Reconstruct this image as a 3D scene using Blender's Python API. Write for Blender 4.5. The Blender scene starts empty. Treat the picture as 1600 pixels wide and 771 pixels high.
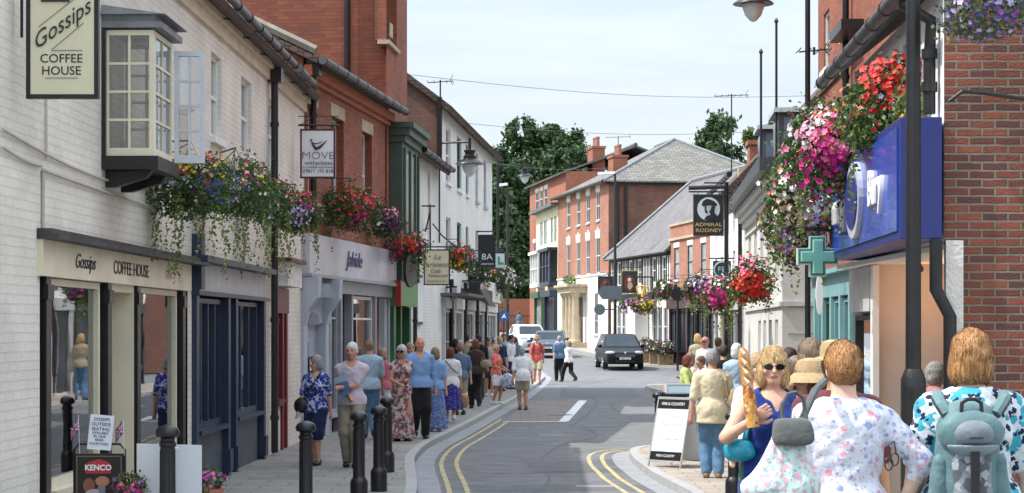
import bpy, math, random
import numpy as np
from mathutils import Vector, Matrix
R_ = math.radians
rnd = random.Random(7)
rng = np.random.default_rng(11)
sc = bpy.context.scene
COL = sc.collection
H = 1.95      # eye height above the level part of the street
FP = 3000.0   # focal length in photograph pixels

# ------------------------------------------------------------------ camera, sky, sun, exposure
cam = bpy.data.cameras.new('camera'); camo = bpy.data.objects.new('camera', cam); COL.objects.link(camo)
camo.location = (0, 0, H); camo.rotation_euler = (R_(90), 0, 0)
cam.sensor_width = 36; cam.lens = 36*FP/1600; cam.shift_y = (514-385.5)/1600
cam.clip_start = .3; cam.clip_end = 3000
sc.camera = camo
SUN_EL, SUN_V = 54, Vector((-1, -.15, 0)).normalized()
w = bpy.data.worlds.new('World'); sc.world = w; w.use_nodes = True
nt = w.node_tree; bg = nt.nodes['Background']
sky = nt.nodes.new('ShaderNodeTexSky'); sky.sky_type = 'NISHITA'; sky.sun_disc = False
sky.sun_elevation = R_(SUN_EL); sky.sun_rotation = math.atan2(SUN_V.x, SUN_V.y); sky.dust_density = 2.0; sky.air_density = 1.0
tc = nt.nodes.new('ShaderNodeTexCoord'); mp = nt.nodes.new('ShaderNodeMapping'); mp.inputs['Scale'].default_value = (1.2, 1.2, 7)
nz = nt.nodes.new('ShaderNodeTexNoise'); nz.inputs['Scale'].default_value = 2.2; nz.inputs['Detail'].default_value = 6; nz.inputs['Roughness'].default_value = .55; nz.inputs['Distortion'].default_value = .6
cr = nt.nodes.new('ShaderNodeValToRGB'); cr.color_ramp.elements[0].position = .34; cr.color_ramp.elements[0].color = (.45,.45,.45,1); cr.color_ramp.elements[1].position = .62; cr.color_ramp.elements[1].color = (1,1,1,1)
mx = nt.nodes.new('ShaderNodeMix'); mx.data_type = 'RGBA'; mx.inputs['B'].default_value = (4.9, 5.35, 5.75, 1)
L = nt.links.new
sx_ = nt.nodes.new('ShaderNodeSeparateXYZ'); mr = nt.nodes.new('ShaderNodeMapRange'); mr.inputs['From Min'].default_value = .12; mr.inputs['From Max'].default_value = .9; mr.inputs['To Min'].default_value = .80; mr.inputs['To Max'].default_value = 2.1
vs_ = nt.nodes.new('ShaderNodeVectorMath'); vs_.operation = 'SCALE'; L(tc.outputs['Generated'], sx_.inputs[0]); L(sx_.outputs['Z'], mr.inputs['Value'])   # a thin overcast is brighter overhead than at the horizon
L(tc.outputs['Generated'], mp.inputs['Vector']); L(mp.outputs[0], nz.inputs['Vector']); L(nz.outputs['Fac'], cr.inputs['Fac'])
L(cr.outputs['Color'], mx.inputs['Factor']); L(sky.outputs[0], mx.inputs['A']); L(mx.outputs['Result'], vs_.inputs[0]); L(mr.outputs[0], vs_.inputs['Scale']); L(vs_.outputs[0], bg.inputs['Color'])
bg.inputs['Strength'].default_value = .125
sl = bpy.data.lights.new('sun', 'SUN'); sl.energy = 2.7; sl.angle = R_(.55); sl.color = (1, .95, .87)
slo = bpy.data.objects.new('sun', sl); COL.objects.link(slo)
sv = Vector((SUN_V.x*math.cos(R_(SUN_EL)), SUN_V.y*math.cos(R_(SUN_EL)), math.sin(R_(SUN_EL))))
slo.rotation_euler = sv.to_track_quat('Z', 'Y').to_euler(); slo.location = (-30, -5, 40)
sc.view_settings.view_transform = 'Standard'; sc.view_settings.look = 'None'; sc.view_settings.gamma = 1
sc.view_settings.exposure = .90
sc.render.engine = 'CYCLES'
sc.cycles.max_bounces = 6; sc.cycles.diffuse_bounces = 3; sc.cycles.glossy_bounces = 3; sc.cycles.transparent_max_bounces = 8
sc.cycles.caustics_reflective = False; sc.cycles.caustics_refractive = False

# ------------------------------------------------------------------ materials
def _mat(name):
    m = bpy.data.materials.new(name); m.use_nodes = True
    return m, m.node_tree, m.node_tree.nodes['Principled BSDF']
_mc = {}
def lin(c): return tuple((x/12.92 if x <= .04045 else ((x+.055)/1.055)**2.4) for x in c)
def M(name, col, rough=.7, metal=0, var=.12, scale=3., bump=.0, bscale=40., spec=.5, coat=0, det=5, nr=.5):
    """plain surface: noise-varied colour, optional bump"""
    if name in _mc: return _mc[name]
    m, t, b = _mat(name); N = t.nodes.new; K = t.links.new
    b.inputs['Roughness'].default_value = rough; b.inputs['Metallic'].default_value = metal
    b.inputs['Specular IOR Level'].default_value = spec; b.inputs['Coat Weight'].default_value = coat
    tc = N('ShaderNodeTexCoord'); n = N('ShaderNodeTexNoise'); n.inputs['Scale'].default_value = scale; n.inputs['Detail'].default_value = det; n.inputs['Roughness'].default_value = nr
    K(tc.outputs['Object'], n.inputs['Vector'])
    r = N('ShaderNodeValToRGB'); r.color_ramp.elements[0].position = .3; r.color_ramp.elements[1].position = .7
    r.color_ramp.elements[0].color = tuple(max(0, c*(1-var)) for c in col)+(1,); r.color_ramp.elements[1].color = tuple(min(1, c*(1+var)) for c in col)+(1,)
    K(n.outputs['Fac'], r.inputs['Fac']); K(r.outputs[0], b.inputs['Base Color'])
    if bump:
        n2 = N('ShaderNodeTexNoise'); n2.inputs['Scale'].default_value = bscale; n2.inputs['Detail'].default_value = 4; K(tc.outputs['Object'], n2.inputs['Vector'])
        bp = N('ShaderNodeBump'); bp.inputs['Strength'].default_value = bump; bp.inputs['Distance'].default_value = .02
        K(n2.outputs['Fac'], bp.inputs['Height']); K(bp.outputs[0], b.inputs['Normal'])
    _mc[name] = m; return m
def brick(name, c1, c2, mortar, bw=.225, rh=.075, ms=.011, bump=.5, stain=.25, dark=None, rough=.85, bias=0., mort_s=.1):
    if name in _mc: return _mc[name]
    m, t, b = _mat(name); N = t.nodes.new; K = t.links.new
    uv = N('ShaderNodeUVMap'); wob = N('ShaderNodeTexNoise'); wob.inputs['Scale'].default_value = 7; K(uv.outputs[0], wob.inputs['Vector'])
    va = N('ShaderNodeVectorMath'); va.operation = 'MULTIPLY_ADD'; va.inputs[1].default_value = (.014, .014, 0)
    K(wob.outputs['Color'], va.inputs[0]); K(uv.outputs[0], va.inputs[2])
    br = N('ShaderNodeTexBrick'); br.inputs['Scale'].default_value = 1; br.inputs['Brick Width'].default_value = bw; br.inputs['Row Height'].default_value = rh
    br.inputs['Mortar Size'].default_value = ms; br.inputs['Mortar Smooth'].default_value = mort_s; br.inputs['Bias'].default_value = bias
    br.inputs['Color1'].default_value = (*c1, 1); br.inputs['Color2'].default_value = (*c2, 1); br.inputs['Mortar'].default_value = (*mortar, 1)
    K(va.outputs[0], br.inputs['Vector'])
    n = N('ShaderNodeTexNoise'); n.inputs['Scale'].default_value = .9; n.inputs['Detail'].default_value = 7; n.inputs['Roughness'].default_value = .65; K(uv.outputs[0], n.inputs['Vector'])
    r = N('ShaderNodeValToRGB'); r.color_ramp.elements[0].position = .3; r.color_ramp.elements[1].position = .65
    r.color_ramp.elements[0].color = (1-stain, 1-stain, 1-stain*1.05, 1); r.color_ramp.elements[1].color = (1.06, 1.05, 1.04, 1)
    K(n.outputs['Fac'], r.inputs['Fac'])
    mu = N('ShaderNodeMix'); mu.data_type = 'RGBA'; mu.blend_type = 'MULTIPLY'; mu.inputs['Factor'].default_value = 1
    K(br.outputs['Color'], mu.inputs['A']); K(r.outputs[0], mu.inputs['B'])
    out = mu.outputs['Result']
    if dark:   # individually burnt bricks
        n3 = N('ShaderNodeTexBrick'); 
        for k in ('Scale', 'Brick Width', 'Row Height', 'Mortar Size', 'Mortar Smooth'): n3.inputs[k].default_value = br.inputs[k].default_value
        n3.offset = .5; n3.inputs['Color1'].default_value = (0, 0, 0, 1); n3.inputs['Color2'].default_value = (1, 1, 1, 1); n3.inputs['Mortar'].default_value = (0, 0, 0, 1); n3.inputs['Bias'].default_value = -.55
        K(va.outputs[0], n3.inputs['Vector'])
        m3 = N('ShaderNodeMix'); m3.data_type = 'RGBA'; m3.inputs['B'].default_value = (*dark, 1); K(n3.outputs['Color'], m3.inputs['Factor']); K(out, m3.inputs['A']); out = m3.outputs['Result']
    K(out, b.inputs['Base Color']); b.inputs['Roughness'].default_value = rough
    n2 = N('ShaderNodeTexNoise'); n2.inputs['Scale'].default_value = 45; n2.inputs['Detail'].default_value = 4; K(uv.outputs[0], n2.inputs['Vector'])
    ma = N('ShaderNodeMath'); ma.operation = 'MULTIPLY_ADD'; ma.inputs[1].default_value = -1.2; K(br.outputs['Fac'], ma.inputs[0]); K(n2.outputs['Fac'], ma.inputs[2])
    bp = N('ShaderNodeBump'); bp.inputs['Strength'].default_value = bump; bp.inputs['Distance'].default_value = .012; K(ma.outputs[0], bp.inputs['Height']); K(bp.outputs[0], b.inputs['Normal'])
    _mc[name] = m; return m
def glass(name, tint=(.03, .035, .04), f0=.16, see=.7):
    if name in _mc: return _mc[name]
    m, t, b = _mat(name); N = t.nodes.new; K = t.links.new
    t.nodes.remove(b); o = t.nodes['Material Output']
    gl = N('ShaderNodeBsdfGlossy'); gl.inputs['Roughness'].default_value = .015; gl.inputs['Color'].default_value = (.95, .97, 1, 1)
    tr = N('ShaderNodeBsdfTransparent'); tr.inputs['Color'].default_value = (see, see, see, 1)
    fr = N('ShaderNodeFresnel'); fr.inputs['IOR'].default_value = 1.5
    mm = N('ShaderNodeMath'); mm.operation = 'ADD'; mm.inputs[1].default_value = f0; mm.use_clamp = True; K(fr.outputs[0], mm.inputs[0])
    tc = N('ShaderNodeTexCoord'); n = N('ShaderNodeTexNoise'); n.inputs['Scale'].default_value = 1.3; K(tc.outputs['Object'], n.inputs['Vector'])
    bp = N('ShaderNodeBump'); bp.inputs['Strength'].default_value = .05; bp.inputs['Distance'].default_value = .02; K(n.outputs['Fac'], bp.inputs['Height']); K(bp.outputs[0], gl.inputs['Normal'])
    mi = N('ShaderNodeMixShader'); K(mm.outputs[0], mi.inputs[0]); K(tr.outputs[0], mi.inputs[1]); K(gl.outputs[0], mi.inputs[2]); K(mi.outputs[0], o.inputs['Surface'])
    _mc[name] = m; return m
def fabric(name, col, kind='plain', c2=None, c3=None, scale=14., var=.1, rough=.9, thr=.42):
    """cloth: plain weave, or a print of random blotches (two inks)"""
    if name in _mc: return _mc[name]
    m, t, b = _mat(name); N = t.nodes.new; K = t.links.new
    b.inputs['Roughness'].default_value = rough; b.inputs['Specular IOR Level'].default_value = .2; b.inputs['Sheen Weight'].default_value = .15
    tc = N('ShaderNodeTexCoord'); n = N('ShaderNodeTexNoise'); n.inputs['Scale'].default_value = 9; n.inputs['Detail'].default_value = 4; K(tc.outputs['Object'], n.inputs['Vector'])
    r = N('ShaderNodeValToRGB'); r.color_ramp.elements[0].position = .3; r.color_ramp.elements[1].position = .7
    r.color_ramp.elements[0].color = tuple(c*(1-var) for c in col)+(1,); r.color_ramp.elements[1].color = tuple(min(1, c*(1+var)) for c in col)+(1,)
    K(n.outputs['Fac'], r.inputs['Fac']); out = r.outputs[0]
    def blot(out, c, sc_, th, seed, soft=.03):
        dn = N('ShaderNodeTexNoise'); dn.inputs['Scale'].default_value = sc_*1.6; K(tc.outputs['Object'], dn.inputs['Vector'])
        vm = N('ShaderNodeVectorMath'); vm.operation = 'MULTIPLY_ADD'; vm.inputs[1].default_value = (.9/sc_,)*3; K(dn.outputs['Color'], vm.inputs[0])
        ad = N('ShaderNodeVectorMath'); ad.operation = 'ADD'; ad.inputs[1].default_value = (seed, seed*1.7, seed*.6); K(tc.outputs['Object'], ad.inputs[0]); K(ad.outputs[0], vm.inputs[2])
        v = N('ShaderNodeTexVoronoi'); v.inputs['Scale'].default_value = sc_; K(vm.outputs[0], v.inputs['Vector'])
        rr = N('ShaderNodeValToRGB'); rr.color_ramp.elements[0].position = th; rr.color_ramp.elements[1].position = th+soft
        rr.color_ramp.elements[0].color = (1, 1, 1, 1); rr.color_ramp.elements[1].color = (0, 0, 0, 1); K(v.outputs['Distance'], rr.inputs['Fac'])
        mxx = N('ShaderNodeMix'); mxx.data_type = 'RGBA'; K(rr.outputs[0], mxx.inputs['Factor']); K(out, mxx.inputs['A']); mxx.inputs['B'].default_value = (*c, 1)
        return mxx.outputs['Result']
    if kind == 'print':
        out = blot(out, c2, scale, thr, 1.3)
        if c3: out = blot(out, c3, scale*1.25, thr*.72, 7.7)
    if kind == 'stripe':
        wv = N('ShaderNodeTexWave'); wv.inputs['Scale'].default_value = scale; wv.bands_direction = 'X'; K(tc.outputs['Object'], wv.inputs['Vector'])
        mxx = N('ShaderNodeMix'); mxx.data_type = 'RGBA'; K(wv.outputs['Fac'], mxx.inputs['Factor']); K(out, mxx.inputs['A']); mxx.inputs['B'].default_value = (*c2, 1); out = mxx.outputs['Result']
    if kind == 'sprigs':   # small scattered flower sprigs: petals in a ring round a centre, colour differs flower by flower
        for (sc_, th, cols, seed) in ((15., .32, ((.75, .16, .22), (.12, .2, .5), (.62, .2, .4)), 2.1), (26., .28, ((.22, .3, .55), (.35, .32, .55), (.8, .35, .4)), 5.3), (44., .22, ((.25, .36, .42), (.3, .3, .5), (.2, .38, .3)), 9.9)):
            ad = N('ShaderNodeVectorMath'); ad.operation = 'ADD'; ad.inputs[1].default_value = (seed,)*3; K(tc.outputs['Object'], ad.inputs[0])
            dn = N('ShaderNodeTexNoise'); dn.inputs['Scale'].default_value = sc_*4; K(tc.outputs['Object'], dn.inputs['Vector'])
            vm = N('ShaderNodeVectorMath'); vm.operation = 'MULTIPLY_ADD'; vm.inputs[1].default_value = (.5/sc_,)*3; K(dn.outputs['Color'], vm.inputs[0]); K(ad.outputs[0], vm.inputs[2])
            v = N('ShaderNodeTexVoronoi'); v.inputs['Scale'].default_value = sc_; v.inputs['Randomness'].default_value = .8; K(vm.outputs[0], v.inputs['Vector'])
            rr = N('ShaderNodeValToRGB'); rr.color_ramp.interpolation = 'LINEAR'; e = rr.color_ramp.elements
            e[0].position = .0; e[0].color = (.15, .15, .15, 1); e[1].position = th+.04; e[1].color = (0, 0, 0, 1)
            q = e.new(th*.38); q.color = (.8, .8, .8, 1); q = e.new(th*.75); q.color = (.75, .75, .75, 1)
            K(v.outputs['Distance'], rr.inputs['Fac'])
            cc = N('ShaderNodeValToRGB'); cc.color_ramp.interpolation = 'CONSTANT'; sp = N('ShaderNodeSeparateColor'); K(v.outputs['Color'], sp.inputs[0]); K(sp.outputs[0], cc.inputs['Fac'])
            cc.color_ramp.elements[0].color = (*cols[0], 1); cc.color_ramp.elements[1].position = .4; cc.color_ramp.elements[1].color = (*cols[1], 1); q = cc.color_ramp.elements.new(.7); q.color = (*cols[2], 1)
            mxx = N('ShaderNodeMix'); mxx.data_type = 'RGBA'; K(rr.outputs[0], mxx.inputs['Factor']); K(out, mxx.inputs['A']); K(cc.outputs[0], mxx.inputs['B']); out = mxx.outputs['Result']
    K(out, b.inputs['Base Color'])
    n2 = N('ShaderNodeTexNoise'); n2.inputs['Scale'].default_value = 18; n2.inputs['Detail'].default_value = 5; K(tc.outputs['Object'], n2.inputs['Vector'])
    bp = N('ShaderNodeBump'); bp.inputs['Strength'].default_value = .5; bp.inputs['Distance'].default_value = .02; K(n2.outputs['Fac'], bp.inputs['Height']); K(bp.outputs[0], b.inputs['Normal'])
    _mc[name] = m; return m
def hairmat(name, col, c2=None):
    if name in _mc: return _mc[name]
    m, t, b = _mat(name); N = t.nodes.new; K = t.links.new
    b.inputs['Roughness'].default_value = .5; b.inputs['Specular IOR Level'].default_value = .35
    tc = N('ShaderNodeTexCoord'); mp = N('ShaderNodeMapping'); mp.inputs['Scale'].default_value = (70, 70, 9); n = N('ShaderNodeTexNoise'); n.inputs['Scale'].default_value = 1.6; n.inputs['Detail'].default_value = 4; n.inputs['Distortion'].default_value = .8
    K(tc.outputs['Object'], mp.inputs[0]); K(mp.outputs[0], n.inputs['Vector'])
    r = N('ShaderNodeValToRGB'); r.color_ramp.elements[0].position = .3; r.color_ramp.elements[1].position = .72
    r.color_ramp.elements[0].color = tuple(c*.5 for c in col)+(1,); r.color_ramp.elements[1].color = tuple(min(1, c*1.4) for c in (c2 or col))+(1,)
    K(n.outputs['Fac'], r.inputs['Fac']); K(r.outputs[0], b.inputs['Base Color'])
    bp = N('ShaderNodeBump'); bp.inputs['Strength'].default_value = .9; bp.inputs['Distance'].default_value = .012; K(n.outputs['Fac'], bp.inputs['Height']); K(bp.outputs[0], b.inputs['Normal'])
    _mc[name] = m; return m
def leafmat(name, c1, c2, c3=None):
    if name in _mc: return _mc[name]
    m, t, b = _mat(name); N = t.nodes.new; K = t.links.new
    g = N('ShaderNodeNewGeometry'); r = N('ShaderNodeValToRGB'); r.color_ramp.elements[0].color = (*c1, 1); r.color_ramp.elements[1].color = (*c2, 1)
    if c3: q = r.color_ramp.elements.new(.5); q.color = (*c3, 1)
    K(g.outputs['Random Per Island'], r.inputs['Fac']); K(r.outputs[0], b.inputs['Base Color']); b.inputs['Roughness'].default_value = .6
    o = t.nodes['Material Output']; tl = N('ShaderNodeBsdfTranslucent'); K(r.outputs[0], tl.inputs[0]); mi = N('ShaderNodeMixShader'); mi.inputs[0].default_value = .25
    K(b.outputs[0], mi.inputs[1]); K(tl.outputs[0], mi.inputs[2]); K(mi.outputs[0], o.inputs['Surface'])
    _mc[name] = m; return m
BLK = M('black_paint', (.012, .012, .014), .35, var=.3, scale=8, bump=.15, bscale=30, spec=.5)
IRON = M('dark_iron', (.02, .02, .022), .5, var=.2)
NAVY = M('navy_paint', (.018, .03, .065), .4, var=.2)
CREAM = M('cream_paint', (.76, .70, .54), .6, var=.08, bump=.1)
WHITE = M('white_paint', (.78, .78, .76), .5, var=.05)
GREYP = M('grey_paint', (.40, .44, .50), .55, var=.08)
DARK = M('dark_interior', (.03, .032, .035), .9)
PANE = M('dim_window_glass', (.035, .042, .05), .16, var=.5, scale=.8, spec=.2)
CURT = M('curtained_window_glass', (.30, .32, .33), .12, var=.35, scale=2.5, spec=.3)
CLEAR = glass('shop_window_glass')
LEAD = M('lead_grey', (.20, .21, .23), .6, var=.2, scale=6, bump=.3)
STONE = M('buff_stone', (.46, .38, .26), .85, var=.2, scale=2.2, bump=.4)
PAPER = M('white_paper', (.8, .82, .84), .7, var=.02)

PANE.node_tree.nodes['Principled BSDF'].inputs['IOR'].default_value = 1.2; CURT.node_tree.nodes['Principled BSDF'].inputs['IOR'].default_value = 1.2
# ------------------------------------------------------------------ mesh helpers
def tag(o, label=None, cat=None, group=None, kind=None):
    if label: o['label'] = label
    if cat: o['category'] = cat
    if group: o['group'] = group
    if kind: o['kind'] = kind
    return o
def empty(name, loc=(0, 0, 0), rz=0, label=None, cat=None, group=None):
    o = bpy.data.objects.new(name, None); COL.objects.link(o); o.location = loc; o.rotation_euler = (0, 0, rz)
    o.empty_display_size = .2
    return tag(o, label, cat, group)
def root_loc(o):
    while o.parent: o = o.parent
    return Vector(o.location) if o.get('_w') else Vector((0, 0, 0))
def W(o): o['_w'] = 1; return o      # children of this root are written in world metres
def uvs_from(me):
    n = len(me.loops); co = np.empty(len(me.vertices)*3); me.vertices.foreach_get('co', co); co = co.reshape(-1, 3)
    nr = np.empty(len(me.polygons)*3); me.polygons.foreach_get('normal', nr); nr = nr.reshape(-1, 3)
    ls = np.empty(len(me.polygons), int); lt = np.empty(len(me.polygons), int); me.polygons.foreach_get('loop_start', ls); me.polygons.foreach_get('loop_total', lt)
    vi = np.empty(n, int); me.loops.foreach_get('vertex_index', vi)
    ln = np.repeat(nr, lt, axis=0); P = co[vi]
    t = np.stack([-ln[:, 1], ln[:, 0], np.zeros(n)], 1); L_ = np.linalg.norm(t, axis=1); flat = L_ < .3
    t[~flat] /= L_[~flat, None]; t[flat] = (1, 0, 0)
    b = np.cross(ln, t); uv = np.stack([(P*t).sum(1), (P*b).sum(1)], 1)
    me.uv_layers.new(name='UVMap').data.foreach_set('uv', uv.ravel())
class MB:
    def __init__(s): s.v = []; s.f = []; s.mi = []; s.m = 0; s.cut = []
    def add(s, vs, fs):
        n = len(s.v); s.cut.append((n, len(s.f))); s.v += [tuple(p) for p in vs]; s.f += [tuple(n+i for i in f) for f in fs]; s.mi += [s.m]*len(fs); return s
    def quad(s, a, b, c, d): return s.add([a, b, c, d], [(0, 1, 2, 3)])
    def hexa(s, p):   # 8 points: bottom ring then top ring
        return s.add(p, [(3, 2, 1, 0), (4, 5, 6, 7), (0, 1, 5, 4), (1, 2, 6, 5), (2, 3, 7, 6), (3, 0, 4, 7)])
    def box(s, x0, x1, y0, y1, z0, z1):
        return s.hexa([(x0, y0, z0), (x1, y0, z0), (x1, y1, z0), (x0, y1, z0), (x0, y0, z1), (x1, y0, z1), (x1, y1, z1), (x0, y1, z1)])
    def prism(s, a, off):   # polygon (3d points) swept by off
        n = len(a); o = Vector(off); a = [Vector(p) for p in a]
        return s.add(a+[p+o for p in a], [tuple(range(n))[::-1], tuple(range(n, 2*n))]+[(i, (i+1) % n, n+(i+1) % n, n+i) for i in range(n)])
    def tube(s, pts, r, n=8, cap=True):
        pts = [Vector(p) for p in pts]; rs = r if isinstance(r, (list, tuple)) else [r]*len(pts); vs = []
        up = None
        for i, p in enumerate(pts):
            d = (pts[min(i+1, len(pts)-1)]-pts[max(i-1, 0)]).normalized()
            a = d.orthogonal().normalized() if up is None else (up-d*up.dot(d)).normalized()
            up = a; b = d.cross(a)
            vs += [p+(a*math.cos(6.28319*k/n)+b*math.sin(6.28319*k/n))*rs[i] for k in range(n)]
        fs = [(i*n+k, i*n+(k+1) % n, (i+1)*n+(k+1) % n, (i+1)*n+k) for i in range(len(pts)-1) for k in range(n)]
        if cap: fs += [tuple(range(n))[::-1], tuple((len(pts)-1)*n+k for k in range(n))]
        return s.add(vs, fs)
    def lathe(s, prof, c=(0, 0, 0), n=16, axis=None):
        c = Vector(c); q = Vector((0, 0, 1)).rotation_difference(Vector(axis)) if axis else None; vs = []
        for (r, z) in prof:
            for k in range(n):
                p = Vector((r*math.cos(6.28319*k/n), r*math.sin(6.28319*k/n), z)); vs.append(c+(q @ p if q else p))
        fs = [(i*n+k, i*n+(k+1) % n, (i+1)*n+(k+1) % n, (i+1)*n+k) for i in range(len(prof)-1) for k in range(n)]
        fs += [tuple(range(n))[::-1], tuple((len(prof)-1)*n+k for k in range(n))]
        return s.add(vs, fs)
    def each(s, name, mats, parent=None, k=1, **kw):   # one object per piece (k shapes to a piece)
        c = s.cut[::k]+[(len(s.v), len(s.f))]
        for (v0, f0), (v1, f1) in zip(c, c[1:]):
            m = MB(); m.add(s.v[v0:v1], [tuple(i-v0 for i in f) for f in s.f[f0:f1]]); m.build(name, mats, parent, **kw)
    def build(s, name, mats, parent=None, smooth=False, label=None, bevel=0):
        if not s.v: return None
        base = root_loc(parent) if parent else Vector((0, 0, 0))
        me = bpy.data.meshes.new(name); me.from_pydata([tuple(Vector(p)-base) for p in s.v], [], s.f); me.update()
        for m in (mats if isinstance(mats, (list, tuple)) else [mats]): me.materials.append(m)
        if any(s.mi): me.polygons.foreach_set('material_index', s.mi)
        if smooth:
            me.polygons.foreach_set('use_smooth', [True]*len(me.polygons))
            me.set_sharp_from_angle(angle=R_(40))
        uvs_from(me)
        o = bpy.data.objects.new(name, me); COL.objects.link(o)
        if parent: o.parent = parent
        if bevel:
            bv = o.modifiers.new('bevel', 'BEVEL'); bv.width = bevel; bv.segments = 2; bv.limit_method = 'ANGLE'
        return tag(o, label)
def np_mesh(name, V, Q, mats, parent=None, mi=None, smooth=False):
    """mesh from numpy verts and equal-sized faces"""
    me = bpy.data.meshes.new(name); k = Q.shape[1]
    me.vertices.add(len(V)); me.vertices.foreach_set('co', np.asarray(V, 'f').ravel()); me.loops.add(Q.size); me.loops.foreach_set('vertex_index', Q.ravel().astype('i'))
    me.polygons.add(len(Q)); me.polygons.foreach_set('loop_start', np.arange(0, Q.size, k, dtype='i'))
    if mi is not None: me.polygons.foreach_set('material_index', np.asarray(mi, 'i'))
    if smooth: me.polygons.foreach_set('use_smooth', np.ones(len(Q), bool))
    for m in (mats if isinstance(mats, (list, tuple)) else [mats]): me.materials.append(m)
    me.update(calc_edges=True)
    o = bpy.data.objects.new(name, me); COL.objects.link(o)
    if parent: o.parent = parent
    return o
def copy_tree(o, parent=None, loc=None, rz=None, label=None):
    c = o.copy(); COL.objects.link(c); c.parent = parent
    if loc is not None: c.location = loc
    if rz is not None: c.rotation_euler = (0, 0, rz)
    if label: c['label'] = label
    for ch in list(o.children): copy_tree(ch, c)
    return c
def text(s, size, org, xd, yd, mat, parent, name='lettering', shear=0, ext=.004, sx=1., align='CENTER', space=1., off=0.):
    cu = bpy.data.curves.new(name, 'FONT'); cu.body = s; cu.size = size; cu.align_x = align; cu.align_y = 'CENTER'; cu.extrude = ext; cu.shear = shear; cu.space_character = space; cu.offset = off
    cu.resolution_u = 3
    to = bpy.data.objects.new(name, cu); COL.objects.link(to); bpy.context.view_layer.update()
    me = bpy.data.meshes.new_from_object(to); bpy.data.objects.remove(to); bpy.data.curves.remove(cu)
    xd = Vector(xd).normalized(); yd = Vector(yd).normalized(); z = xd.cross(yd)
    base = root_loc(parent); o_ = Vector(org)-base
    me.transform(Matrix(((xd.x*sx, yd.x, z.x, o_.x), (xd.y*sx, yd.y, z.y, o_.y), (xd.z*sx, yd.z, z.z, o_.z), (0, 0, 0, 1))))
    me.materials.clear(); me.materials.append(mat); me.name = name
    o = bpy.data.objects.new(name, me); COL.objects.link(o); o.parent = parent
    return o
def sst(a, b, x): t = min(1, max(0, (x-a)/(b-a))); return t*t*(3-2*t)
def G(y):
    """level of the pavements along the street"""
    far = .03*(y-84) if y > 86 else (.03*(y-82)**2/8 if y > 82 else 0)
    return .28*(1-sst(12.5, 19, y))+min(far, 4)
def P(px, py, Y): return Vector(((px-800)*Y/FP, Y, H+(514-py)*Y/FP))
def X(px, Y): return (px-800)*Y/FP
def Z(py, Y): return H+(514-py)*Y/FP

class F:
    """a facade line in plan from A to B; s runs along it, z up, d out to the street"""
    def __init__(s, A, B, side):
        s.A = Vector((A[0], A[1], 0)); s.B = Vector((B[0], B[1], 0)); s.u = (s.B-s.A).normalized(); s.L = (s.B-s.A).length
        s.n = Vector((s.u.y, -s.u.x, 0)) if side == 'L' else Vector((-s.u.y, s.u.x, 0)); s.side = side
        s.rd = s.u if side == 'L' else -s.u   # reading direction of lettering is left to right for someone facing the wall
        if side == 'L': s.rd = s.u
    def P(s, a, z, d=0): return s.A+s.u*a+s.n*d+Vector((0, 0, z))
    def s_(s, px, d=0):
        k = (px-800)/FP; a = s.A+s.n*d
        return (k*a.y-a.x)/(s.u.x-k*s.u.y)
    def z_(s, px, py, d=0):
        a = s.s_(px, d); return Z(py, s.P(a, 0, d).y)
def fb(mb, f, s0, s1, z0, z1, d0, d1, z0b=None):
    z0b = z0 if z0b is None else z0b
    return mb.hexa([f.P(s0, z0, d0), f.P(s1, z0b, d0), f.P(s1, z0b, d1), f.P(s0, z0, d1), f.P(s0, z1, d0), f.P(s1, z1, d0), f.P(s1, z1, d1), f.P(s0, z1, d1)])
def wall(mb, f, s0, s1, z0, z1, holes=(), dep=.14, d=0):
    ss = sorted({s0, s1, *[h[0] for h in holes], *[h[1] for h in holes]}); zs = sorted({z0, z1, *[h[2] for h in holes], *[h[3] for h in holes]})
    fl = f.side == 'R'
    def q(a, b, c, e): mb.quad(*([a, b, c, e][::-1] if fl else [a, b, c, e]))
    for i in range(len(ss)-1):
        for j in range(len(zs)-1):
            cs = (ss[i]+ss[i+1])/2; cz = (zs[j]+zs[j+1])/2
            if any(h[0] < cs < h[1] and h[2] < cz < h[3] for h in holes): continue
            q(f.P(ss[i], zs[j], d), f.P(ss[i+1], zs[j], d), f.P(ss[i+1], zs[j+1], d), f.P(ss[i], zs[j+1], d))
    for (a, b, c, e) in [h[:4] for h in holes]:
        q(f.P(a, c, d), f.P(a, e, d), f.P(a, e, d-dep), f.P(a, c, d-dep)); q(f.P(b, e, d), f.P(b, c, d), f.P(b, c, d-dep), f.P(b, e, d-dep))
        q(f.P(a, e, d), f.P(b, e, d), f.P(b, e, d-dep), f.P(a, e, d-dep)); q(f.P(b, c, d), f.P(a, c, d), f.P(a, c, d-dep), f.P(b, c, d-dep))
    return mb
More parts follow.
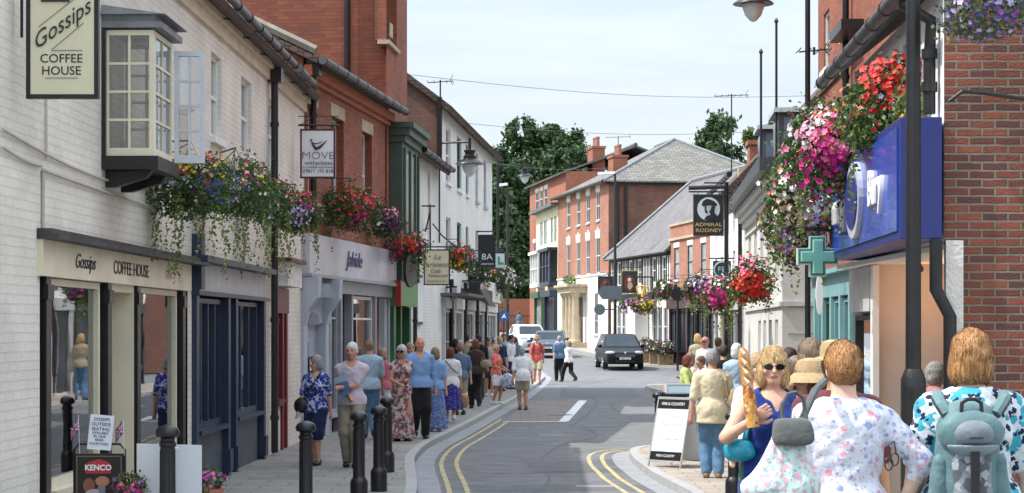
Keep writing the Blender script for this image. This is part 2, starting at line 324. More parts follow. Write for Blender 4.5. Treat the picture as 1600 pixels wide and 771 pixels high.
def window(f, a, b, z0, z1, par, fm=None, nx=2, ny=2, dep=.1, sill=None, pane=None, d=0, name='window', fr=.05, lintel=None):
    fm = fm or WHITE; mb = MB(); e0, e1 = d-dep-.04, d-dep+.02
    fb(mb, f, a, a+fr, z0, z1, e0, e1); fb(mb, f, b-fr, b, z0, z1, e0, e1); fb(mb, f, a+fr, b-fr, z0, z0+fr*1.3, e0, e1-.003); fb(mb, f, a+fr, b-fr, z1-fr, z1, e0, e1-.003)
    m = (z0+z1)/2; fb(mb, f, a+fr, b-fr, m-.022, m+.022, e0, e1-.004)
    for i in range(1, nx): c = a+(b-a)*i/nx; fb(mb, f, c-.012, c+.012, z0+fr, z1-fr, e0+.01, e1-.012)
    for j in range(1, ny):
        c = z0+(z1-z0)*j/ny
        if abs(c-m) > .05: fb(mb, f, a+fr, b-fr, c-.012, c+.012, e0+.01, e1-.014)
    o = mb.build(name, fm, par)
    p = MB(); p.quad(f.P(a+.01, z0+.01, e0+.02), f.P(b-.01, z0+.01, e0+.02), f.P(b-.01, z1-.01, e0+.02), f.P(a+.01, z1-.01, e0+.02)); p.build('pane', pane or PANE, o)
    if sill: s = MB(); fb(s, f, a-.07, b+.07, z0-.09, z0-.002, d-dep+.01, d+.07); s.build('sill', sill, o)
    if lintel: s = MB(); fb(s, f, a-.08, b+.08, z1+.003, z1+.24, d-.05, d+.012); s.build('lintel', lintel, o)
    return o
def gutter(f, a, b, z, d, par, r=.06, mat=None):
    mb = MB(); mb.tube([f.P(a, z, d), f.P(b, z, d)], r, 10)
    n = int((b-a)/.9)
    for i in range(n+1): c = a+.05+(b-a-.1)*i/max(1, n); mb.tube([f.P(c-.02, z, d), f.P(c+.02, z, d)], r+.013, 10)
    return mb.build('gutter', mat or BLK, par, smooth=True)
def pipe(f, a, z0, z1, d, par, r=.05, hopper=True, mat=None):
    mb = MB(); mb.tube([f.P(a, z0, d), f.P(a, z1, d)], r, 10)
    z = z0+.5
    while z < z1-.3: mb.tube([f.P(a, z, d), f.P(a, z+.07, d)], r+.014, 10); z += 1.5
    if hopper: fb(mb, f, a-.13, a+.13, z1-.02, z1+.2, d-.09, d+.12)
    return mb.build('downpipe', mat or BLK, par, smooth=True)
def roofq(mb, a, b, c, d, th=.1):
    n = (Vector(b)-Vector(a)).cross(Vector(d)-Vector(a)).normalized()
    if n.z < 0: n = -n
    return mb.prism([a, b, c, d], -n*th)

# ------------------------------------------------------------------ implicit surfaces (smoothly joined limbs), meshed with surface nets
class Sdf:
    def __init__(s, lo, hi, vox):
        s.vox = vox; s.lo = np.array(lo, float); n = np.ceil((np.array(hi)-s.lo)/vox).astype(int)+1
        s.ax = [s.lo[i]+vox*np.arange(n[i]) for i in range(3)]; s.g = np.full(n, 9., 'f')
    def _sub(s, lo, hi):
        i0 = [max(0, int((lo[k]-s.lo[k])/s.vox)-1) for k in range(3)]; i1 = [min(s.g.shape[k], int((hi[k]-s.lo[k])/s.vox)+3) for k in range(3)]
        if any(i1[k] <= i0[k] for k in range(3)): return None
        sl = tuple(slice(i0[k], i1[k]) for k in range(3))
        return sl, s.ax[0][sl[0]][:, None, None], s.ax[1][sl[1]][None, :, None], s.ax[2][sl[2]][None, None, :]
    def _mix(s, sl, d, k, op):
        g = s.g[sl]
        if op == 'u':
            if k > 0: h = np.clip(.5+.5*(g-d)/k, 0, 1); s.g[sl] = g+(d-g)*h-k*h*(1-h)
            else: s.g[sl] = np.minimum(g, d)
        else:
            d = -d
            if k > 0: h = np.clip(.5-.5*(g-d)/k, 0, 1); s.g[sl] = g+(d-g)*h+k*h*(1-h)
            else: s.g[sl] = np.maximum(g, d)
    def cone(s, a, b, ra, rb, k=.02, op='u', sy=1.):
        a = np.array(a, float); b = np.array(b, float); m = max(ra, rb)/min(sy, 1)+k*2+s.vox*2
        r = s._sub(np.minimum(a, b)-m, np.maximum(a, b)+m)
        if r is None: return s
        sl, x, y, z = r; y = a[1]+(y-a[1])/sy; bb = b.copy(); bb[1] = a[1]+(b[1]-a[1])/sy
        d = bb-a; q = max(d@d, 1e-9); t = np.clip(((x-a[0])*d[0]+(y-a[1])*d[1]+(z-a[2])*d[2])/q, 0, 1)
        s._mix(sl, np.sqrt((x-a[0]-d[0]*t)**2+(y-a[1]-d[1]*t)**2+(z-a[2]-d[2]*t)**2)-(ra+(rb-ra)*t), k, op); return s
    def ell(s, c, r, k=.02, op='u'):
        c = np.array(c, float); r = np.array(r, float); m = r+k*2+s.vox*2; q = s._sub(c-m, c+m)
        if q is None: return s
        sl, x, y, z = q; e = np.sqrt(((x-c[0])/r[0])**2+((y-c[1])/r[1])**2+((z-c[2])/r[2])**2)
        s._mix(sl, (e-1)*r.min(), k, op); return s
    def cutz(s, z, keep):
        zz = s.ax[2][None, None, :]; s.g = np.maximum(s.g, (zz-z) if keep == 'below' else (z-zz)); return s
    def cut(s, p, n):
        n = np.array(n, float); n /= np.linalg.norm(n); x, y, z = s.ax[0][:, None, None], s.ax[1][None, :, None], s.ax[2][None, None, :]
        s.g = np.maximum(s.g, (x-p[0])*n[0]+(y-p[1])*n[1]+(z-p[2])*n[2]); return s
    def wob(s, amp, f, seed=0):
        x, y, z = s.ax[0][:, None, None], s.ax[1][None, :, None], s.ax[2][None, None, :]
        s.g = s.g+amp*(np.sin(f*(x+.3*z)+seed+1.5*np.sin(f*.7*z+seed))*np.cos(f*.9*(y-.4*z)+seed*2)+.5*np.sin(f*1.7*z+3*np.sin(f*.6*x+seed))); return s
    def mesh(s):
        g = s.g; S = g < 0
        def both(ax):
            a = [slice(None)]*3; b = [slice(None)]*3; a[ax] = slice(0, -1); b[ax] = slice(1, None); return tuple(a), tuple(b)
        n = [d-1 for d in g.shape]; acc = np.zeros((*n, 3), 'f'); cnt = np.zeros(n, 'f')
        for ax in range(3):
            a, b = both(ax); c = S[a] != S[b]; den = np.where(c, g[a]-g[b], 1); t = np.where(c, g[a]/den, 0)
            o = [k for k in range(3) if k != ax]
            for i in (0, 1):
                for j in (0, 1):
                    sl = [slice(None)]*3; sl[o[0]] = slice(i, n[o[0]]+i); sl[o[1]] = slice(j, n[o[1]]+j); sl = tuple(sl)
                    cc = c[sl]; cnt += cc
                    acc[..., ax] += np.where(cc, t[sl], 0)
                    if i: acc[..., o[0]] += cc
                    if j: acc[..., o[1]] += cc
        act = cnt > 0; idx = np.full(n, -1, 'i8'); idx[act] = np.arange(act.sum())
        ii = np.stack(np.nonzero(act), 1); V = s.lo+(ii+acc[act]/cnt[act][:, None])*s.vox
        Q = []
        for ax in range(3):
            a, b = both(ax); c = S[a] != S[b]; o = [(ax+1) % 3, (ax+2) % 3]
            e = np.stack(np.nonzero(c), 1); ok = (e[:, o[0]] > 0) & (e[:, o[1]] > 0) & (e[:, o[0]] < n[o[0]]) & (e[:, o[1]] < n[o[1]]) & (e[:, ax] < n[ax]); e = e[ok]
            if not len(e): continue
            def at(d0, d1): q = e.copy(); q[:, o[0]] -= d0; q[:, o[1]] -= d1; return idx[q[:, 0], q[:, 1], q[:, 2]]
            quad = np.stack([at(1, 1), at(0, 1), at(0, 0), at(1, 0)], 1)
            fl = ~S[a][e[:, 0], e[:, 1], e[:, 2]]; quad[fl] = quad[fl][:, ::-1]; Q.append(quad)
        return V, np.concatenate(Q) if Q else np.zeros((0, 4), int)
    def build(s, name, mats, parent, mi=None, xf=None):
        V, Q = s.mesh()
        if not len(Q): return None
        m = None
        if mi: m = mi(V[Q].mean(1))
        if xf: V = xf(V)
        return np_mesh(name, V, Q, mats, parent, m, True)

# ------------------------------------------------------------------ people
SKIN = {k: M('skin_'+k, c, .55, var=.08, scale=20, bump=.1, spec=.35) for k, c in dict(fair=(.62, .36, .26), ruddy=(.58, .28, .19), tan=(.45, .24, .15), pale=(.68, .44, .34)).items()}
LIP = M('lips', (.42, .12, .11), .5); EYE = M('eye_dark', (.03, .02, .015), .2); BROW = M('eyebrow', (.16, .10, .06), .8)
HAIR = {k: hairmat('hair_'+k, c, d) for k, (c, d) in dict(white=((.62, .60, .57), (.75, .74, .72)), grey=((.22, .21, .20), (.36, .35, .34)), silver=((.42, .42, .42), (.6, .6, .6)), dark=((.025, .018, .013), (.05, .035, .025)), brown=((.10, .05, .025), (.17, .09, .045)),
        auburn=((.11, .028, .018), (.18, .05, .03)), blonde=((.50, .30, .12), (.68, .46, .22)), ginger=((.36, .16, .055), (.52, .27, .11)), sandy=((.30, .19, .11), (.45, .31, .2)), mousy=((.18, .12, .08), (.30, .22, .15))).items()}
def ik(a, b, l1, l2, hint):
    a = np.array(a, float); b = np.array(b, float); v = b-a; d = np.linalg.norm(v)
    if d > (l1+l2)*.998: b = a+v/d*(l1+l2)*.998; v = b-a; d = np.linalg.norm(v)
    u = v/d; h = np.array(hint, float); h = h-u*(h@u); h /= max(np.linalg.norm(h), 1e-6)
    x = (l1*l1-l2*l2+d*d)/(2*d); y = math.sqrt(max(0, l1*l1-x*x)); return a+u*x+h*y, b
def hand(S, wr, d, up, k, curl=.5, sc_=1., thumb=1):
    """palm with four unequal bent fingers and a side thumb; d points along the hand, up out of the back of the hand"""
    d = np.array(d, float); d /= np.linalg.norm(d); up = np.array(up, float); up = up-d*(up@d); up /= max(np.linalg.norm(up), 1e-6); sd = np.cross(d, up)
    wr = np.array(wr, float)
    for t in (-.027, -.009, .009, .027): S.cone(wr+sd*t*.6*sc_, wr+(d*.078+sd*t)*sc_, .013*sc_, .0125*sc_, k)
    for i, (t, l) in enumerate(((-.029, .066), (-.010, .076), (.010, .072), (.029, .056))):
        p = wr+(d*.082+sd*t)*sc_; a = curl
        for j, fr in enumerate((.42, .32, .26)):
            dd = d*math.cos(a)-up*math.sin(a); q = p+dd*l*fr*sc_; S.cone(p, q, (.0092-.0008*j)*sc_, (.0086-.0008*j)*sc_, .004); p = q; a += curl*.9
    p = wr+(d*.02-sd*.03*thumb)*sc_; q = p+(d*.035-sd*.028*thumb-up*.01)*sc_; S.cone(p, q, .013*sc_, .0105*sc_, .008); S.cone(q, q+(d*.032-sd*.004*thumb-up*.012)*sc_, .0105*sc_, .008*sc_, .004)
people = []
def person(label, X_, Y_, h=1.65, rot=0, top=None, sleeve=.4, bot=None, legs='trousers', shoes=None, hair='brown', style='short', skin='fair', build=1., stride=0., lean=0., la=None, ra=None, yaw=0, sit=False,
           vox=None, hat=None, glasses=False, road=False, hem=.0, neck='crew', bust=0., curl=.55, fine=False, tilt=0, z0=None, gp='people walking in the street', sole=0, lhint=None, rhint=None):
    """faces -y when rot is 0; la / ra are the hand targets of the arm at +x / -x, metres for a 1.7 m body"""
    s = h/1.7; b = build
    z0 = (G(Y_)-(.1 if road else 0)) if z0 is None else z0
    root = empty('person', (X_, Y_, z0), R_(rot), label, 'person', gp); root.scale = (s, s, s)
    vox = vox or (.0105 if Y_ < 15 else .014 if Y_ < 36 else .018 if Y_ < 60 else .022)
    sk = SKIN[skin]; female = bust > 0
    hz = .93 if not sit else .50
    if not sit: hz = min(.93, math.sqrt(max(.3, .842**2-(stride*.5)**2))+.105)
    dz = hz-.93
    sh = np.array((0, -lean*.42, 1.385+dz-abs(lean)*.10)); nk = sh+(0, -lean*.06, .05); hd = nk+np.array((0, -.012-lean*.10, .145-abs(lean)*.04))
    sw = (.158 if female else .178)*(1+(b-1)*.45)
    A = {}
    for sd in (1, -1):
        hp = np.array((sd*.085*b**.3, 0, hz-.03)); fy = -sd*stride*.5
        if sit: kn = np.array((sd*.12, -.42, .50)); an = np.array((sd*.11, -.40, .09))
        else: kn, an = ik(hp, (sd*.085*max(.8, 1-stride), fy, .085+(.07 if fy > .1 else 0)), .425, .42, (0, -1, 0))
        A['leg', sd] = (hp, kn, an, fy)
        sp = sh+(sd*sw, .0, -.035); tg = la if sd == 1 else ra
        if tg is None: tg = (sd*(sw+.07+.1*(b-1)), .02+sd*stride*.45-.09*((len(label)*(3+sd)) % 5)/4, .80+dz)
        hn = (lhint if sd == 1 else rhint) or (sd*.5, 1, -.3)
        el, wr = ik(sp, tg, .275, .245, hn); A['arm', sd] = (sp, el, wr)
    # ---- body: one continuous skin surface
    def torso(S, e, k=.05):
        c = lambda f: sh*f+np.array((0, 0, hz))*(1-f)
        S.ell((0, .005, hz+.0), (.155*b**.8+e, .105*b+e, .13+e), k); S.ell(c(.42)+(0, -.005*b-.03*(b-1), 0), (.128*b+e, .092*b**1.2+e, .17+e), k)
        S.ell(c(.74)+(0, .0, 0), (.152*b**.6+e, .105*b**.8+e, .17+e), k); S.cone(sh+(-sw*.80, .01, -.035), sh+(0, .015, -.012), .050+e, .056+e, k); S.cone(sh+(sw*.80, .01, -.035), sh+(0, .015, -.012), .050+e, .056+e, k); S.ell(sh+(0, .02, -.04), (.12+e, .075+e, .09+e), k)
        if bust:
            for t in (-1, 1): S.ell(c(.70)+(t*.065, -.07*b, -.01), (.062+e+bust*.02, .055+bust*.03+e, .062+e+bust*.02), .03)
    def limb(S, sd, e, t1=1., leg=False, k=.02):
        if leg:
            hp, kn, an, fy = A['leg', sd]; q = b**.6
            if t1 > .5: S.cone(hp, kn, .085*q+e, .057*q+e, k); f = (t1-.5)*2; m = kn+(an-kn)*min(f, .35); S.cone(kn, m, .055*q+e, .054*q+e, k); S.cone(m, kn+(an-kn)*f, .054*q+e, .036+e if f > .9 else .045*q+e, k) if f > .35 else 0
            else: S.cone(hp, hp+(kn-hp)*t1*2, .085*q+e, .07*q+e, k)
        else:
            sp, el, wr = A['arm', sd]; q = b**.6
            if t1 <= .5: S.cone(sp, sp+(el-sp)*t1*2, .045*q+e, .040*q+e, k)
            else: S.cone(sp, el, .045*q+e, .036*q+e, k); S.cone(el, el+(wr-el)*(t1-.5)*2, .036*q+e, .026+e+(1-t1)*.01, k)
    lo = [-.62, -.62, -.02]; hi = [.62, .55, 1.8+max(0, dz)]
    S = Sdf((min(-.34*b, A['arm', -1][1][0]-.1, A['arm', -1][2][0]-.16), -.6 if la or ra or sit else -.38, -.01), (max(.34*b, A['arm', 1][1][0]+.1, A['arm', 1][2][0]+.16), .42, 1.78), vox)
    torso(S, 0)
    for sd in (1, -1): limb(S, sd, 0); limb(S, sd, 0, leg=True)
    for sd in (1, -1):
        hp, kn, an, fy = A['leg', sd]; S.cone(an+(0, .02, -.03), an+(0, -.12, -.055 if an[2] < .12 else -.09), .036, .028, .02)
        sp, el, wr = A['arm', sd]; d = wr-el; hs = hand
        if fine or vox < .015:
            pass
        dn = d/np.linalg.norm(d); S.cone(wr, wr+dn*.07, .025, .034, .015, sy=.8)
        if not fine:
            o = np.cross(dn, (0, 1, 0)); o /= max(np.linalg.norm(o), 1e-6); bk = np.array((0, -.25, 0))
            for t in (-.024, -.008, .008, .024): S.cone(wr+dn*.075+o*t*.8, wr+dn*(.135-abs(t)*.6)+o*t+bk*.12, .0115, .0100, .003)
            S.cone(wr+dn*.02+np.array((0, -.02, 0)), wr+dn*.075+np.array((0, -.045, 0)), .014, .010, .008)
    S.cone(nk+(0, .015, -.06), hd+(0, .01, -.05), .056*b**.3, .052*b**.3, .025)
    cy, sy_ = math.cos(R_(yaw)), math.sin(R_(yaw))
    def hp_(x, y, z): return hd+np.array((x*cy-y*sy_, x*sy_+y*cy, z))
    fr_ = vox < .016
    S.ell(hp_(0, .012, .022), (.073, .090, .098), .01); S.ell(hp_(0, -.022, -.035), (.056, .062, .075), .03); S.ell(hp_(0, -.055, -.083), (.026, .024, .020), .02)
    S.cone(hp_(0, -.088, .015), hp_(0, -.105, -.022), .009, .014, .012)
    S.cone(hp_(-.03, -.075, .030), hp_(.03, -.075, .030), .014, .014, .015)
    for t in (-1, 1):
        S.ell(hp_(t*.073, .008, -.005), (.012, .018, .03), .006); S.ell(hp_(t*.045, -.06, -.02), (.022, .02, .02), .015)
        if fr_: S.ell(hp_(t*.030, -.092, .010), (.016, .012, .010), .008, 's')
    if fr_: S.cone(hp_(-.018, -.086, -.052), hp_(.018, -.086, -.052), .008, .008, .006)
    lipc, e1, e2 = hp_(0, -.092, -.052), hp_(-.03, -.082, .010), hp_(.03, -.082, .010); b1, b2 = hp_(-.03, -.09, .030), hp_(.03, -.09, .030)
    def face(C):
        m = np.zeros(len(C), int)
        def near(p, rx, rz): return (np.hypot((C[:, 0]-p[0])/rx, (C[:, 2]-p[2])/rz) < 1) & (np.linalg.norm(C-p, axis=1) < .045)
        m[near(lipc, .023, .010)] = 1
        for p in (e1, e2): m[near(p, .013, .007)] = 2
        for p in (b1, b2): m[near(p, .02, .006)] = 3
        return m
    body = S.build('body', [sk, LIP, EYE, BROW], root, face if vox < .019 else None)
    if fine:
        for sd in (1, -1):
            sp, el, wr = A['arm', sd]; d = wr-el; T = Sdf(wr-.2, wr+.2, .005); T.cone(el+(wr-el)*.9, wr, .027, .025, .01)
            hand(T, wr, d+np.array(fine[0] if sd == 1 else fine[1])*.3, fine[2] if sd == 1 else fine[3], .01, curl, 1.05, sd*fine[4])
            V, Q = T.mesh(); me = bpy.data.meshes.new('t'); n0 = len(body.data.vertices)
            bv = np.empty(n0*3, 'f'); body.data.vertices.foreach_get('co', bv); nf = len(body.data.polygons); bq = np.empty(nf*4, 'i'); body.data.loops.foreach_get('vertex_index', bq); mi = np.empty(nf, 'i'); body.data.polygons.foreach_get('material_index', mi)
            old = body; bpy.data.meshes.remove(me); V = np.vstack([bv.reshape(-1, 3), V]); Q = np.vstack([bq.reshape(-1, 4), Q+n0])
            body = np_mesh('body', V, Q, list(old.data.materials), root, np.concatenate([mi, np.zeros(len(Q)-nf, 'i')]), True); bpy.data.objects.remove(old); body.name = 'body'
    bx = dict(lo=(min(-.4*b, -.05+A['arm', -1][1][0]-.06, A['arm', -1][2][0]-.1), -.58 if la or ra or sit else -.4, .0), hi=(max(.4*b, A['arm', 1][1][0]+.11, A['arm', 1][2][0]+.1), .45, 1.6))
    seed = (hash(label) % 100)*.37 if False else (len(label)*7 % 31)*.37
    # ---- top
    if top:
        hm = hz-.08-hem; e = .019; T = Sdf((bx['lo'][0], bx['lo'][1], max(.0, hm-.1)), (bx['hi'][0], bx['hi'][1], 1.56+dz), vox)
        torso(T, e, .05)
        if legs == 'dress': T.cone((0, 0, hz-.02), (0, 0, hm+.05), .15*b+e, .2*b+e, .06)
        elif hem >= 0: T.ell((0, .005, hz-.02), (.158*b**.8+e+.016, .108*b+e+.016, .135+e), .03); T.cone((0, 0, hz-.02), (0, 0, hm-.05), .14*b**.8+e+.022, .15*b**.8+e+.03, .03, sy=.76)
        if sleeve > 0:
            for sd in (1, -1): limb(T, sd, .012+.006*(sleeve < .6), sleeve, k=.03)
        T.wob(.0035, 26, seed); T.wob(.0022, 55, seed+1)
        if vox < .012: T.wob(.0055, 13, seed+3); T.wob(.0028, 34, seed+5)
        T.cutz(hm, 'above')
        T.ell(nk+(0, -.05 if neck != 'back' else 0, .015), (.075 if sleeve > 0 else .095, .075, .055 if neck == 'crew' else .10), .008, 's')
        if neck == 'v': T.cone(nk+(0, -.10, 0), nk+(0, -.12, -.11), .055, .015, .01, 's')
        T.cutz(nk[2]+.02, 'below')
        if sleeve == 0:
            for sd in (1, -1): T.cut(sh+(sd*(sw-.028), 0, 0), (sd*1, 0, .12))
        tops = T.build('dress' if legs == 'dress' else 'top', top, root)
        if neck == 'collar':
            cl = MB(); c = [nk+np.array((math.sin(a)*.070*b**.3, .012+math.cos(a)*.066, .018-.035*(1 if abs(a) > 2.4 else 0)-.01*(abs(a) > 1.5))) for a in np.linspace(-2.75, 2.75, 15)]
            cl.tube(c, [.012]*15, 6); c2 = cl.build('collar', top, tops, smooth=True)
    # ---- legs
    if bot:
        e = .018
        if legs in ('trousers', 'shorts', 'culottes'):
            t1 = dict(trousers=.985, shorts=.5, culottes=.68)[legs]
            T = Sdf((-.3*b, -.6 if sit else -.42, 0), (.3*b, .42, hz+.12), vox); T.ell((0, .005, hz+.0), (.158*b**.8+e, .108*b+e, .125+e), .03)
            for sd in (1, -1):
                hp, kn, an, fy = A['leg', sd]; q = b**.6; x = .012 if legs == 'trousers' else .03
                T.cone(hp, kn, .088*q+e, .062*q+e+x, .025)
                if t1 > .5: T.cone(kn, kn+(an-kn)*((t1-.5)*2), .062*q+e+x*.6, (.05*q+e if legs == 'trousers' else .075*q+e), .02)
            T.wob(.004, 24, seed+2); T.wob(.002, 60, seed+3); T.cutz(hz+.065, 'below')
            if legs == 'shorts': T.cutz(A['leg', 1][1][2]+.03, 'above') if not sit else None
            if legs == 'culottes': T.cutz(.40*1+dz*.5, 'above')
            if legs == 'trousers': T.cutz(.035, 'above')
            T.build(legs, bot, root)
        else:
            z1 = dict(skirt=.34, maxi=.05, dress=.5, knee=.5, midi=.30)[legs]; T = Sdf((-.38*b, -.42, z1-.02), (.38*b, .42, hz+.12), vox)
            w1 = .235; T.ell((0, .005, hz+.0), (.158*b**.8+e, .108*b+e, .125+e), .03); T.cone((0, 0, hz-.05), (0, -.01, z1), .15*b+e, w1*b+e, .04, sy=.86)
            x, y, z = T.ax[0][:, None, None], T.ax[1][None, :, None], T.ax[2][None, None, :]; th = np.arctan2(y, x); T.g += .018*np.clip((hz-z)/(hz-z1), 0, 1)*np.sin(11*th+seed+2*z); T.wob(.002, 40, seed)
            T.cutz(hz+.065, 'below'); T.cutz(z1, 'above'); T.build('skirt', bot, root)
    # ---- shoes
    for sd in (1, -1):
        T = Sdf((-.3, -.62, -.01), (.3, .5, .32), min(vox, .016))
        hp, kn, an, fy = A['leg', sd]; d = -.055 if an[2] < .12 else -.085
        T.cone(an+(0, .025, -.04), an+(0, -.13, d), .045, .036, .015); T.ell(an+(0, -.05, -.055), (.046, .12, .03), .02); T.cone(an+(0, .02, -.03), an+(0, .015, .0), .044, .042, .01)
        T.cutz(.0, 'above'); T.build('shoe', shoes or BLK, root)
    # ---- hair
    if style != 'bald':
        e = {'crop': .008, 'short': .016, 'full': .019, 'bob': .020, 'long': .022, 'bun': .014, 'fringe': .017, 'back': .012}[style]; T = Sdf(hd-(.17, .19, .30 if style in ('long',) else .2), hd+(.17, .19, .2), min(vox, .012 if Y_ > 30 else .008))
        T.ell(hp_(0, .016, .028), (.073+e, .090+e, .098+e), .01)
        if style in ('bob', 'fringe', 'full'): 
            T.ell(hp_(0, .035, -.045), (.088+e*.4, .078+e*.4, .075), .03)
            if style != 'full':
                for t in (-1, 1): T.ell(hp_(t*.07, -.005, -.045), (.032, .045, .065), .02)
        if style == 'long': T.cone(hp_(0, .05, 0), hp_(0, .075, -.20), .085, .07, .03)
        if style == 'bun': T.ell(hp_(.015, .10, .0), (.035, .028, .03), .012)
        # clear the face
        T.ell(hp_(0, -.10, -.035), (.064, .085, .092 if style != 'fringe' else .070), .012, 's')
        if style in ('crop', 'short', 'back'): T.cut(hp_(0, 0, -.03), (0, -.75*cy, -.8)); T.cut(hp_(0, .0, -.075), (0, 0, -1))
        for t in (-1, 1):
            if style in ('crop', 'short', 'bun'): T.ell(hp_(t*.085, -.01, -.03), (.02, .03, .035), .006, 's')
        T.wob(.0022, 42, seed)
        ho = T.build('hair', HAIR[hair], root)
        if vox < .0125 and ho:
            me = ho.data; n_ = len(me.vertices); V = np.empty(n_*3, 'f'); me.vertices.foreach_get('co', V); V = V.reshape(-1, 3); NN = np.empty(n_*3, 'f'); me.vertices.foreach_get('normal', NN); NN = NN.reshape(-1, 3)
            k = rng.integers(0, n_, 5200 if Y_ < 12 else 2500); p, n = V[k], NN[k]
            g = np.array([0, 0, -1.])+rng.normal(size=p.shape)*.18
            if style == 'bun': g = (hp_(.015, .115, .0)-p); g /= np.linalg.norm(g, axis=1)[:, None]+1e-6; g += rng.normal(size=p.shape)*.12
            top_ = np.clip((p[:, 2]-hd[2]-.04)/.06, 0, 1)[:, None]; 
            if style != 'bun': rad = p-hd; rad[:, 2] = 0; g = g*(1-top_*.8)+rad/(np.linalg.norm(rad, axis=1)[:, None]+1e-6)*top_*1.2
            t = g-n*(g*n).sum(1)[:, None]; t /= np.linalg.norm(t, axis=1)[:, None]+1e-6; w_ = np.cross(n, t)*.0016; l = rng.uniform(.025, .062, (len(p), 1))
            P3_ = [p+n*.001, p+t*l*.5+n*(.0035-l*l*1.2), p+t*l+n*(.003-l*l*5+rng.uniform(-.004, .008, (len(p), 1)))]
            VV = np.stack([P3_[0]-w_, P3_[0]+w_, P3_[1]-w_, P3_[1]+w_, P3_[2]-w_*.3, P3_[2]+w_*.3], 1).reshape(-1, 3); b0 = (np.arange(len(p))*6)[:, None, None]
            np_mesh('hair_wisps', VV, (b0+np.array([[0, 1, 3, 2], [2, 3, 5, 4]])[None]).reshape(-1, 4), HAIR[hair], ho)['kind'] = 'stuff'
    if glasses:
        g = MB()
        for t in (-1, 1):
            c = hp_(t*.033, -.105, .010); n = 14; pts = [c+np.array((.028*math.cos(a)*(1+.1*t*math.cos(a)), 0, .020*math.sin(a)-.002)) for a in np.linspace(0, 6.283, n, endpoint=False)]
            g.prism([Vector(p) for p in pts], Vector((0, .006, 0))); g.tube([hp_(t*.062, -.10, .014), hp_(t*.078, .0, .008)], .003, 5)
        g.tube([hp_(-.01, -.107, .014), hp_(.01, -.107, .014)], .003, 5); g.build('sunglasses', M('dark_lens', (.01, .008, .008), .12, var=0), root)
    if hat:
        kind, hm_ = hat; T = MB()
        if kind == 'brim': T.lathe([(.142, .0), (.137, .012), (.10, .022), (.098, .07), (.088, .105), (.05, .118), (.002, .12)], hp_(0, .012, .045), 24); 
        elif kind == 'cloche': T.lathe([(.165, -.045), (.15, -.02), (.107, .02), (.104, .06), (.085, .10), (.04, .115), (.002, .118)], hp_(0, .015, .035), 24)
        else:
            T.lathe([(.090, .03), (.094, .05), (.088, .09), (.06, .118), (.02, .13), (.002, .131)], hp_(0, .012, .0), 20); c = hp_(0, -.10, .04); T.prism([Vector(hp_(x, y, .042-.01*(y < -.14))) for (x, y) in ((-.06, -.06), (-.05, -.14), (-.02, -.165), (.02, -.165), (.05, -.14), (.06, -.06))], Vector((0, 0, .008)))
        T.build('hat', hm_, root, smooth=True)
    people.append(root)
    return root, dict(A=A, sh=sh, nk=nk, hd=hd, s=s, hz=hz)
def wp(root, p):
    """a body-space point in world metres"""
    c, s_ = math.cos(root.rotation_euler.z), math.sin(root.rotation_euler.z); k = root.scale.x
    return Vector((root.location.x+k*(p[0]*c-p[1]*s_), root.location.y+k*(p[0]*s_+p[1]*c), root.location.z+k*p[2]))

# ------------------------------------------------------------------ ground, road, pavements
ASPH = M('asphalt', (.165, .168, .175), .85, var=.34, scale=1.7, bump=.6, bscale=140, det=14, nr=.78)
def paving(name, c1, c2, mort, bw, rh, rot=0):
    m = brick(name, c1, c2, mort, bw, rh, .008, .25, .22, rough=.85)
    return m
SLAB = paving('paving_slabs', (.30, .29, .27), (.24, .235, .225), (.12, .12, .115), .62, .45)
SLABR = paving('buff_paving', (.42, .37, .31), (.34, .30, .26), (.17, .155, .14), .42, .30)
SETT = paving('block_paving', (.25, .22, .205), (.19, .17, .165), (.10, .09, .09), .42, .16)
KERB = M('kerb_granite', (.36, .36, .36), .8, var=.12, scale=5, bump=.3); CHAN = M('channel_stone', (.26, .275, .29), .8, var=.12, scale=4, bump=.25)
YEL = M('yellow_line_paint', (.42, .36, .19), .75, var=.4, scale=9); WLN = M('white_line_paint', (.66, .67, .68), .7, var=.2, scale=9)
def cr(pts, step=.45):
    """smooth curve through plan points, evenly resampled"""
    p = np.array(pts, float); p = np.vstack([2*p[0]-p[1], p, 2*p[-1]-p[-2]]); out = []
    for i in range(1, len(p)-2):
        for t in np.linspace(0, 1, 24, endpoint=False):
            out.append(.5*((2*p[i])+(-p[i-1]+p[i+1])*t+(2*p[i-1]-5*p[i]+4*p[i+1]-p[i+2])*t*t+(-p[i-1]+3*p[i]-3*p[i+1]+p[i+2])*t**3))
    out.append(p[-2]); out = np.array(out); d = np.r_[0, np.cumsum(np.linalg.norm(np.diff(out, axis=0), axis=1))]
    q = np.linspace(0, d[-1], int(d[-1]/step)+2); return np.stack([np.interp(q, d, out[:, k]) for k in (0, 1)], 1)
def offs(c, o):   # positive = right of the direction of travel
    t = np.gradient(c, axis=0); t /= np.linalg.norm(t, axis=1)[:, None]; return c+np.stack([t[:, 1], -t[:, 0]], 1)*o
def strip(name, c, o0, o1, dz, mat, side=None, a=0, b=None, parent=None):
    c0, c1 = offs(c, o0)[a:b], offs(c, o1)[a:b]; mb = MB(); n = len(c0)
    vs = [(p[0], p[1], G(p[1])+dz) for p in c0]+[(p[0], p[1], G(p[1])+dz) for p in c1]; fs = [(i, n+i, n+i+1, i+1) for i in range(n-1)]
    if side is not None:
        k = len(vs); vs += [(p[0], p[1], G(p[1])+side) for p in c1]; fs += [(n+i, k+i, k+i+1, n+i+1) for i in range(n-1)]
    mb.add(vs, fs); return tag(mb.build(name, mat, parent), kind='structure')
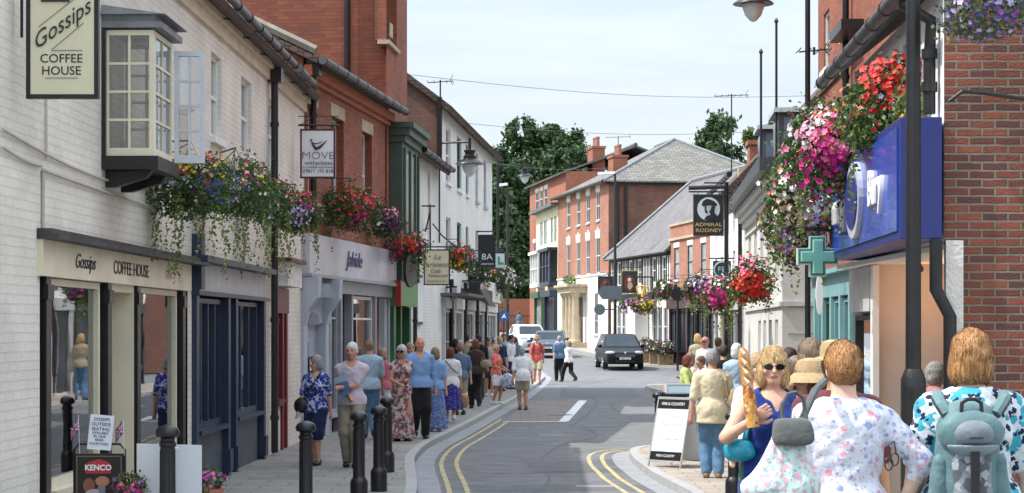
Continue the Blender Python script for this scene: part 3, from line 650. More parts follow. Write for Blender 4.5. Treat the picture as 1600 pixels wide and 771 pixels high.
ys = np.r_[np.arange(-40, 4, 8), np.arange(4, 22, .75), np.arange(22, 150, 1.5), np.arange(150, 1500, 60)]
def sheet(name, x0, x1, dz, mat, ya=-40, yb=1500):
    yy = [y for y in ys if ya <= y <= yb]; mb = MB(); n = len(yy)
    xs = [x0, -8, 0, 8, x1] if x1 > 10 else [x0, x1]
    vs = [(x, y, G(y)+dz) for x in xs for y in yy]; fs = [(j*n+i, (j+1)*n+i, (j+1)*n+i+1, j*n+i+1) for j in range(len(xs)-1) for i in range(n-1)]
    mb.add(vs, fs); return tag(mb.build(name, mat), kind='structure')
sheet('ground', -700, 700, -.13, M('far_ground', (.16, .17, .11), .95, var=.3, scale=.2))
sheet('road', -9.9, 12, -.1, ASPH, 0, 150)
KL = cr([(-1.25, 8), (-1.05, 18), (-1.14, 22.8), (-1.25, 25.2), (-1.40, 27.6), (-1.49, 29.8), (-1.43, 32.9), (-1.145, 36.6), (-.825, 40.9), (-.45, 46.4), (.13, 54.7), (.72, 65), (1.15, 74), (1.3, 82), (.5, 93), (-2.5, 108), (-7, 122)])
KR = cr([(2.6, 8), (2.35, 18), (2.15, 22.8), (2.06, 24.2), (1.92, 26.1), (1.88, 27.4), (1.84, 29.2), (1.93, 31.2), (2.30, 32.2), (3.2, 32.7), (4.6, 33.0)])
KR2 = cr([(4.7, 33.3), (4.75, 45), (4.75, 58), (4.55, 64), (4.70, 66.8), (5.4, 68), (7.5, 68.6)])
KR3 = cr([(12, 88.5), (8.6, 89.6), (7.0, 91), (6.2, 93.5), (4.7, 103), (3.3, 112), (1.7, 121), (.2, 130), (-1, 140)])
def pavement(name, c, xo, mat, sgn):
    c = offs(c, -.14*sgn); mb = MB(); n = len(c)
    xo_ = [xo(p[1]) if callable(xo) else xo for p in c]; K_ = 6
    vs = [(p[0]+(xo_[i]-p[0])*k/K_, p[1], G(p[1])) for k in range(K_+1) for i, p in enumerate(c)]
    mb.add(vs, [(k*n+i, (k+1)*n+i, (k+1)*n+i+1, k*n+i+1) for k in range(K_) for i in range(n-1)]); return tag(mb.build(name, mat), kind='structure')
pavement('pavement', KL, lambda y: -9.8 if y > 68 else -5, SLAB, 1); pavement('pavement', KR, 9.5, SLABR, -1)
pavement('pavement', KR2, 12, SLABR, -1); pavement('pavement', KR3, lambda y: 13 if y < 106 else 9, SLABR, -1)
for c, s_ in ((KL, 1), (KR, -1), (KR2, -1), (KR3, -1)): strip('kerb', c, -.145*s_, 0, .004, KERB, -.1)
strip('channel_strip', KL, .004, .30, -.094, CHAN); strip('channel_strip', KR, -.004, -.28, -.094, CHAN)
iL = [i for i, p in enumerate(KL) if p[1] > 43.5][0]; 
strip('yellow_line', KL, .37, .435, -.095, YEL, b=iL); strip('yellow_line', KL, .60, .665, -.095, YEL, b=iL)
strip('yellow_line', KR, -.41, -.475, -.095, YEL, b=-4); strip('yellow_line', KR, -.62, -.685, -.095, YEL, b=-4)
i3 = [i for i, p in enumerate(KR3) if 92 < p[1] < 118]; strip('yellow_line', KR3, -.3, -.42, -.095, YEL, a=i3[0], b=i3[-1])
def mark(name, pts, mat, dz=-.094):
    mb = MB(); n = 8; a, b, c, d = [Vector((p[0], p[1], 0)) for p in pts]   # a-b near edge, d-c far edge
    vs = []
    for i in range(n+1):
        for e, f_ in ((a, d), (b, c)): q = e.lerp(f_, i/n); vs.append((q.x, q.y, G(q.y)+dz))
    mb.add(vs, [(2*i, 2*i+1, 2*i+3, 2*i+2) for i in range(n)]); return tag(mb.build(name, mat), kind='structure')
mark('parking_bay', [(-.18, 42.3), (1.02, 42.3), (1.88, 54.6), (.5, 54.6)], SETT, -.093)
mark('parking_bay_line', [(-.2, 42.1), (1.2, 42.1), (1.2, 42.3), (-.2, 42.3)], WLN, -.092); mark('parking_bay_line', [(1.03, 42.32), (1.25, 42.32), (2.14, 54.7), (1.90, 54.7)], WLN, -.091)
for (a, b, y) in ((843, 879, 37), (915, 965, 40.6), (900, 960, 24.9)): mark('road_marking', [(X(a, y), y), (X(b, y), y), (X(b, y), y+.18), (X(a, y), y+.18)], M('worn_line', (.3, .31, .33), .8), -.096)
TARD = M('tar_patch', (.12, .123, .13), .8, var=.2, scale=3, bump=.5, bscale=120)
mark('tar_patch', [(.3, 27.4), (1.9, 27.9), (2.1, 30.4), (.2, 29.4)], TARD, -.0965); mark('tar_patch', [(1.4, 57), (3.9, 57), (4.2, 66), (1.7, 66)], TARD, -.0965)
mark('tar_patch', [(-.5, 24.2), (1.9, 24.4), (1.9, 25.3), (-.6, 25.1)], TARD, -.0965)
for y in (70, 76): mark('road_marking', [(2.2, y), (4.4, y+.3), (4.4, y+.5), (2.2, y+.2)], M('worn_line', (.3, .31, .33)), -.095)
mc = MB(); mc.lathe([(.3, 0), (.3, .006)], (1.15, 45.5, -.094), 20); tag(mc.build('manhole_cover', IRON), kind='structure')

TARS = M('tar_seam', (.05, .052, .058), .6, var=.3)
for pts in ([(.1, 23), (.5, 26), (.45, 30), (.9, 34), (1.6, 36.5), (1.5, 40)], [(1.2, 40), (1.9, 47), (2.4, 55), (2.2, 63)], [(-.6, 27.3), (.2, 27.2), (1.2, 27.5), (1.7, 27.4)], [(2.6, 46), (2.7, 52), (3.6, 58)], [(1.6, 66), (3.0, 72), (4.4, 80)]): c_ = cr(pts, .35); c_ = c_+rng.normal(size=c_.shape)*.012; strip('tar_seam', c_, -.018, .022, -.0955, TARS)
# ------------------------------------------------------------------ building materials
CRB = brick('cream_painted_brick', (.82, .785, .715), (.79, .75, .68), (.73, .69, .62), .235, .078, .009, .6, .2)
WHB = brick('white_painted_brick', (.80, .80, .78), (.76, .76, .75), (.68, .68, .67), .235, .078, .008, .5, .12)
RED1 = brick('orange_red_brick', (.36, .105, .055), (.26, .075, .042), (.15, .09, .07), .235, .082, .007, .5, .25, dark=(.20, .07, .05))
REDB = brick('dark_weathered_brick', (.24, .12, .085), (.18, .10, .08), (.13, .11, .10), .235, .08, .008, .5, .35, dark=(.09, .07, .065))
REDN = brick('old_mortared_brick', (.32, .092, .052), (.13, .042, .036), (.25, .21, .17), .232, .0755, .013, 1.0, .5, dark=(.085, .05, .05), mort_s=.45)
RED2 = brick('georgian_brick', (.42, .175, .115), (.34, .14, .095), (.40, .26, .2), .23, .08, .007, .3, .2)
RED3 = brick('terrace_brick', (.40, .14, .08), (.33, .11, .07), (.22, .14, .11), .235, .08, .007, .4, .22)
TILE = brick('plain_tile_roof', (.15, .095, .075), (.105, .075, .065), (.045, .035, .03), .17, .11, .012, 1., .4, dark=(.07, .065, .05))
SLATE = brick('grey_slate_roof', (.20, .195, .205), (.155, .15, .16), (.10, .10, .11), .28, .19, .010, .8, .25)
SLATE2 = brick('stone_grey_slate', (.25, .24, .215), (.17, .165, .155), (.07, .07, .07), .42, .24, .016, .9, .3, dark=(.15, .15, .15))
RENDW = M('white_render', (.80, .80, .78), .8, var=.05, scale=1.2, bump=.15, bscale=20); RENDC = M('cream_render', (.74, .68, .5), .8, var=.05, scale=1.2, bump=.1); RENDG = M('pale_grey_render', (.62, .62, .58), .8, var=.07, scale=1.3, bump=.2, bscale=25)
GREEN = M('dark_green_paint', (.035, .10, .055), .45, var=.2); LGREEN = M('apple_green_paint', (.11, .25, .09), .5, var=.1); TEAL = M('teal_paint', (.25, .45, .46), .5, var=.1)
REDP = M('red_paint', (.16, .010, .022), .45, var=.15); WIN_GREEN = M('green_window_paint', (.03, .16, .12), .5)
def building(name, label, cat, f, grp=None): return W(empty(name, (f.A.x, f.A.y, G(f.A.y)), 0, label, cat, grp))
def side_gable(mb, f, s, depth, z0, z1, zr, back=None):
    """end wall square to the facade at s, running back by depth, with a gable point"""
    b = lambda d, z: f.P(s, z, -d)
    mb.add([b(0, z0), b(depth, z0), b(depth, z1), b(depth/2, zr), b(0, z1)], [(0, 1, 2, 3, 4)]); return mb
def pitched(f, s0, s1, ze, zr, dep, par, mat, over=.3, th=.12, ends=.08):
    """two roof slopes, ridge parallel with the facade"""
    mb = MB(); k = (zr-ze)/(dep/2)
    roofq(mb, f.P(s0-ends, ze-over*k, over), f.P(s1+ends, ze-over*k, over), f.P(s1+ends, zr, -dep/2), f.P(s0-ends, zr, -dep/2), th)
    roofq(mb, f.P(s0-ends, ze-over*k, -dep-over), f.P(s1+ends, ze-over*k, -dep-over), f.P(s1+ends, zr, -dep/2-.01), f.P(s0-ends, zr, -dep/2-.01), th)
    o = mb.build('roof', mat, par); r = MB(); r.tube([f.P(s0-ends, zr+.03, -dep/2), f.P(s1+ends, zr+.03, -dep/2)], .13, 8); r.build('ridge_tiles', mat, o); return o
def chimney(f, s, d, z0, z1, w_, dp, par, mat, pots=2):
    mb = MB(); fb(mb, f, s-w_/2, s+w_/2, z0, z1, d-dp/2, d+dp/2); fb(mb, f, s-w_/2-.06, s+w_/2+.06, z1+.002, z1+.15, d-dp/2-.06, d+dp/2+.06); c = mb.build('chimney', mat, par)
    for i in range(pots): p = MB(); p.lathe([(.13, 0), (.11, .5), (.14, .52), (.13, .62), (.09, .62)], f.P(s+(i-(pots-1)/2)*w_/max(pots, 1)*.9, z1+.15, d), 12); p.build('chimney_pot', M('terracotta', (.35, .13, .08), .8) if i % 3 != 1 else LEAD, c, smooth=True)
    return c
def back_walls(mb, f, s0, s1, z0, z1, dep):
    mb.quad(f.P(s0, z0, -dep), f.P(s1, z0, -dep), f.P(s1, z1, -dep), f.P(s0, z1, -dep))
def room(f, a, b, z0, z1, par, dep=1.6, mat=None, d=-.16):
    """dim interior behind a shop window: floor, back, sides, ceiling"""
    mb = MB(); p = f.P
    mb.quad(p(a, z0, d-dep), p(b, z0, d-dep), p(b, z1, d-dep), p(a, z1, d-dep)); mb.quad(p(a, z0, d), p(b, z0, d), p(b, z0, d-dep), p(a, z0, d-dep)); mb.quad(p(a, z1, d), p(b, z1, d), p(b, z1, d-dep), p(a, z1, d-dep))
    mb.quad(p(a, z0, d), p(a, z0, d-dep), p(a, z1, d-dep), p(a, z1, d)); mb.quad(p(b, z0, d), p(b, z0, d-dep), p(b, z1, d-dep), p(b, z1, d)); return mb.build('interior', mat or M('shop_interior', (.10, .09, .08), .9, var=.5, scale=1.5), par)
def shop_window(f, a, b, z0, z1, par, fm, nx=1, d=0, tz=None, curve=False, stall=None, inside=None, g=None):
    mb = MB(); e0, e1 = d-.1, d-.02
    fb(mb, f, a, a+.06, z0, z1, e0, e1); fb(mb, f, b-.06, b, z0, z1, e0, e1); fb(mb, f, a+.06, b-.06, z0, z0+.08, e0, e1-.002); fb(mb, f, a+.06, b-.06, z1-.06, z1, e0, e1-.002)
    for i in range(1, nx): c = a+(b-a)*i/nx; fb(mb, f, c-.02, c+.02, z0+.08, z1-.06, e0+.01, e1-.01)
    if tz: fb(mb, f, a+.06, b-.06, tz-.02, tz+.02, e0+.012, e1-.012)
    fb(mb, f, a-.05, b+.05, z0-.06, z0-.002, d-.1, d+.08)
    o = mb.build('shop_window', fm, par); p = MB(); p.quad(f.P(a+.02, z0, d-.07), f.P(b-.02, z0, d-.07), f.P(b-.02, z1, d-.07), f.P(a+.02, z1, d-.07)); p.build('pane', g or CLEAR, o)
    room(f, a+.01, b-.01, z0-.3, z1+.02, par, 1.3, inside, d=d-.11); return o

# ================================================================== LEFT SIDE
WD = .02
def lineL(px, A, slope):   # Y where pixel column px meets a wall line X = A.x + slope (Y - A.y)
    k = (px-800)/FP; return (A[0]-slope*A[1])/(k-slope)
A0 = (-3.66-.02*23.8, 10.0); A1 = (-3.66, 33.8)
f1 = F(A0, A1, 'L')
b1 = building('painted_brick_building', 'long cream painted brick building with a coffee house and navy shopfront below', 'building', f1)
S = lambda px: f1.s_(px)
gl = lambda s: G(f1.P(s, 0).y)
EZ = 6.1
sg0, sg1 = S(62), S(290)     # coffee house front
wins1 = [(S(330), S(346), 4.42, 5.5), (S(377), S(393), 4.42, 5.5), (S(420), S(431), 4.42, 5.5)]
sn0, sn1 = S(300), S(409); rd0, rd1 = S(426), S(447)
mb = MB(); wall(mb, f1, 0, f1.L, 2.95, EZ, wins1); wall(mb, f1, 0, sg0, 0, 2.95); wall(mb, f1, sg1+.12, sn0-.02, 0, 2.95); wall(mb, f1, S(412), S(425), 0, 2.95); wall(mb, f1, S(449), f1.L, 0, 2.95); wall(mb, f1, sg0, sg1+.12, 2.72, 2.95); wall(mb, f1, sn0-.02, S(412), 2.8, 2.95); wall(mb, f1, S(425), S(449), 2.6, 2.95)
side_gable(mb, f1, f1.L, 7, 0, EZ, 8.3); back_walls(mb, f1, 0, f1.L, 0, EZ, 7); side_gable(mb, f1, 0, 7, 0, EZ, 8.3)
mb.build('wall', CRB, b1)
pitched(f1, 0, f1.L, EZ+.12, 8.4, 7, b1, TILE, .28)
mb = MB(); fb(mb, f1, 0, f1.L, EZ-.34, EZ-.18, 0, .05); fb(mb, f1, 0, f1.L, EZ-.179, EZ-.02, 0, .11); fb(mb, f1, 0, f1.L, EZ-.019, EZ+.03, 0, .2); mb.build('cornice', M('cornice_paint', (.66, .58, .45), .7, var=.12), b1)
gutter(f1, 0, S(432), EZ+.02, .3, b1, .055); gutter(f1, S(434), S(459), EZ-.02, .34, b1, .06, M('lead_gutter', (.09, .09, .10), .55, var=.3))
pipe(f1, S(419), .05, EZ-.35, .1, b1, .055)
for i, h in enumerate(wins1): window(f1, *h, b1, WHITE, 1, 2, .08, sill=WHITE, pane=CURT)
mb = MB()
for k in range(14): s_ = 2+k*1.6; mb.tube([f1.P(s_, EZ-.12, .03), f1.P(s_, EZ-.16, .2), f1.P(s_, EZ-.02, .3)], .012, 5)
mb.each('gutter_bracket', BLK, b1)
mb = MB()   # cables along the wall
for (pa, pb, z, sag) in ((0, 240, 3.52, .10), (62, 245, 3.30, .12), (0, 60, 3.38, .02)):
    a, b = S(pa), S(pb); mb.tube([f1.P(a+(b-a)*t, z+(.0 if pa == 0 else .12*math.sin(t*3))-sag*math.sin(3.14*t)-.05*t, .025) for t in np.linspace(0, 1, 16)], .014, 5)
mb.tube([f1.P(S(64), z, .02) for z in (2.6, 3.0, 3.3)], .016, 5); mb.tube([f1.P(S(69), z, .02) for z in (3.4, 3.9, 4.3)], .010, 5)
mb.each('cable', M('painted_cable', (.5, .46, .40), .7), b1)
# coffee house shopfront
cf = 2.36+gl(sg0); ft = 2.71
mb = MB(); fb(mb, f1, sg0-.08, sg1+.1, 2.398, ft, -.12, .05); mb.build('fascia', M('aged_cream_fascia', (.74, .66, .50), .65, var=.12, scale=2.5), b1)
text('COFFEE HOUSE', .19, f1.P(S(198), 2.55, .055), f1.u, (0, 0, 1), IRON, b1, sx=1.25, ext=.003); text('Gossips', .19, f1.P(S(124), 2.56, .055), f1.u, (0, 0, 1), IRON, b1, shear=.45, sx=1.3, ext=.003); text('Gifts', .17, f1.P(S(256), 2.56, .055), f1.u, (0, 0, 1), M('faded_letter', (.5, .43, .3), .7), b1, shear=.45, sx=1.2, ext=.003)
mb = MB(); fb(mb, f1, sg0-.1, sg1+.55, 2.712, 2.75, 0, .19); fb(mb, f1, sg0-.1, sg1+.55, 2.751, 2.80, 0, .13); mb.build('cornice', M('lead_flashing', (.045, .045, .05), .55, var=.5, scale=5), b1)
gz = gl(sg0+1)-.0
cols = [S(72), S(168), S(214), S(285)]
mb = MB()
for c in cols: fb(mb, f1, c-.08, c+.08, gz-.2, 2.395, -.1, .025); fb(mb, f1, c-.10, c+.10, 2.2, 2.33, -.1, .045)
mb.each('pilaster', BLK, b1, 2)
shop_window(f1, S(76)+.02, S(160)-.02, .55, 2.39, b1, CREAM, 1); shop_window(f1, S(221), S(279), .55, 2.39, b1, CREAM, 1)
mb = MB(); fb(mb, f1, S(74), S(166), gz-.2, .48, -.12, .0); fb(mb, f1, S(217), S(281), gz-.2, .48, -.12, .0); mb.each('stall_riser', BLK, b1)
mb = MB(); p = f1.P; a, b = S(170)+.1, S(212)-.08
mb.quad(p(a, gz-.1, 0), p(a, gz-.1, -1.1), p(a, 2.4, -1.1), p(a, 2.4, 0)); mb.quad(p(b, gz-.1, 0), p(b, gz-.1, -1.1), p(b, 2.4, -1.1), p(b, 2.4, 0)); fb(mb, f1, a, b, 2.32, 2.4, -1.1, -.01); mb.build('doorway', CREAM, b1)
mb = MB(); fb(mb, f1, a, b, gz-.1, 2.3, -1.15, -1.1); d_ = mb.build('door', CREAM, b1); mb = MB(); fb(mb, f1, a+.15, b-.15, 1.2, 2.1, -1.099, -1.09); mb.build('pane', PANE, d_); mb = MB(); mb.lathe([(.03, 0), (.03, .04)], f1.P(b-.12, 1.15, -1.1), 10, f1.n); mb.build('handle', M('brass', (.5, .35, .12), .3, 1.), d_)
# navy shopfront
mb = MB(); fb(mb, f1, sn0, sn1+.1, 2.42, 2.76, -.1, .05); mb.build('fascia', M('faded_white_board', (.52, .53, .55), .6, var=.1), b1)
mb = MB(); fb(mb, f1, sn0-.05, sn1+.2, 2.765, 2.84, -.1, .2); fb(mb, f1, sn0-.05, sn1+.2, 2.36, 2.415, -.1, .1)
for c in (S(302), S(352), S(364), S(408)): fb(mb, f1, c-.09, c+.09, -.1, 2.355, -.1, .06); fb(mb, f1, c-.12, c+.12, .05, .35, -.1, .09)
fb(mb, f1, sn0-.02, sn0+.22, 2.43, 3.1, -.1, .12)
mb.build('shop_front', NAVY, b1)
mb = MB(); fb(mb, f1, S(306), S(350), .0, .62, -.1, -.02); fb(mb, f1, S(367), S(404), .0, .66, -.1, -.02); mb.each('stall_riser', M('slate_blue_panel', (.06, .075, .10), .5, var=.3), b1)
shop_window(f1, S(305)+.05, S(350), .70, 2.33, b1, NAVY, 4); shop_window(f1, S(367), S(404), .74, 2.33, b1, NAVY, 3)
mb = MB(); fb(mb, f1, S(353)+.1, S(363)-.1, -.05, 2.33, -.35, -.3); d_ = mb.build('door', NAVY, b1); mb = MB(); fb(mb, f1, S(355), S(361), 1.1, 2.1, -.29, -.285); mb.build('pane', PANE, d_)
# red shop door and window
mb = MB(); fb(mb, f1, S(426), S(449), 2.2, 2.6, -.1, .03); fb(mb, f1, S(427), S(430), 0, 2.2, -.08, .02); fb(mb, f1, S(439), S(441), 0, 2.2, -.08, .03); fb(mb, f1, S(446), S(448), 0, 2.2, -.08, .02); fb(mb, f1, S(430), S(439), .72, .82, -.08, .06); fb(mb, f1, S(441)+.01, S(446)-.01, -.02, 2.2, -.1, -.02); mb.build('shop_front', REDP, b1)
mb = MB(); fb(mb, f1, S(430), S(439), 0, .72, -.08, -.01); mb.build('stall_riser', WHB, b1)
shop_window(f1, S(430)+.01, S(439)-.01, .83, 2.2, b1, REDP, 1, d=-.01)
mb = MB(); fb(mb, f1, S(425), S(448), 2.62, 3.0, 0, .25); mb.build('awning_box', M('butterfly_sign_white', (.7, .68, .66), .6, var=.3, scale=9), b1); mb = MB(); fb(mb, f1, S(424), S(449), 3.0, 3.06, 0, .32); mb.build('awning_trim', M('maroon_trim', (.14, .02, .025), .5), b1)

# oriel window
def oriel():
    o = W(empty('oriel_window', f1.P(S(160)+.4, 3.6), 0, 'cream painted oriel window with black lead roof and an opened casement on the cream wall', 'window'))
    a, b = S(160)+.0, S(160)+.95; d = .50; z0, z1 = 3.62, 4.86
    ya = f1.P(a, 0).y
    mb = MB(); fb(mb, f1, a-.05, b+.08, z1, z1+.06, 0, d+.08); fb(mb, f1, a-.03, b+.05, z1+.061, z1+.12, 0, d+.03); mb.hexa([f1.P(a-.1, z1+.121, 0), f1.P(b+.12, z1+.121, 0), f1.P(b+.12, z1+.121, d+.13), f1.P(a-.1, z1+.121, d+.13), f1.P(a-.05, z1+.22, 0), f1.P(b+.05, z1+.22, 0), f1.P(b, z1+.145, d), f1.P(a, z1+.145, d)]); mb.build('roof', LEAD, o)
    mb = MB(); fb(mb, f1, a-.05, b+.05, z0-.13, z0, 0, d+.05)
    for c in (a+.12, b-.15): mb.prism([f1.P(c, z0-.131, 0), f1.P(c, z0-.131, d-.05), f1.P(c, z0-.2, d-.1), f1.P(c, z0-.26, .2), f1.P(c, z0-.29, .1), f1.P(c, z0-.29, 0)], f1.u*.1)
    mb.build('base', BLK, o)
    mb = MB(); fb(mb, f1, a-.045, a+.0, z0, z1, -.02, .04); mb.build('trim', BLK, o)
    # glazed sides
    def light(name, P3, w_, nx, mat, par, h=z1-z0-.02):
        m = MB(); bx = lambda u0, u1, v0, v1, t0=0, t1=.05: m.hexa([P3(u0, v0, t0), P3(u1, v0, t0), P3(u1, v0, t1), P3(u0, v0, t1), P3(u0, v1, t0), P3(u1, v1, t0), P3(u1, v1, t1), P3(u0, v1, t1)])
        bx(0, .045, 0, h); bx(w_-.045, w_, 0, h); bx(.045, w_-.045, 0, .08); bx(.045, w_-.045, h-.05, h)
        for i in range(1, nx): c = w_*i/nx; bx(c-.012, c+.012, .08, h-.05, .008, .042)
        for j in range(1, 4): c = .08+(h-.13)*j/4; bx(.045, w_-.045, c-.012, c+.012, .006, .044)
        q = m.build(name, mat, par); g = MB(); g.quad(P3(.02, .04, .02), P3(w_-.02, .04, .02), P3(w_-.02, h-.02, .02), P3(.02, h-.02, .02)); g.build('pane', CLEAR, q); return q
    u, n = f1.u, f1.n
    light('side_light', lambda x, y, t: f1.P(a+t, z0+y, .02+x), d-.02, 2, CREAM, o); light('front_light', lambda x, y, t: f1.P(a+.052+x, z0+y, d-t), b-a-.1, 2, CREAM, o)
    light('side_light', lambda x, y, t: f1.P(b-t, z0+y, .02+x), d-.07, 2, CREAM, o)
    cw = .30; light('casement', lambda x, y, t: f1.P(b+.05+t+x*.1, z0+.02+y, d+.0+x), cw, 2, M('pale_casement', (.60, .63, .68), .5), o, h=z1-z0-.10)
    mb = MB(); fb(mb, f1, a+.06, b-.1, z0+.003, z1-.01, -1.0, -.98); mb.build('interior', M('oriel_room', (.34, .31, .28), .9, var=.5, scale=4), o)
    mb = MB(); mb.lathe([(.045, 0), (.06, .13), (.062, .14)], f1.P(a+.2, z0+.01, .18), 12); mb.build('plant_pot', WHITE, o, smooth=True)
oriel()

# brick shop with the grey fascia, tall gabled brick building above it
f2 = F((-3.66, 33.8), (-3.66+.127*7.8, 41.6), 'L'); S2 = lambda px, d=0: f2.s_(px, d)
b2 = building('brick_shop', 'orange brick shop with stone lintels and a grey boutique front', 'shop', f2)
wn = [(S2(481), S2(495), 4.25, 5.95), (S2(518), S2(537), 4.25, 5.95), (S2(566), S2(581), 4.25, 5.95)]
mb = MB(); wall(mb, f2, 0, f2.L, 3.65, 6.6, wn, .2); wall(mb, f2, 0, .25, 0, 3.65); wall(mb, f2, f2.L-.02, f2.L, 0, 3.65)
mb.prism([f2.P(.02, 5.5, -.02), f2.P(.02, 6.75, -.02), f2.P(.02, 9.4, -5.5), f2.P(.02, 5.5, -5.5)], f2.u*.25)
mb.build('wall', RED1, b2)
mb = MB(); fb(mb, f2, 0, f2.L, 6.33, 6.42, 0, .06); fb(mb, f2, 0, f2.L, 6.421, 6.6, 0, .14); mb.build('cornice', M('moulded_brick', (.36, .12, .06), .8, var=.15), b2)
mb = MB(); roofq(mb, f2.P(-.1, 6.7, .3), f2.P(f2.L, 6.7, .3), f2.P(f2.L, 9.5, -5.5), f2.P(-.1, 9.5, -5.5)); r_ = mb.build('roof', TILE, b2)
mb = MB(); mb.tube([f2.P(.05, 6.85, .2), f2.P(.05, 9.62, -5.5)], .09, 6); mb.build('verge', M('mossy_verge', (.22, .21, .17), .9, var=.3), r_)
gutter(f2, -.1, f2.L+.15, 6.66, .36, b2, .075, M('lead_gutter', (.09, .09, .10)))
for h in wn: o_ = window(f2, *h, b2, WHITE, 1, 2, .17, sill=STONE, lintel=STONE)
pipe(f2, S2(480), 3.7, 6.45, .12, b2, .055, True)
GS = M('grey_shopfront', (.30, .32, .36), .45, var=.1); FASC = M('silver_fascia', (.46, .46, .52), .32, var=.12, scale=2)
mb = MB(); fb(mb, f2, S2(468), f2.L-.05, 2.92, 3.62, -.1, .18); mb.build('fascia', FASC, b2)
text('Jabide', .42, f2.P(S2(553, .18), 3.27, .19), f2.u, (0, 0, 1), M('violet_letters', (.07, .05, .14), .4), b2, shear=.35, ext=.012, sx=1.4)
mb = MB(); fb(mb, f2, S2(466), f2.L, 2.86, 2.918, -.1, .24); fb(mb, f2, S2(466), f2.L, 2.62, 2.858, -.1, .08)
for c in (S2(513), S2(530), S2(547), S2(584), f2.L-.2): fb(mb, f2, c-.07, c+.07, 0, 2.615, -.1, .05)
fb(mb, f2, f2.L-.6, f2.L-.28, 0, 2.6, -.1, .02); mb.build('shop_front', GS, b2)
shop_window(f2, S2(513)+.08, S2(530)-.08, .35, 2.6, b2, GREYP, 1, tz=2.15); shop_window(f2, S2(547)+.08, S2(584)-.08, .35, 2.6, b2, WHITE, 1, tz=2.15)
room(f2, S2(530)+.08, S2(547)-.08, 0, 2.6, b2, 2.5, d=-.1)
for c, (cw) in ((S2(520), (.3, .28, .3)), (S2(538), (.06, .06, .08)), (S2(566), (.35, .42, .2))):
    mb = MB(); mb.lathe([(.05, 1.05), (.16, .95), (.13, .7), (.2, .3), (.22, .05)], f2.P(c, .5, -.7), 12); mb.build('display_dress', fabric('display_%d' % int(cw[0]*100), cw), b2, smooth=True)
# arched grey doorway
LB = M('pale_blue_grey_paint', (.42, .47, .55), .5, var=.08)
a, b = S2(466), S2(506); mb = MB(); fb(mb, f2, a, a+.28, 0, 2.5, -.1, .10); fb(mb, f2, b-.28, b, 0, 2.5, -.1, .10); fb(mb, f2, a+.28, b-.28, 2.05, 2.60, -.1, .04)
for c in (a+.02, b-.26): mb.prism([f2.P(c, 2.0, .101), f2.P(c, 2.25, .16), f2.P(c, 2.5, .34), f2.P(c, 2.85, .36), f2.P(c, 2.85, 0), f2.P(c, 2.0, 0)], f2.u*.24)
mb.build('door_case', LB, b2)
m_ = (a+b)/2; mb = MB(); mb.prism([f2.P(m_+.55*math.cos(t), 2.5+.26*math.sin(t), .3) for t in np.linspace(0, 3.1416, 12)], f2.n*-.3); mb.prism([f2.P(m_+.42*math.cos(t), 2.02+.22*math.sin(t), .045) for t in np.linspace(0, 3.1416, 12)], f2.n*.01); mb.build('arch_hood', M('slate_hood', (.20, .23, .28), .5), b2)
mb = MB(); fb(mb, f2, a+.28, b-.28, 0, 2.04, -.14, -.08); d_ = mb.build('door', LB, b2); mb = MB(); fb(mb, f2, m_-.2, m_-.05, 1.3, 1.7, -.079, -.06); fb(mb, f2, m_+.05, m_+.2, 1.3, 1.7, -.079, -.06); mb.each('door_panel', GREYP, d_)
mb = MB(); fb(mb, f2, m_+.0, m_+.34, 1.15, 1.45, -.058, -.04); nb = mb.build('notice_frame', IRON, b2); mb = MB(); fb(mb, f2, m_+.05, m_+.29, 1.2, 1.4, -.039, -.035); mb.build('notice', PAPER, nb)
mb = MB(); fb(mb, f2, f2.L-.3, f2.L-.2, 2.45, 3.0, .2, .32); mb.build('alarm_box', M('alarm_red', (.5, .04, .03), .5), b2)

P3 = (-2.66, 41.6); SL3 = .0833
def pl3(y): return (P3[0]+SL3*(y-P3[1]), y)
f3 = F(pl3(41.62), pl3(44.4), 'L'); S3 = lambda px, d=0: f3.s_(px, d)
b3 = building('tall_brick_building', 'tall orange brick building with an arched upper window and green oriel front', 'building', f3)
ah = (S3(604), S3(620), 8.15, 10.4)
mb = MB(); wall(mb, f3, 0, f3.L, 2.6, 11.6, [ah], .25); mb.quad(f3.P(0, 0, 0), f3.P(0, 0, -9.5), f3.P(0, 11.6, -9.5), f3.P(0, 11.6, 0)); mb.quad(f3.P(f3.L, 0, 0), f3.P(f3.L, 0, -9.5), f3.P(f3.L, 11.6, -9.5), f3.P(f3.L, 11.6, 0)); back_walls(mb, f3, 0, f3.L, 0, 11.6, 9.5); mb.build('wall', RED1, b3)
mb = MB(); fb(mb, f3, -.2, f3.L+.2, 11.6, 11.75, -9.7, .2); mb.build('roof', SLATE, b3)
window(f3, ah[0], ah[1], ah[2], ah[3], b3, WHITE, 2, 2, .2, sill=STONE)
mb = MB(); c_ = (ah[0]+ah[1])/2; r0 = (ah[1]-ah[0])/2; mb.prism([f3.P(c_+r0*math.cos(t), 10.4+r0*math.sin(t)*1.1, .01) for t in np.linspace(0, 3.1416, 12)], f3.n*.02); mb.build('arch_light', PANE, b3)
mb = MB(); 
for i in range(10): t0, t1 = 3.1416*i/10+.03, 3.1416*(i+1)/10-.03; mb.prism([f3.P(c_+r*math.cos(t), 10.4+r*1.1*math.sin(t), .0) for r, t in ((r0, t0), (r0+.28, t0), (r0+.28, t1), (r0, t1))], f3.n*.06)
mb.build('brick_arch', M('rubbed_brick', (.42, .14, .08), .8), b3)
mb = MB()
for z in (8.3, 10.0): fb(mb, f3, 0, .45, z, z+.3, -.3, .012)
mb.each('stone_block', STONE, b3)
mb = MB(); mb.tube([f3.P(-.12, 6.9, -.9), f3.P(-.12, 11.5, -.9)], .07, 8); mb.build('downpipe', BLK, b3, smooth=True)
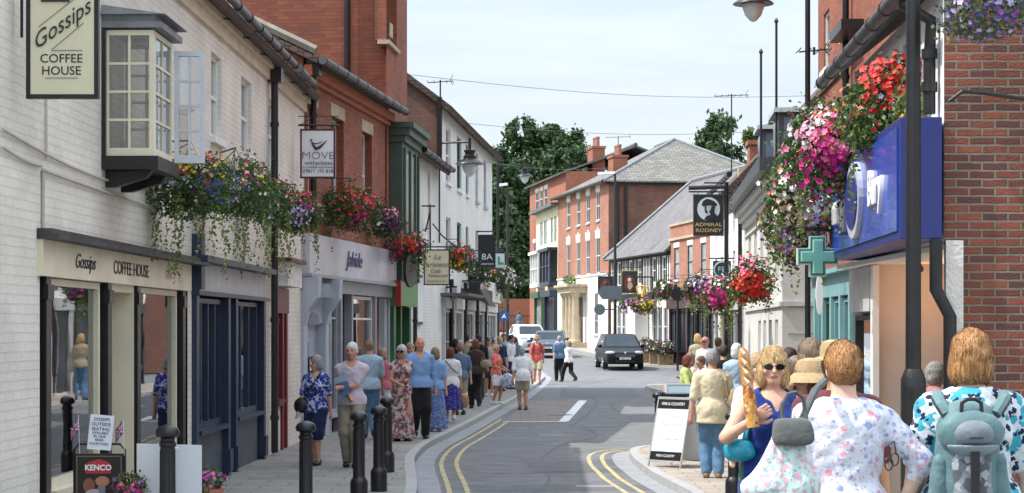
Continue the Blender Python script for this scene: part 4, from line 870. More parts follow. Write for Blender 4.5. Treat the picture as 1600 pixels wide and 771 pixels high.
mb = MB(); fb(mb, f3, .0, f3.L-.15, 3.0, 6.0, .01, .28); fb(mb, f3, -.05, f3.L-.1, 6.0, 6.14, 0, .36); fb(mb, f3, -.1, f3.L-.05, 6.141, 6.3, 0, .46); fb(mb, f3, -.14, f3.L, 6.301, 6.42, 0, .55)
for s_ in (.25, 1.1, 1.95, 2.5): fb(mb, f3, s_-.05, s_+.05, 3.0, 5.9, .28, .33)
mb.build('oriel_bay', M('oriel_green', (.055, .09, .065), .5, var=.15), b3)
mb = MB(); fb(mb, f3, .35, 1.0, 3.6, 5.8, .281, .30); fb(mb, f3, 1.2, 1.85, 3.6, 5.8, .281, .30); mb.each('oriel_pane', M('oriel_glass', (.05, .085, .06), .15, var=.4), b3)
mb = MB(); fb(mb, f3, .0, f3.L, 2.45, 2.99, -.1, .25); mb.build('fascia', LGREEN, b3)
mb = MB(); fb(mb, f3, .0, .3, 0, 2.44, -.1, .1); fb(mb, f3, 1.2, 1.4, 0, 2.44, -.1, .08); fb(mb, f3, f3.L-.3, f3.L-.05, 0, 2.44, -.1, .1); fb(mb, f3, .3, 1.2, 0, .6, -.1, .05); mb.build('shop_front', M('bottle_green_paint', (.02, .12, .045), .4), b3)
shop_window(f3, .32, 1.18, .66, 2.42, b3, GREEN, 2); mb = MB(); fb(mb, f3, 1.42, f3.L-.32, 0, 2.44, -.2, -.15); mb.build('door', M('brown_door', (.08, .04, .03), .5), b3)

# low white house and long tall white house
f4 = F(pl3(44.42), pl3(50.4), 'L'); S4 = lambda px, d=0: f4.s_(px, d)
b4 = building('white_cottage', 'low white painted brick cottage with mossy eaves beside the green oriel', 'building', f4)
h4 = [(S4(645), S4(652), 4.5, 5.75), (S4(668), S4(672), 4.2, 5.9)]
mb = MB(); wall(mb, f4, 0, f4.L, 0, 6.25, h4, .1); side_gable(mb, f4, 0, 6, 0, 6.25, 8.2); back_walls(mb, f4, 0, f4.L, 0, 6.25, 6); mb.build('wall', WHB, b4)
pitched(f4, 0, f4.L-.1, 6.3, 8.2, 6, b4, TILE, .35, .14)
for h in h4: window(f4, *h, b4, CREAM, 1, 2, .08, sill=WHITE, pane=CURT)
pipe(f4, S4(642), .1, 5.9, .1, b4, .05)
gutter(f4, 0, f4.L-.1, 6.1, .4, b4, .06)
mb = MB(); fr = (S4(648), S4(657)); fb(mb, f4, fr[0], fr[1], 2.05, 3.25, .01, .06); nb = mb.build('menu_frame', BLK, b4); mb = MB(); fb(mb, f4, fr[0]+.06, fr[1]-.06, 2.12, 3.18, .061, .07); mb.build('menu_sheet', PAPER, nb)

f5 = F(pl3(50.42), pl3(65.4), 'L'); S5 = lambda px, d=0: f5.s_(px, d)
b5 = building('white_terrace_house', 'long tall white terrace house with mossy tiled roof and dark green windows', 'building', f5)
h5 = []; fm5 = []
for (pa, pb, up) in ((697, 704, WHITE), (714, 721, WIN_GREEN), (728, 732, WIN_GREEN), (743, 747, GREYP), (756, 760, GREYP)):
    a, b = S5(pa), S5(pb); h5 += [(a, b, 5.95, 7.45), (a, b, 3.75, 5.0)]; fm5 += [up, up]
g5 = [(S5(688), S5(697), 2.0, .1), ]
mb = MB(); wall(mb, f5, 0, f5.L, 0, 8.0, h5, .1); side_gable(mb, f5, f5.L, 7, 0, 8.0, 10.6); back_walls(mb, f5, 0, f5.L, 0, 8, 7); mb.build('wall', WHB, b5)
mb = MB(); side_gable(mb, f5, -.01, 7, 6, 8.0, 10.6); mb.build('gable_wall', REDB, b5)
pitched(f5, 0, f5.L, 8.05, 10.7, 7, b5, TILE, .35, .16, .15)
for h, m_ in zip(h5, fm5): window(f5, *h, b5, m_, 1, 2, .07, sill=GREYP if m_ is GREYP else WHITE)
chimney(f5, .9, -3.2, 9, 12.6, .75, .75, b5, M('rendered_chimney', (.30, .28, .25), .9, var=.3, scale=3), 0)
chimney(f5, 8.8, -3.4, 10, 11.6, .9, .8, b5, LEAD, 0)
mb = MB(); fb(mb, f5, f5.L-.3, f5.L+.6, 2.9, 3.1, -1, .3); mb.build('porch_ledge', STONE, b5)
# ground floor shopfronts of the terrace
GP2 = M('dove_grey_shopfront', (.48, .49, .50), .5)
for (pa, pb, fmat, kind) in ((690, 703, GP2, 'bay'), (706, 719, WHITE, 'sash'), (722, 737, WHITE, 'sash'), (741, 752, GP2, 'door'), (757, 772, WHITE, 'sash')):
    a, b = S5(pa), S5(pb); mb = MB(); fb(mb, f5, a, a+.14, .0, 2.5, 0, .1); fb(mb, f5, b-.14, b, 0, 2.5, 0, .1); fb(mb, f5, a, b, 2.501, 2.8, 0, .14); fb(mb, f5, a+.14, b-.14, 0, .7, 0, .06); mb.build('shop_front', fmat, b5)
    shop_window(f5, a+.15, b-.15, .76, 2.45, b5, fmat, 3 if kind == 'sash' else 2, d=.1, tz=1.6, g=PANE)
mb = MB(); fb(mb, f5, S5(688), S5(716), 2.82, 2.9, 0, .75); mb.build('canopy', M('lead_canopy', (.10, .10, .10), .7), b5)
mb = MB(); fb(mb, f5, S5(720), S5(742), 2.82, 3.12, 0, .55); mb.prism([f5.P(S5(720), 3.12, .55), f5.P(S5(720), 2.6, .85), f5.P(S5(720), 3.12, 0)], f5.u*2.0); mb.build('awning', M('brown_awning', (.07, .06, .055), .8), b5)
mb = MB(); fb(mb, f5, S5(745), S5(770), 2.82, 3.45, 0, .3); fs_ = mb.build('fascia', WHITE, b5); text('HILLS', .5, f5.P(S5(757, .3), 3.13, .31), f5.u, (0, 0, 1), M('red_letters', (.55, .08, .1), .5), fs_, sx=1.6)
for px_ in (699, 721, 740, 753): pipe(f5, S5(px_), .1, 3.3, .12, b5, .06, False)

# ================================================================== RIGHT SIDE
r1 = F((3.87, 17.2), (4.19, 23.5), 'R')
c1 = building('corner_chemist_shop', 'low white rendered shop with bare red brick end wall behind the blue sign', 'shop', r1)
mb = MB(); mb.quad((3.87, 17.2, 0), (12, 17.2, 0), (12, 17.2, 9), (3.87, 17.2, 9)); mb.build('end_wall', REDN, c1)
mb = MB(); wall(mb, r1, 0, r1.L, 2.73, 5.07, [(1.44, 2.4, 3.63, 4.83)], .12); mb.quad(r1.P(r1.L, 0, 0), r1.P(r1.L, 0, -7.8), r1.P(r1.L, 5.1, -7.8), r1.P(r1.L, 5.1, 0)); mb.build('wall', RENDW, c1)
window(r1, 1.44, 2.4, 3.63, 4.83, c1, GREYP, 2, 2, .07)
mb = MB(); roofq(mb, r1.P(-.0, 5.1, .3), r1.P(r1.L+.1, 5.1, .3), r1.P(r1.L+.1, 8.5, -4), r1.P(0, 8.5, -4)); roofq(mb, r1.P(-.0, 5.1, -8.2), r1.P(r1.L+.1, 5.1, -8.2), r1.P(r1.L+.1, 8.5, -4.01), r1.P(0, 8.5, -4.01)); mb.build('roof', SLATE, c1)
gutter(r1, .0, r1.L+.2, 4.98, .38, c1, .066, M('iron_gutter', (.05, .05, .055), .5, var=.5, scale=12))
mb = MB(); mb.tube([r1.P(.2, 4.9, .36), r1.P(.22, 4.75, .08), r1.P(.24, 4.4, .09), r1.P(.24, 3.9, .09)], .055, 10)
for z in (4.4, 4.1): mb.tube([r1.P(.24, z, .09), r1.P(.24, z+.09, .09)], .075, 10)
mb.build('downpipe', BLK, c1, smooth=True)
mb = MB(); mb.tube([(3.78, 17.12, 2.74), (3.78, 17.12, 2.30), (3.90, 17.10, 2.06), (3.90, 17.10, .1)], .060, 10); mb.tube([(3.90, 17.10, 1.2), (3.90, 17.10, 1.3)], .078, 10); mb.tube([(3.90, 17.10, 1.76), (4.26, 17.14, 1.76)], .028, 8); mb.build('downpipe', BLK, c1, smooth=True)
mb = MB(); mb.box(3.875, 4.03, 17.14, 17.197, .0, 2.74); mb.build('quoin', M('rough_white_render', (.62, .60, .57), .9, var=.1, scale=9, bump=.8, bscale=30), c1)
mb = MB(); mb.tube([(3.90, 17.12, 3.98), (4.0, 17.06, 4.06), (4.22, 17.12, 4.05), (4.96, 17.15, 3.95), (5.6, 17.15, 3.87), (6.7, 17.15, 3.93), (9, 17.15, 3.8)], .018, 6); mb.build('cable', IRON, c1)
SAL = M('salmon_plaster', (.62, .56, .52), .8, var=.06, scale=2, bump=.1)
mb = MB(); mb.quad((4.10, 21.6, 0), (7.4, 21.6, 0), (7.4, 21.6, 2.67), (4.10, 21.6, 2.67)); mb.quad((7.4, 17.3, 0), (7.4, 21.6, 0), (7.4, 21.6, 2.67), (7.4, 17.3, 2.67)); mb.build('porch_wall', SAL, c1)
mb = MB(); mb.box(3.93, 9.6, 17.25, 23.2, 2.67, 2.72); mb.build('porch_ceiling', WHITE, c1)
mb = MB(); mb.box(4.03, 4.10, 21.44, 21.59, .05, 2.66); mb.build('porch_post', WHITE, c1)
fa, fb_ = 4.44, 6.25
shop_window(r1, fa+.1, fb_-.1, .5, 2.11, c1, IRON, 1, d=.03); mb = MB(); fb(mb, r1, fa, fb_, .0, .43, -.05, .05); fb(mb, r1, fa, fb_, 2.15, 2.66, -.05, .07); mb.build('shop_front', M('grey_shop_panel', (.5, .5, .5), .6), c1)
mb = MB(); mb.box(4.95, 5.9, 21.5, 21.59, .05, 2.3); d_ = mb.build('door', M('dark_red_door', (.10, .02, .015), .4), c1)
mb = MB(); mb.lathe([(.08, 0), (.09, .04), (.05, .10)], (4.33, 20.6, 2.56), 12, (0, 0, 1)); mb.build('ceiling_lamp', IRON, c1)
la_ = bpy.data.lights.new('porch_lamp', 'POINT'); la_.energy = 6; la_.color = (1, .50, .24); la_.shadow_soft_size = .08; lo_ = bpy.data.objects.new('porch_lamp', la_); COL.objects.link(lo_); lo_.location = (4.75, 20.9, 2.35)
sg = W(empty('blue_shop_sign', r1.P(0, 2.72, .3), 0, 'big glossy blue box sign with white lettering and oval badge', 'shop sign'))
BLUE2 = M('deep_blue_panel', (.016, .026, .16), .45, var=.05)
mb = MB(); fb(mb, r1, -.08, 5.36, 2.75, 3.84, .03, .40); mb.build('case', BLUE2, sg, bevel=.01)
mb = MB(); fb(mb, r1, .03, 5.3, 2.83, 3.76, .401, .418); mb.build('face', M('glossy_blue_face', (.025, .07, .42), .22, var=.2, scale=1.5, coat=.25), sg)
mb = MB(); mb.prism([r1.P(2.8+.54*math.cos(t), 3.29+.40*math.sin(t), .419) for t in np.linspace(0, 6.283, 28, endpoint=False)], r1.n*.05); mb.build('oval_badge', M('badge_silver', (.5, .52, .6), .3), sg)
mb = MB(); mb.prism([r1.P(2.8+.45*math.cos(t), 3.29+.30*math.sin(t), .470) for t in np.linspace(0, 6.283, 28, endpoint=False)], r1.n*.016); mb.build('oval_inset', BLUE2, sg)
text('Bury', .48, r1.P(1.28, 3.31, .424), r1.rd, (0, 0, 1), WHITE, sg, ext=.03, off=.012, sx=1.05); text('macy', .48, r1.P(4.29, 3.29, .424), r1.rd, (0, 0, 1), WHITE, sg, ext=.03, off=.012, sx=.95)

r2 = F((5.2, 24.4), (5.74, 36), 'R'); Q2 = lambda px, d=0: r2.s_(px, d)
c2 = building('tall_red_brick_house', 'tall red brick house with narrow white sash windows and teal shopfront', 'building', r2)
hw = [(Q2(1297, 0) if 0 else r2.s_(1297), r2.s_(1289), 0, 0)]
def rz(px, py, f=r2): return f.z_(px, py)
hh = [(r2.s_(1296), r2.s_(1287), rz(1290, 110), rz(1290, 20)), (r2.s_(1326), r2.s_(1318), rz(1320, 58), rz(1320, -30)), ]
hh = [(min(a, b), max(a, b), c, d) for (a, b, c, d) in hh]
mb = MB(); wall(mb, r2, 0, r2.L, 2.9, 13, hh, .1); mb.quad(r2.P(r2.L, 0, 0), r2.P(r2.L, 0, -6), r2.P(r2.L, 13, -6), r2.P(r2.L, 13, 0)); mb.quad(r2.P(0, 0, 0), r2.P(0, 0, -6), r2.P(0, 13, -6), r2.P(0, 13, 0)); back_walls(mb, r2, 0, r2.L, 0, 13, 6); mb.build('wall', RED1, c2)
for h in hh: window(r2, *h, c2, WHITE, 1, 2, .06, sill=WHITE)
pitched(r2, 0, r2.L, 13, 15.5, 6, c2, TILE, .35)
za = rz(1323, 85); zb = rz(1272, 172)
mb = MB(); fb(mb, r2, r2.s_(1325), r2.L, (za+zb)/2-.06, (za+zb)/2+.06, 0, .05); mb.build('string_course', M('dark_string', (.10, .06, .05), .8), c2)
pipe(r2, r2.s_(1331), 5.5, 12.9, .1, c2, .055, False)
mb = MB(); fb(mb, r2, r2.s_(1350), r2.s_(1330), 6.6, 6.75, 0, .35); mb.build('lead_hood', BLK, c2)
TL2 = M('teal_shopfront', (.20, .38, .40), .5, var=.1)
a, b = r2.s_(1331, .1), r2.s_(1268, .1)
mb = MB(); fb(mb, r2, 1., r2.L-.05, 2.5, 2.88, -.05, .12); fb(mb, r2, 1., r2.L-.02, 2.881, 2.96, 0, .25)
for k in range(9): c = 1.2+(r2.L-1.6)*k/8; fb(mb, r2, c-.12, c+.12, 0, 2.5, -.05, .12)
mb.build('shop_front', TL2, c2)
for k in range(8):
    a, b = 1.2+(r2.L-1.6)*k/8+.13, 1.2+(r2.L-1.6)*(k+1)/8-.13; shop_window(r2, a, b, .5, 2.45, c2, TL2 if k % 3 else GREEN, 1, d=.08, g=PANE)
# pale grey corner building
r3 = F((5.63, 40), (6.57, 54), 'R')
c3 = building('pale_grey_bank', 'pale grey rendered corner building with bold dark cornice and dormers', 'building', r3)
w3 = []
for k in range(5): s_ = 1.0+k*2.6; w3 += [(s_, s_+1.1, 2.95, 4.45)]
w3l = [(1.2+k*2.0, 2.2+k*2.0, .9, 2.15) for k in range(4)]
mb = MB(); wall(mb, r3, 0, r3.L, 0, 5.2, w3+w3l, .1); mb.quad((5.63, 40, 0), (12, 40, 0), (12, 40, 5.2), (5.63, 40, 5.2)); back_walls(mb, r3, 0, r3.L, 0, 5.2, 6); mb.quad(r3.P(r3.L, 0, 0), r3.P(r3.L, 0, -6), r3.P(r3.L, 5.2, -6), r3.P(r3.L, 5.2, 0)); mb.build('wall', RENDG, c3)
for h in w3+w3l: window(r3, *h, c3, WHITE, 2, 2, .07)
mb = MB()
for (z0, z1, d) in ((4.72, 4.9, .1), (4.901, 5.05, .2), (5.051, 5.2, .32)): fb(mb, r3, -d, r3.L, z0, z1, -.0, d); mb.box(5.64, 11.8, 40-d, 39.999, z0, z1)
for z0, z1, d in ((2.42, 2.52, .06), (4.48, 4.54, .05)): fb(mb, r3, -d, r3.L, z0, z1, 0, d); mb.box(5.64, 11.8, 40-d, 39.999, z0, z1)
for (x0, z0, x1, z1) in ((6.0, 2.62, 6.7, 3.35), (6.0, 1.2, 6.7, 2.1), (5.9, 3.6, 6.9, 4.3)): 
    pass
mb.build('moulding', M('pale_moulding', (.60, .60, .56), .7, var=.05), c3)
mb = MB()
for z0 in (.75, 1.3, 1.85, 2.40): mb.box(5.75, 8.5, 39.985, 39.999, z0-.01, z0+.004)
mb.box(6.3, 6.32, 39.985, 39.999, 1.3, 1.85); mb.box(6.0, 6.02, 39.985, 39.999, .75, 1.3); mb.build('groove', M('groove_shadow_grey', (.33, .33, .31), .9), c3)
mb = MB(); fb(mb, r3, -.45, r3.L+.1, 5.21, 5.5, -.3, .5); mb.box(5.66, 11.8, 39.5, 39.99, 5.212, 5.5)
mb.build('eaves_gutter', M('charcoal_cornice', (.05, .06, .065), .5), c3)
for i, ch in enumerate(('NARDS',)): text(ch, .62, r3.P(6.2, 4.62-.0, .07), r3.rd, (0, 0, 1), M('gilt_letters', (.42, .36, .2), .5), c3, sx=1.5, ext=.02)
mb = MB(); fb(mb, r3, 0, r3.L, 5.5, 5.53, -6, -.25); roofq(mb, r3.P(0, 5.52, -.3), r3.P(r3.L, 5.52, -.3), r3.P(r3.L, 8.4, -3.4), r3.P(0, 8.4, -3.4)); mb.build('roof', TILE, c3)
for (s_, w_, z0, z1, d0) in ((1.3, 1.7, 5.55, 6.6, -.03), (7.2, 1.5, 5.55, 6.85, -.03)):
    mb = MB(); fb(mb, r3, s_, s_+w_, z0, z1, -1.9, d0); mb2 = mb.build('dormer', M('dormer_lead', (.07, .08, .09), .5), c3); m2 = MB(); fb(m2, r3, s_-.12, s_+w_+.12, z1+.002, z1+.10, -2.0, d0+.12); m2.build('dormer_roof', M('pale_lead', (.5, .52, .55), .5), mb2); m2 = MB(); fb(m2, r3, s_+.12, s_+w_-.12, z0+.15, z1-.1, d0+.003, d0+.02)
    m2.hexa([r3.P(s_-.004, z0+.2, -1.7), r3.P(s_-.004, z0+.2, d0-.1), r3.P(s_-.02, z0+.2, d0-.1), r3.P(s_-.02, z0+.2, -1.7), r3.P(s_-.004, z1-.1, -1.7), r3.P(s_-.004, z1-.1, d0-.1), r3.P(s_-.02, z1-.1, d0-.1), r3.P(s_-.02, z1-.1, -1.7)]); m2.build('dormer_pane', M('dormer_glass', (.16, .20, .26), .1, var=.4, scale=2), mb2)
for k, (px_, ty, nm) in enumerate(((1189, 84, 0), (1213, 36, 1))):
    mb = MB(); y = 42.5+k*-1.2; mb.tube([(X(px_, y), y, 5.4), (X(px_, y), y, Z(ty, y))], .028, 7); mb.lathe([(.035, 0), (.05, .04), (.02, .1)], (X(px_, y), y, Z(ty, y)), 8); o_ = mb.build('flagpole', IRON); tag(o_, ('shorter' if k == 0 else 'taller')+' slim bare flagpole on the roof of the grey corner building', 'flagpole')
# gabled brick house beyond it
r4 = F((6.57, 54.02), (7.02, 68), 'R')
c4 = building('gabled_white_house', 'white fronted house with bare brick gable above the grey corner building', 'building', r4)
h4_ = [(1+k*2.4, 1.9+k*2.4, z, z+1.3) for k in range(5) for z in (3.0, 4.85)]
mb = MB(); wall(mb, r4, 0, r4.L, 0, 6.4, h4_, .1); back_walls(mb, r4, 0, r4.L, 0, 6.4, 8); mb.build('wall', M('white_pink_render', (.78, .76, .77), .8, var=.05), c4)
mb = MB(); side_gable(mb, r4, 0, 9, 4, 6.4, 11.1); mb.build('gable_wall', RED3, c4)
pitched(r4, 0, r4.L, 6.45, 11.2, 9, c4, TILE, .4, .16, .12)
for h in h4_: window(r4, *h, c4, WHITE, 2, 2, .07)
gutter(r4, 0, r4.L, 6.3, .45, c4, .07); pipe(r4, .4, .1, 6.0, .12, c4, .06)
mb = MB(); fb(mb, r4, -.1, .3, 6.1, 6.5, -.1, .2); mb.build('kneeler', STONE, c4)
for k in range(5):
    a = .6+k*2.7; mb = MB(); fb(mb, r4, a, a+.2, 0, 2.5, 0, .1); fb(mb, r4, a+2.0, a+2.2, 0, 2.5, 0, .1); fb(mb, r4, a, a+2.2, 2.5, 2.85, 0, .16); mb.build('shop_front', (GP2, BLK, RENDC, WHITE, BLK)[k], c4)
    mb = MB(); fb(mb, r4, a+.2, a+2.0, .1, 2.5, .01, .03); mb.build('shop_pane', PANE, c4)
chimney(r4, 8.5, -1.2, 7.0, 7.9, .9, .7, c4, RED3, 0)
# brick pub with parapet
r5 = F((9.1, 84.2), (7.7, 93.5), 'R')
c5 = building('parapet_brick_shop', 'small red brick building with stone parapet and white lintels, far right', 'building', r5)
h5_ = [(r5.s_(px_+4), r5.s_(px_-3.5), 4.3, 5.85) for px_ in (1099, 1078, 1057)]; h5_ = [(min(a, b), max(a, b), c, d) for (a, b, c, d) in h5_]
g0 = .3
mb = MB(); wall(mb, r5, 0, r5.L, 3.4, 6.9, h5_, .06); mb.quad(r5.P(0, 0, 0), r5.P(0, 0, -8), r5.P(0, 6.9, -8), r5.P(0, 6.9, 0)); mb.quad(r5.P(r5.L, 0, 0), r5.P(r5.L, 0, -8), r5.P(r5.L, 6.9, -8), r5.P(r5.L, 6.9, 0)); fb(mb, r5, 0, r5.L, 6.9, 7.02, -8, -.3); mb.build('wall', RED2, c5)
mb = MB(); fb(mb, r5, -.05, r5.L+.05, 6.20, 6.32, 0, .1); fb(mb, r5, -.05, r5.L+.05, 6.9, 7.0, -.29, .08); mb.build('parapet_coping', STONE, c5)
for h in h5_: window(r5, *h, c5, IRON, 1, 2, .03, sill=WHITE, lintel=WHITE, pane=CURT)
mb = MB()
for k in range(6): c = .3+k*(r5.L-.6)/5; fb(mb, r5, c-.12, c+.12, 0, 3.0, -.05, .12)
fb(mb, r5, 0, r5.L, 2.9, 3.4, -.05, .2); mb.build('shop_front', M('plum_shopfront', (.07, .03, .04), .5), c5)
for k in range(5): a = .3+k*(r5.L-.6)/5+.13; b = .3+(k+1)*(r5.L-.6)/5-.13; shop_window(r5, a, b, .9, 2.85, c5, BLK, 2, d=.08, g=PANE)
mb = MB(); mb.quad(r5.P(r5.L-.2, .2, .0), r5.P(r5.L, .2, .0), r5.P(r5.L, 3.3, 0), r5.P(r5.L-.2, 3.3, 0)); mb.build('brick_pier', RED2, c5)
# timber framed inn
r6 = F((7.7, 93.52), (5.42, 104.9), 'R')
c6 = building('timber_framed_inn', 'black and white timber framed inn with steep grey slate roof', 'building', r6)
lowh = [(s_, s_+.75, 1.1, 3.0) for s_ in (.5, 1.5, 2.5, 4.4, 5.4, 6.5, 7.5, 8.6, 9.6)]; uph = [(s_, s_+.85, 4.25, 5.5) for s_ in (.6, 2.4, 5.2, 7.0, 9.4)]
mb = MB(); wall(mb, r6, 0, r6.L, 0, 5.75, lowh+uph, .08); mb.quad(r6.P(0, 0, 0), r6.P(0, 0, -8), r6.P(0, 9.5, -4), r6.P(0, 5.75, 0)); mb.build('wall', RENDW, c6)
TIM = M('tarred_timber', (.018, .017, .016), .8, var=.3)
mb = MB(); fb(mb, r6, 0, r6.L, 3.45, 3.78, 0, .06); fb(mb, r6, 0, r6.L, 5.55, 5.75, 0, .06)
k = .18
while k < r6.L-.1:
    if not any(h[0]-.1 < k+.05 < h[1]+.1 for h in uph): fb(mb, r6, k, k+.085, 3.79, 5.54, 0, .03)
    k += .30
for h in uph: fb(mb, r6, h[0]-.06, h[0]-.002, 3.79, 5.54, 0, .04); fb(mb, r6, h[1]+.002, h[1]+.06, 3.79, 5.54, 0, .04)
mb.build('timber_frame', TIM, c6)
for h in lowh+uph: window(r6, *h, c6, WHITE, 2, 2, .06)
mb = MB()
for h in lowh: fb(mb, r6, h[0]-.07, h[0]-.003, 1.0, 3.1, 0, .02)
mb.each('window_surround', BLK, c6)
mb = MB(); roofq(mb, r6.P(-.2, 5.7, .4), r6.P(r6.L+.2, 5.7, .4), r6.P(r6.L-2.0, 9.9, -4), r6.P(-.2, 9.9, -4)); mb.quad(r6.P(r6.L+.2, 5.7, .4), r6.P(r6.L+.2, 5.7, -8), r6.P(r6.L-2.0, 9.9, -4.1), r6.P(r6.L-2.0, 9.9, -4)); o_ = mb.build('roof', SLATE, c6)
mb = MB(); mb.tube([r6.P(-.2, 9.95, -4), r6.P(r6.L-2, 9.95, -4)], .12, 6); mb.tube([r6.P(r6.L-2, 9.95, -4), r6.P(r6.L+.2, 5.8, .4)], .1, 6); mb.build('ridge_tiles', LEAD, o_)
# porch column of the inn: white rendered pier
mb = MB(); s_ = r6.s_(1004); fb(mb, r6, s_-1.3, s_+.3, .2, 3.1, .05, .75); mb.build('porch', RENDW, c6)
# Georgian house with columned doorway
r7 = F((5.35, 106.4), (2.9, 120.9), 'R'); Q7 = lambda px, d=0: r7.s_(px, d)
c7 = building('georgian_brick_house', 'three storey red brick Georgian house with white ground floor and stone columned doorway', 'building', r7)
h7 = []; kinds = []
for px_ in (934.5, 919, 903.8, 888.5):
    s_ = Q7(px_); h7 += [(s_-.5, s_+.5, 8.1, 9.75), (s_-.5, s_+.5, 5.1, 7.1)]; kinds += ['u', 'l']
gh = [(Q7(934.5)-.1, Q7(934.5)+.9, 1.6, 4.0), (Q7(884.5)-.5, Q7(884.5)+.5, 1.6, 4.0)]
WB = 5.05
mb = MB(); wall(mb, r7, 0, r7.L, WB, 10.2, h7, .05); mb.build('wall', RED2, c7)
hy = 10
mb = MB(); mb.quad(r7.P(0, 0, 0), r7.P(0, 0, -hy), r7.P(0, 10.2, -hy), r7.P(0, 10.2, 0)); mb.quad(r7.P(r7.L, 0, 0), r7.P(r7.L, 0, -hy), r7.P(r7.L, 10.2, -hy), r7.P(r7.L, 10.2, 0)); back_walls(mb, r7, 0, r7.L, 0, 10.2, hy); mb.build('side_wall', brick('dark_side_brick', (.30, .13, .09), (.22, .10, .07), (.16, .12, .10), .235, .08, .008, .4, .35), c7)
mb = MB(); wall(mb, r7, -.0, r7.L, 0, WB-.06, gh, .06, d=.03); fb(mb, r7, 0, r7.L, WB-.06, WB+.02, 0, .1); mb.build('ground_storey', RENDW, c7)
mb = MB(); fb(mb, r7, 0, r7.L, .2, 1.3, .031, .06); mb.build('plinth', GREYP, c7) if 0 else None
for h, kd in zip(h7, kinds):
    o_ = window(r7, *h, c7, WHITE, 2, 2, .03, sill=GREYP)
    m2 = MB(); a, b, z = h[0], h[1], h[3]
    if kd == 'u': fb(m2, r7, a-.05, b+.05, z+.003, z+.36, -.02, .03)
    else: m2.prism([r7.P(x, zz, 0) for x, zz in ((a-.08, z+.003), (b+.08, z+.003), (b+.16, z+.5), (b-.15, z+.4), ((a+b)/2+.14, z+.42), ((a+b)/2+.1, z+.6), ((a+b)/2-.1, z+.6), ((a+b)/2-.14, z+.42), (a+.15, z+.4), (a-.16, z+.5))], r7.n*.03)
    m2.build('lintel', WHITE, o_)
for h in gh: window(r7, *h, c7, WHITE, 2, 3, .04, sill=GREYP, d=.03)
ap = r7.P(4.9, 13.0, -5); ap2 = r7.P(9.5, 13.0, -5); e = .35; zz = 10.15
mb = MB(); A_, B_, C_, D_ = r7.P(-e, zz, e), r7.P(r7.L+e, zz, e), r7.P(r7.L+e, zz, -hy-e), r7.P(-e, zz, -hy-e)
roofq(mb, A_, B_, ap2, ap, .08); mb.prism([A_, ap, D_], (0, 0, -.08)); mb.prism([B_, C_, ap2], (0, 0, -.08)); roofq(mb, D_, C_, ap2, ap, .08); o_ = mb.build('roof', SLATE2, c7)
mb = MB(); mb.tube([A_, ap], .11, 6); mb.tube([D_, ap], .11, 6); mb.tube([ap, ap2], .11, 6); mb.build('hip_tiles', LEAD, o_)
gutter(r7, -.3, r7.L+.3, 10.1, .38, c7, .09); mb = MB(); fb(mb, r7, -.1, .0, 9.95, 10.12, -hy, .2); mb.build('eaves_board', BLK, c7)
for (dd) in (-.5, -.95): mb = MB(); mb.tube([r7.P(-.12, 1, dd), r7.P(-.12, 9.95, dd)], .08, 8); mb.tube([r7.P(-.12, 5.6, dd), r7.P(-.12, 5.5, -4)], .07, 8); mb.build('downpipe', BLK, c7, smooth=True)
chimney(r7, 3.4, -1.3, 9.9, 11.7, 1.3, .85, c7, RED3, 3)
# column portico
s_ = Q7(907.5); s2 = s_+.6; gz7 = G(112)
pr = MB(); fb(pr, r7, s_-2.0, s_+1.9, gz7-.1, gz7+.3, 0, 1.1); pr.build('portico_step', STONE, c7)
for i in range(4):
    c = s_-1.6+i*1.04; m2 = MB(); zb, zt = gz7+.3, 4.05; m2.lathe([(.30, 0), (.30, .12), (.25, .16), (.24, .3), (.20, zt-zb-.3), (.22, zt-zb-.25), (.29, zt-zb-.12), (.31, zt-zb)], r7.P(c, zb, .65), 16); m2.build('column', STONE, c7, smooth=True)
pr = MB(); fb(pr, r7, s_-1.95, s_+1.85, 4.05, 4.4, 0, 1.05); fb(pr, r7, s_-2.15, s_+2.05, 4.401, 4.55, 0, 1.25); pr.build('entablature', STONE, c7)
pr = MB(); fb(pr, r7, s_-.7, s_+.6, gz7+.3, 3.8, .031, .06); pr.build('door', M('grey_brown_door', (.16, .13, .10), .6), c7)
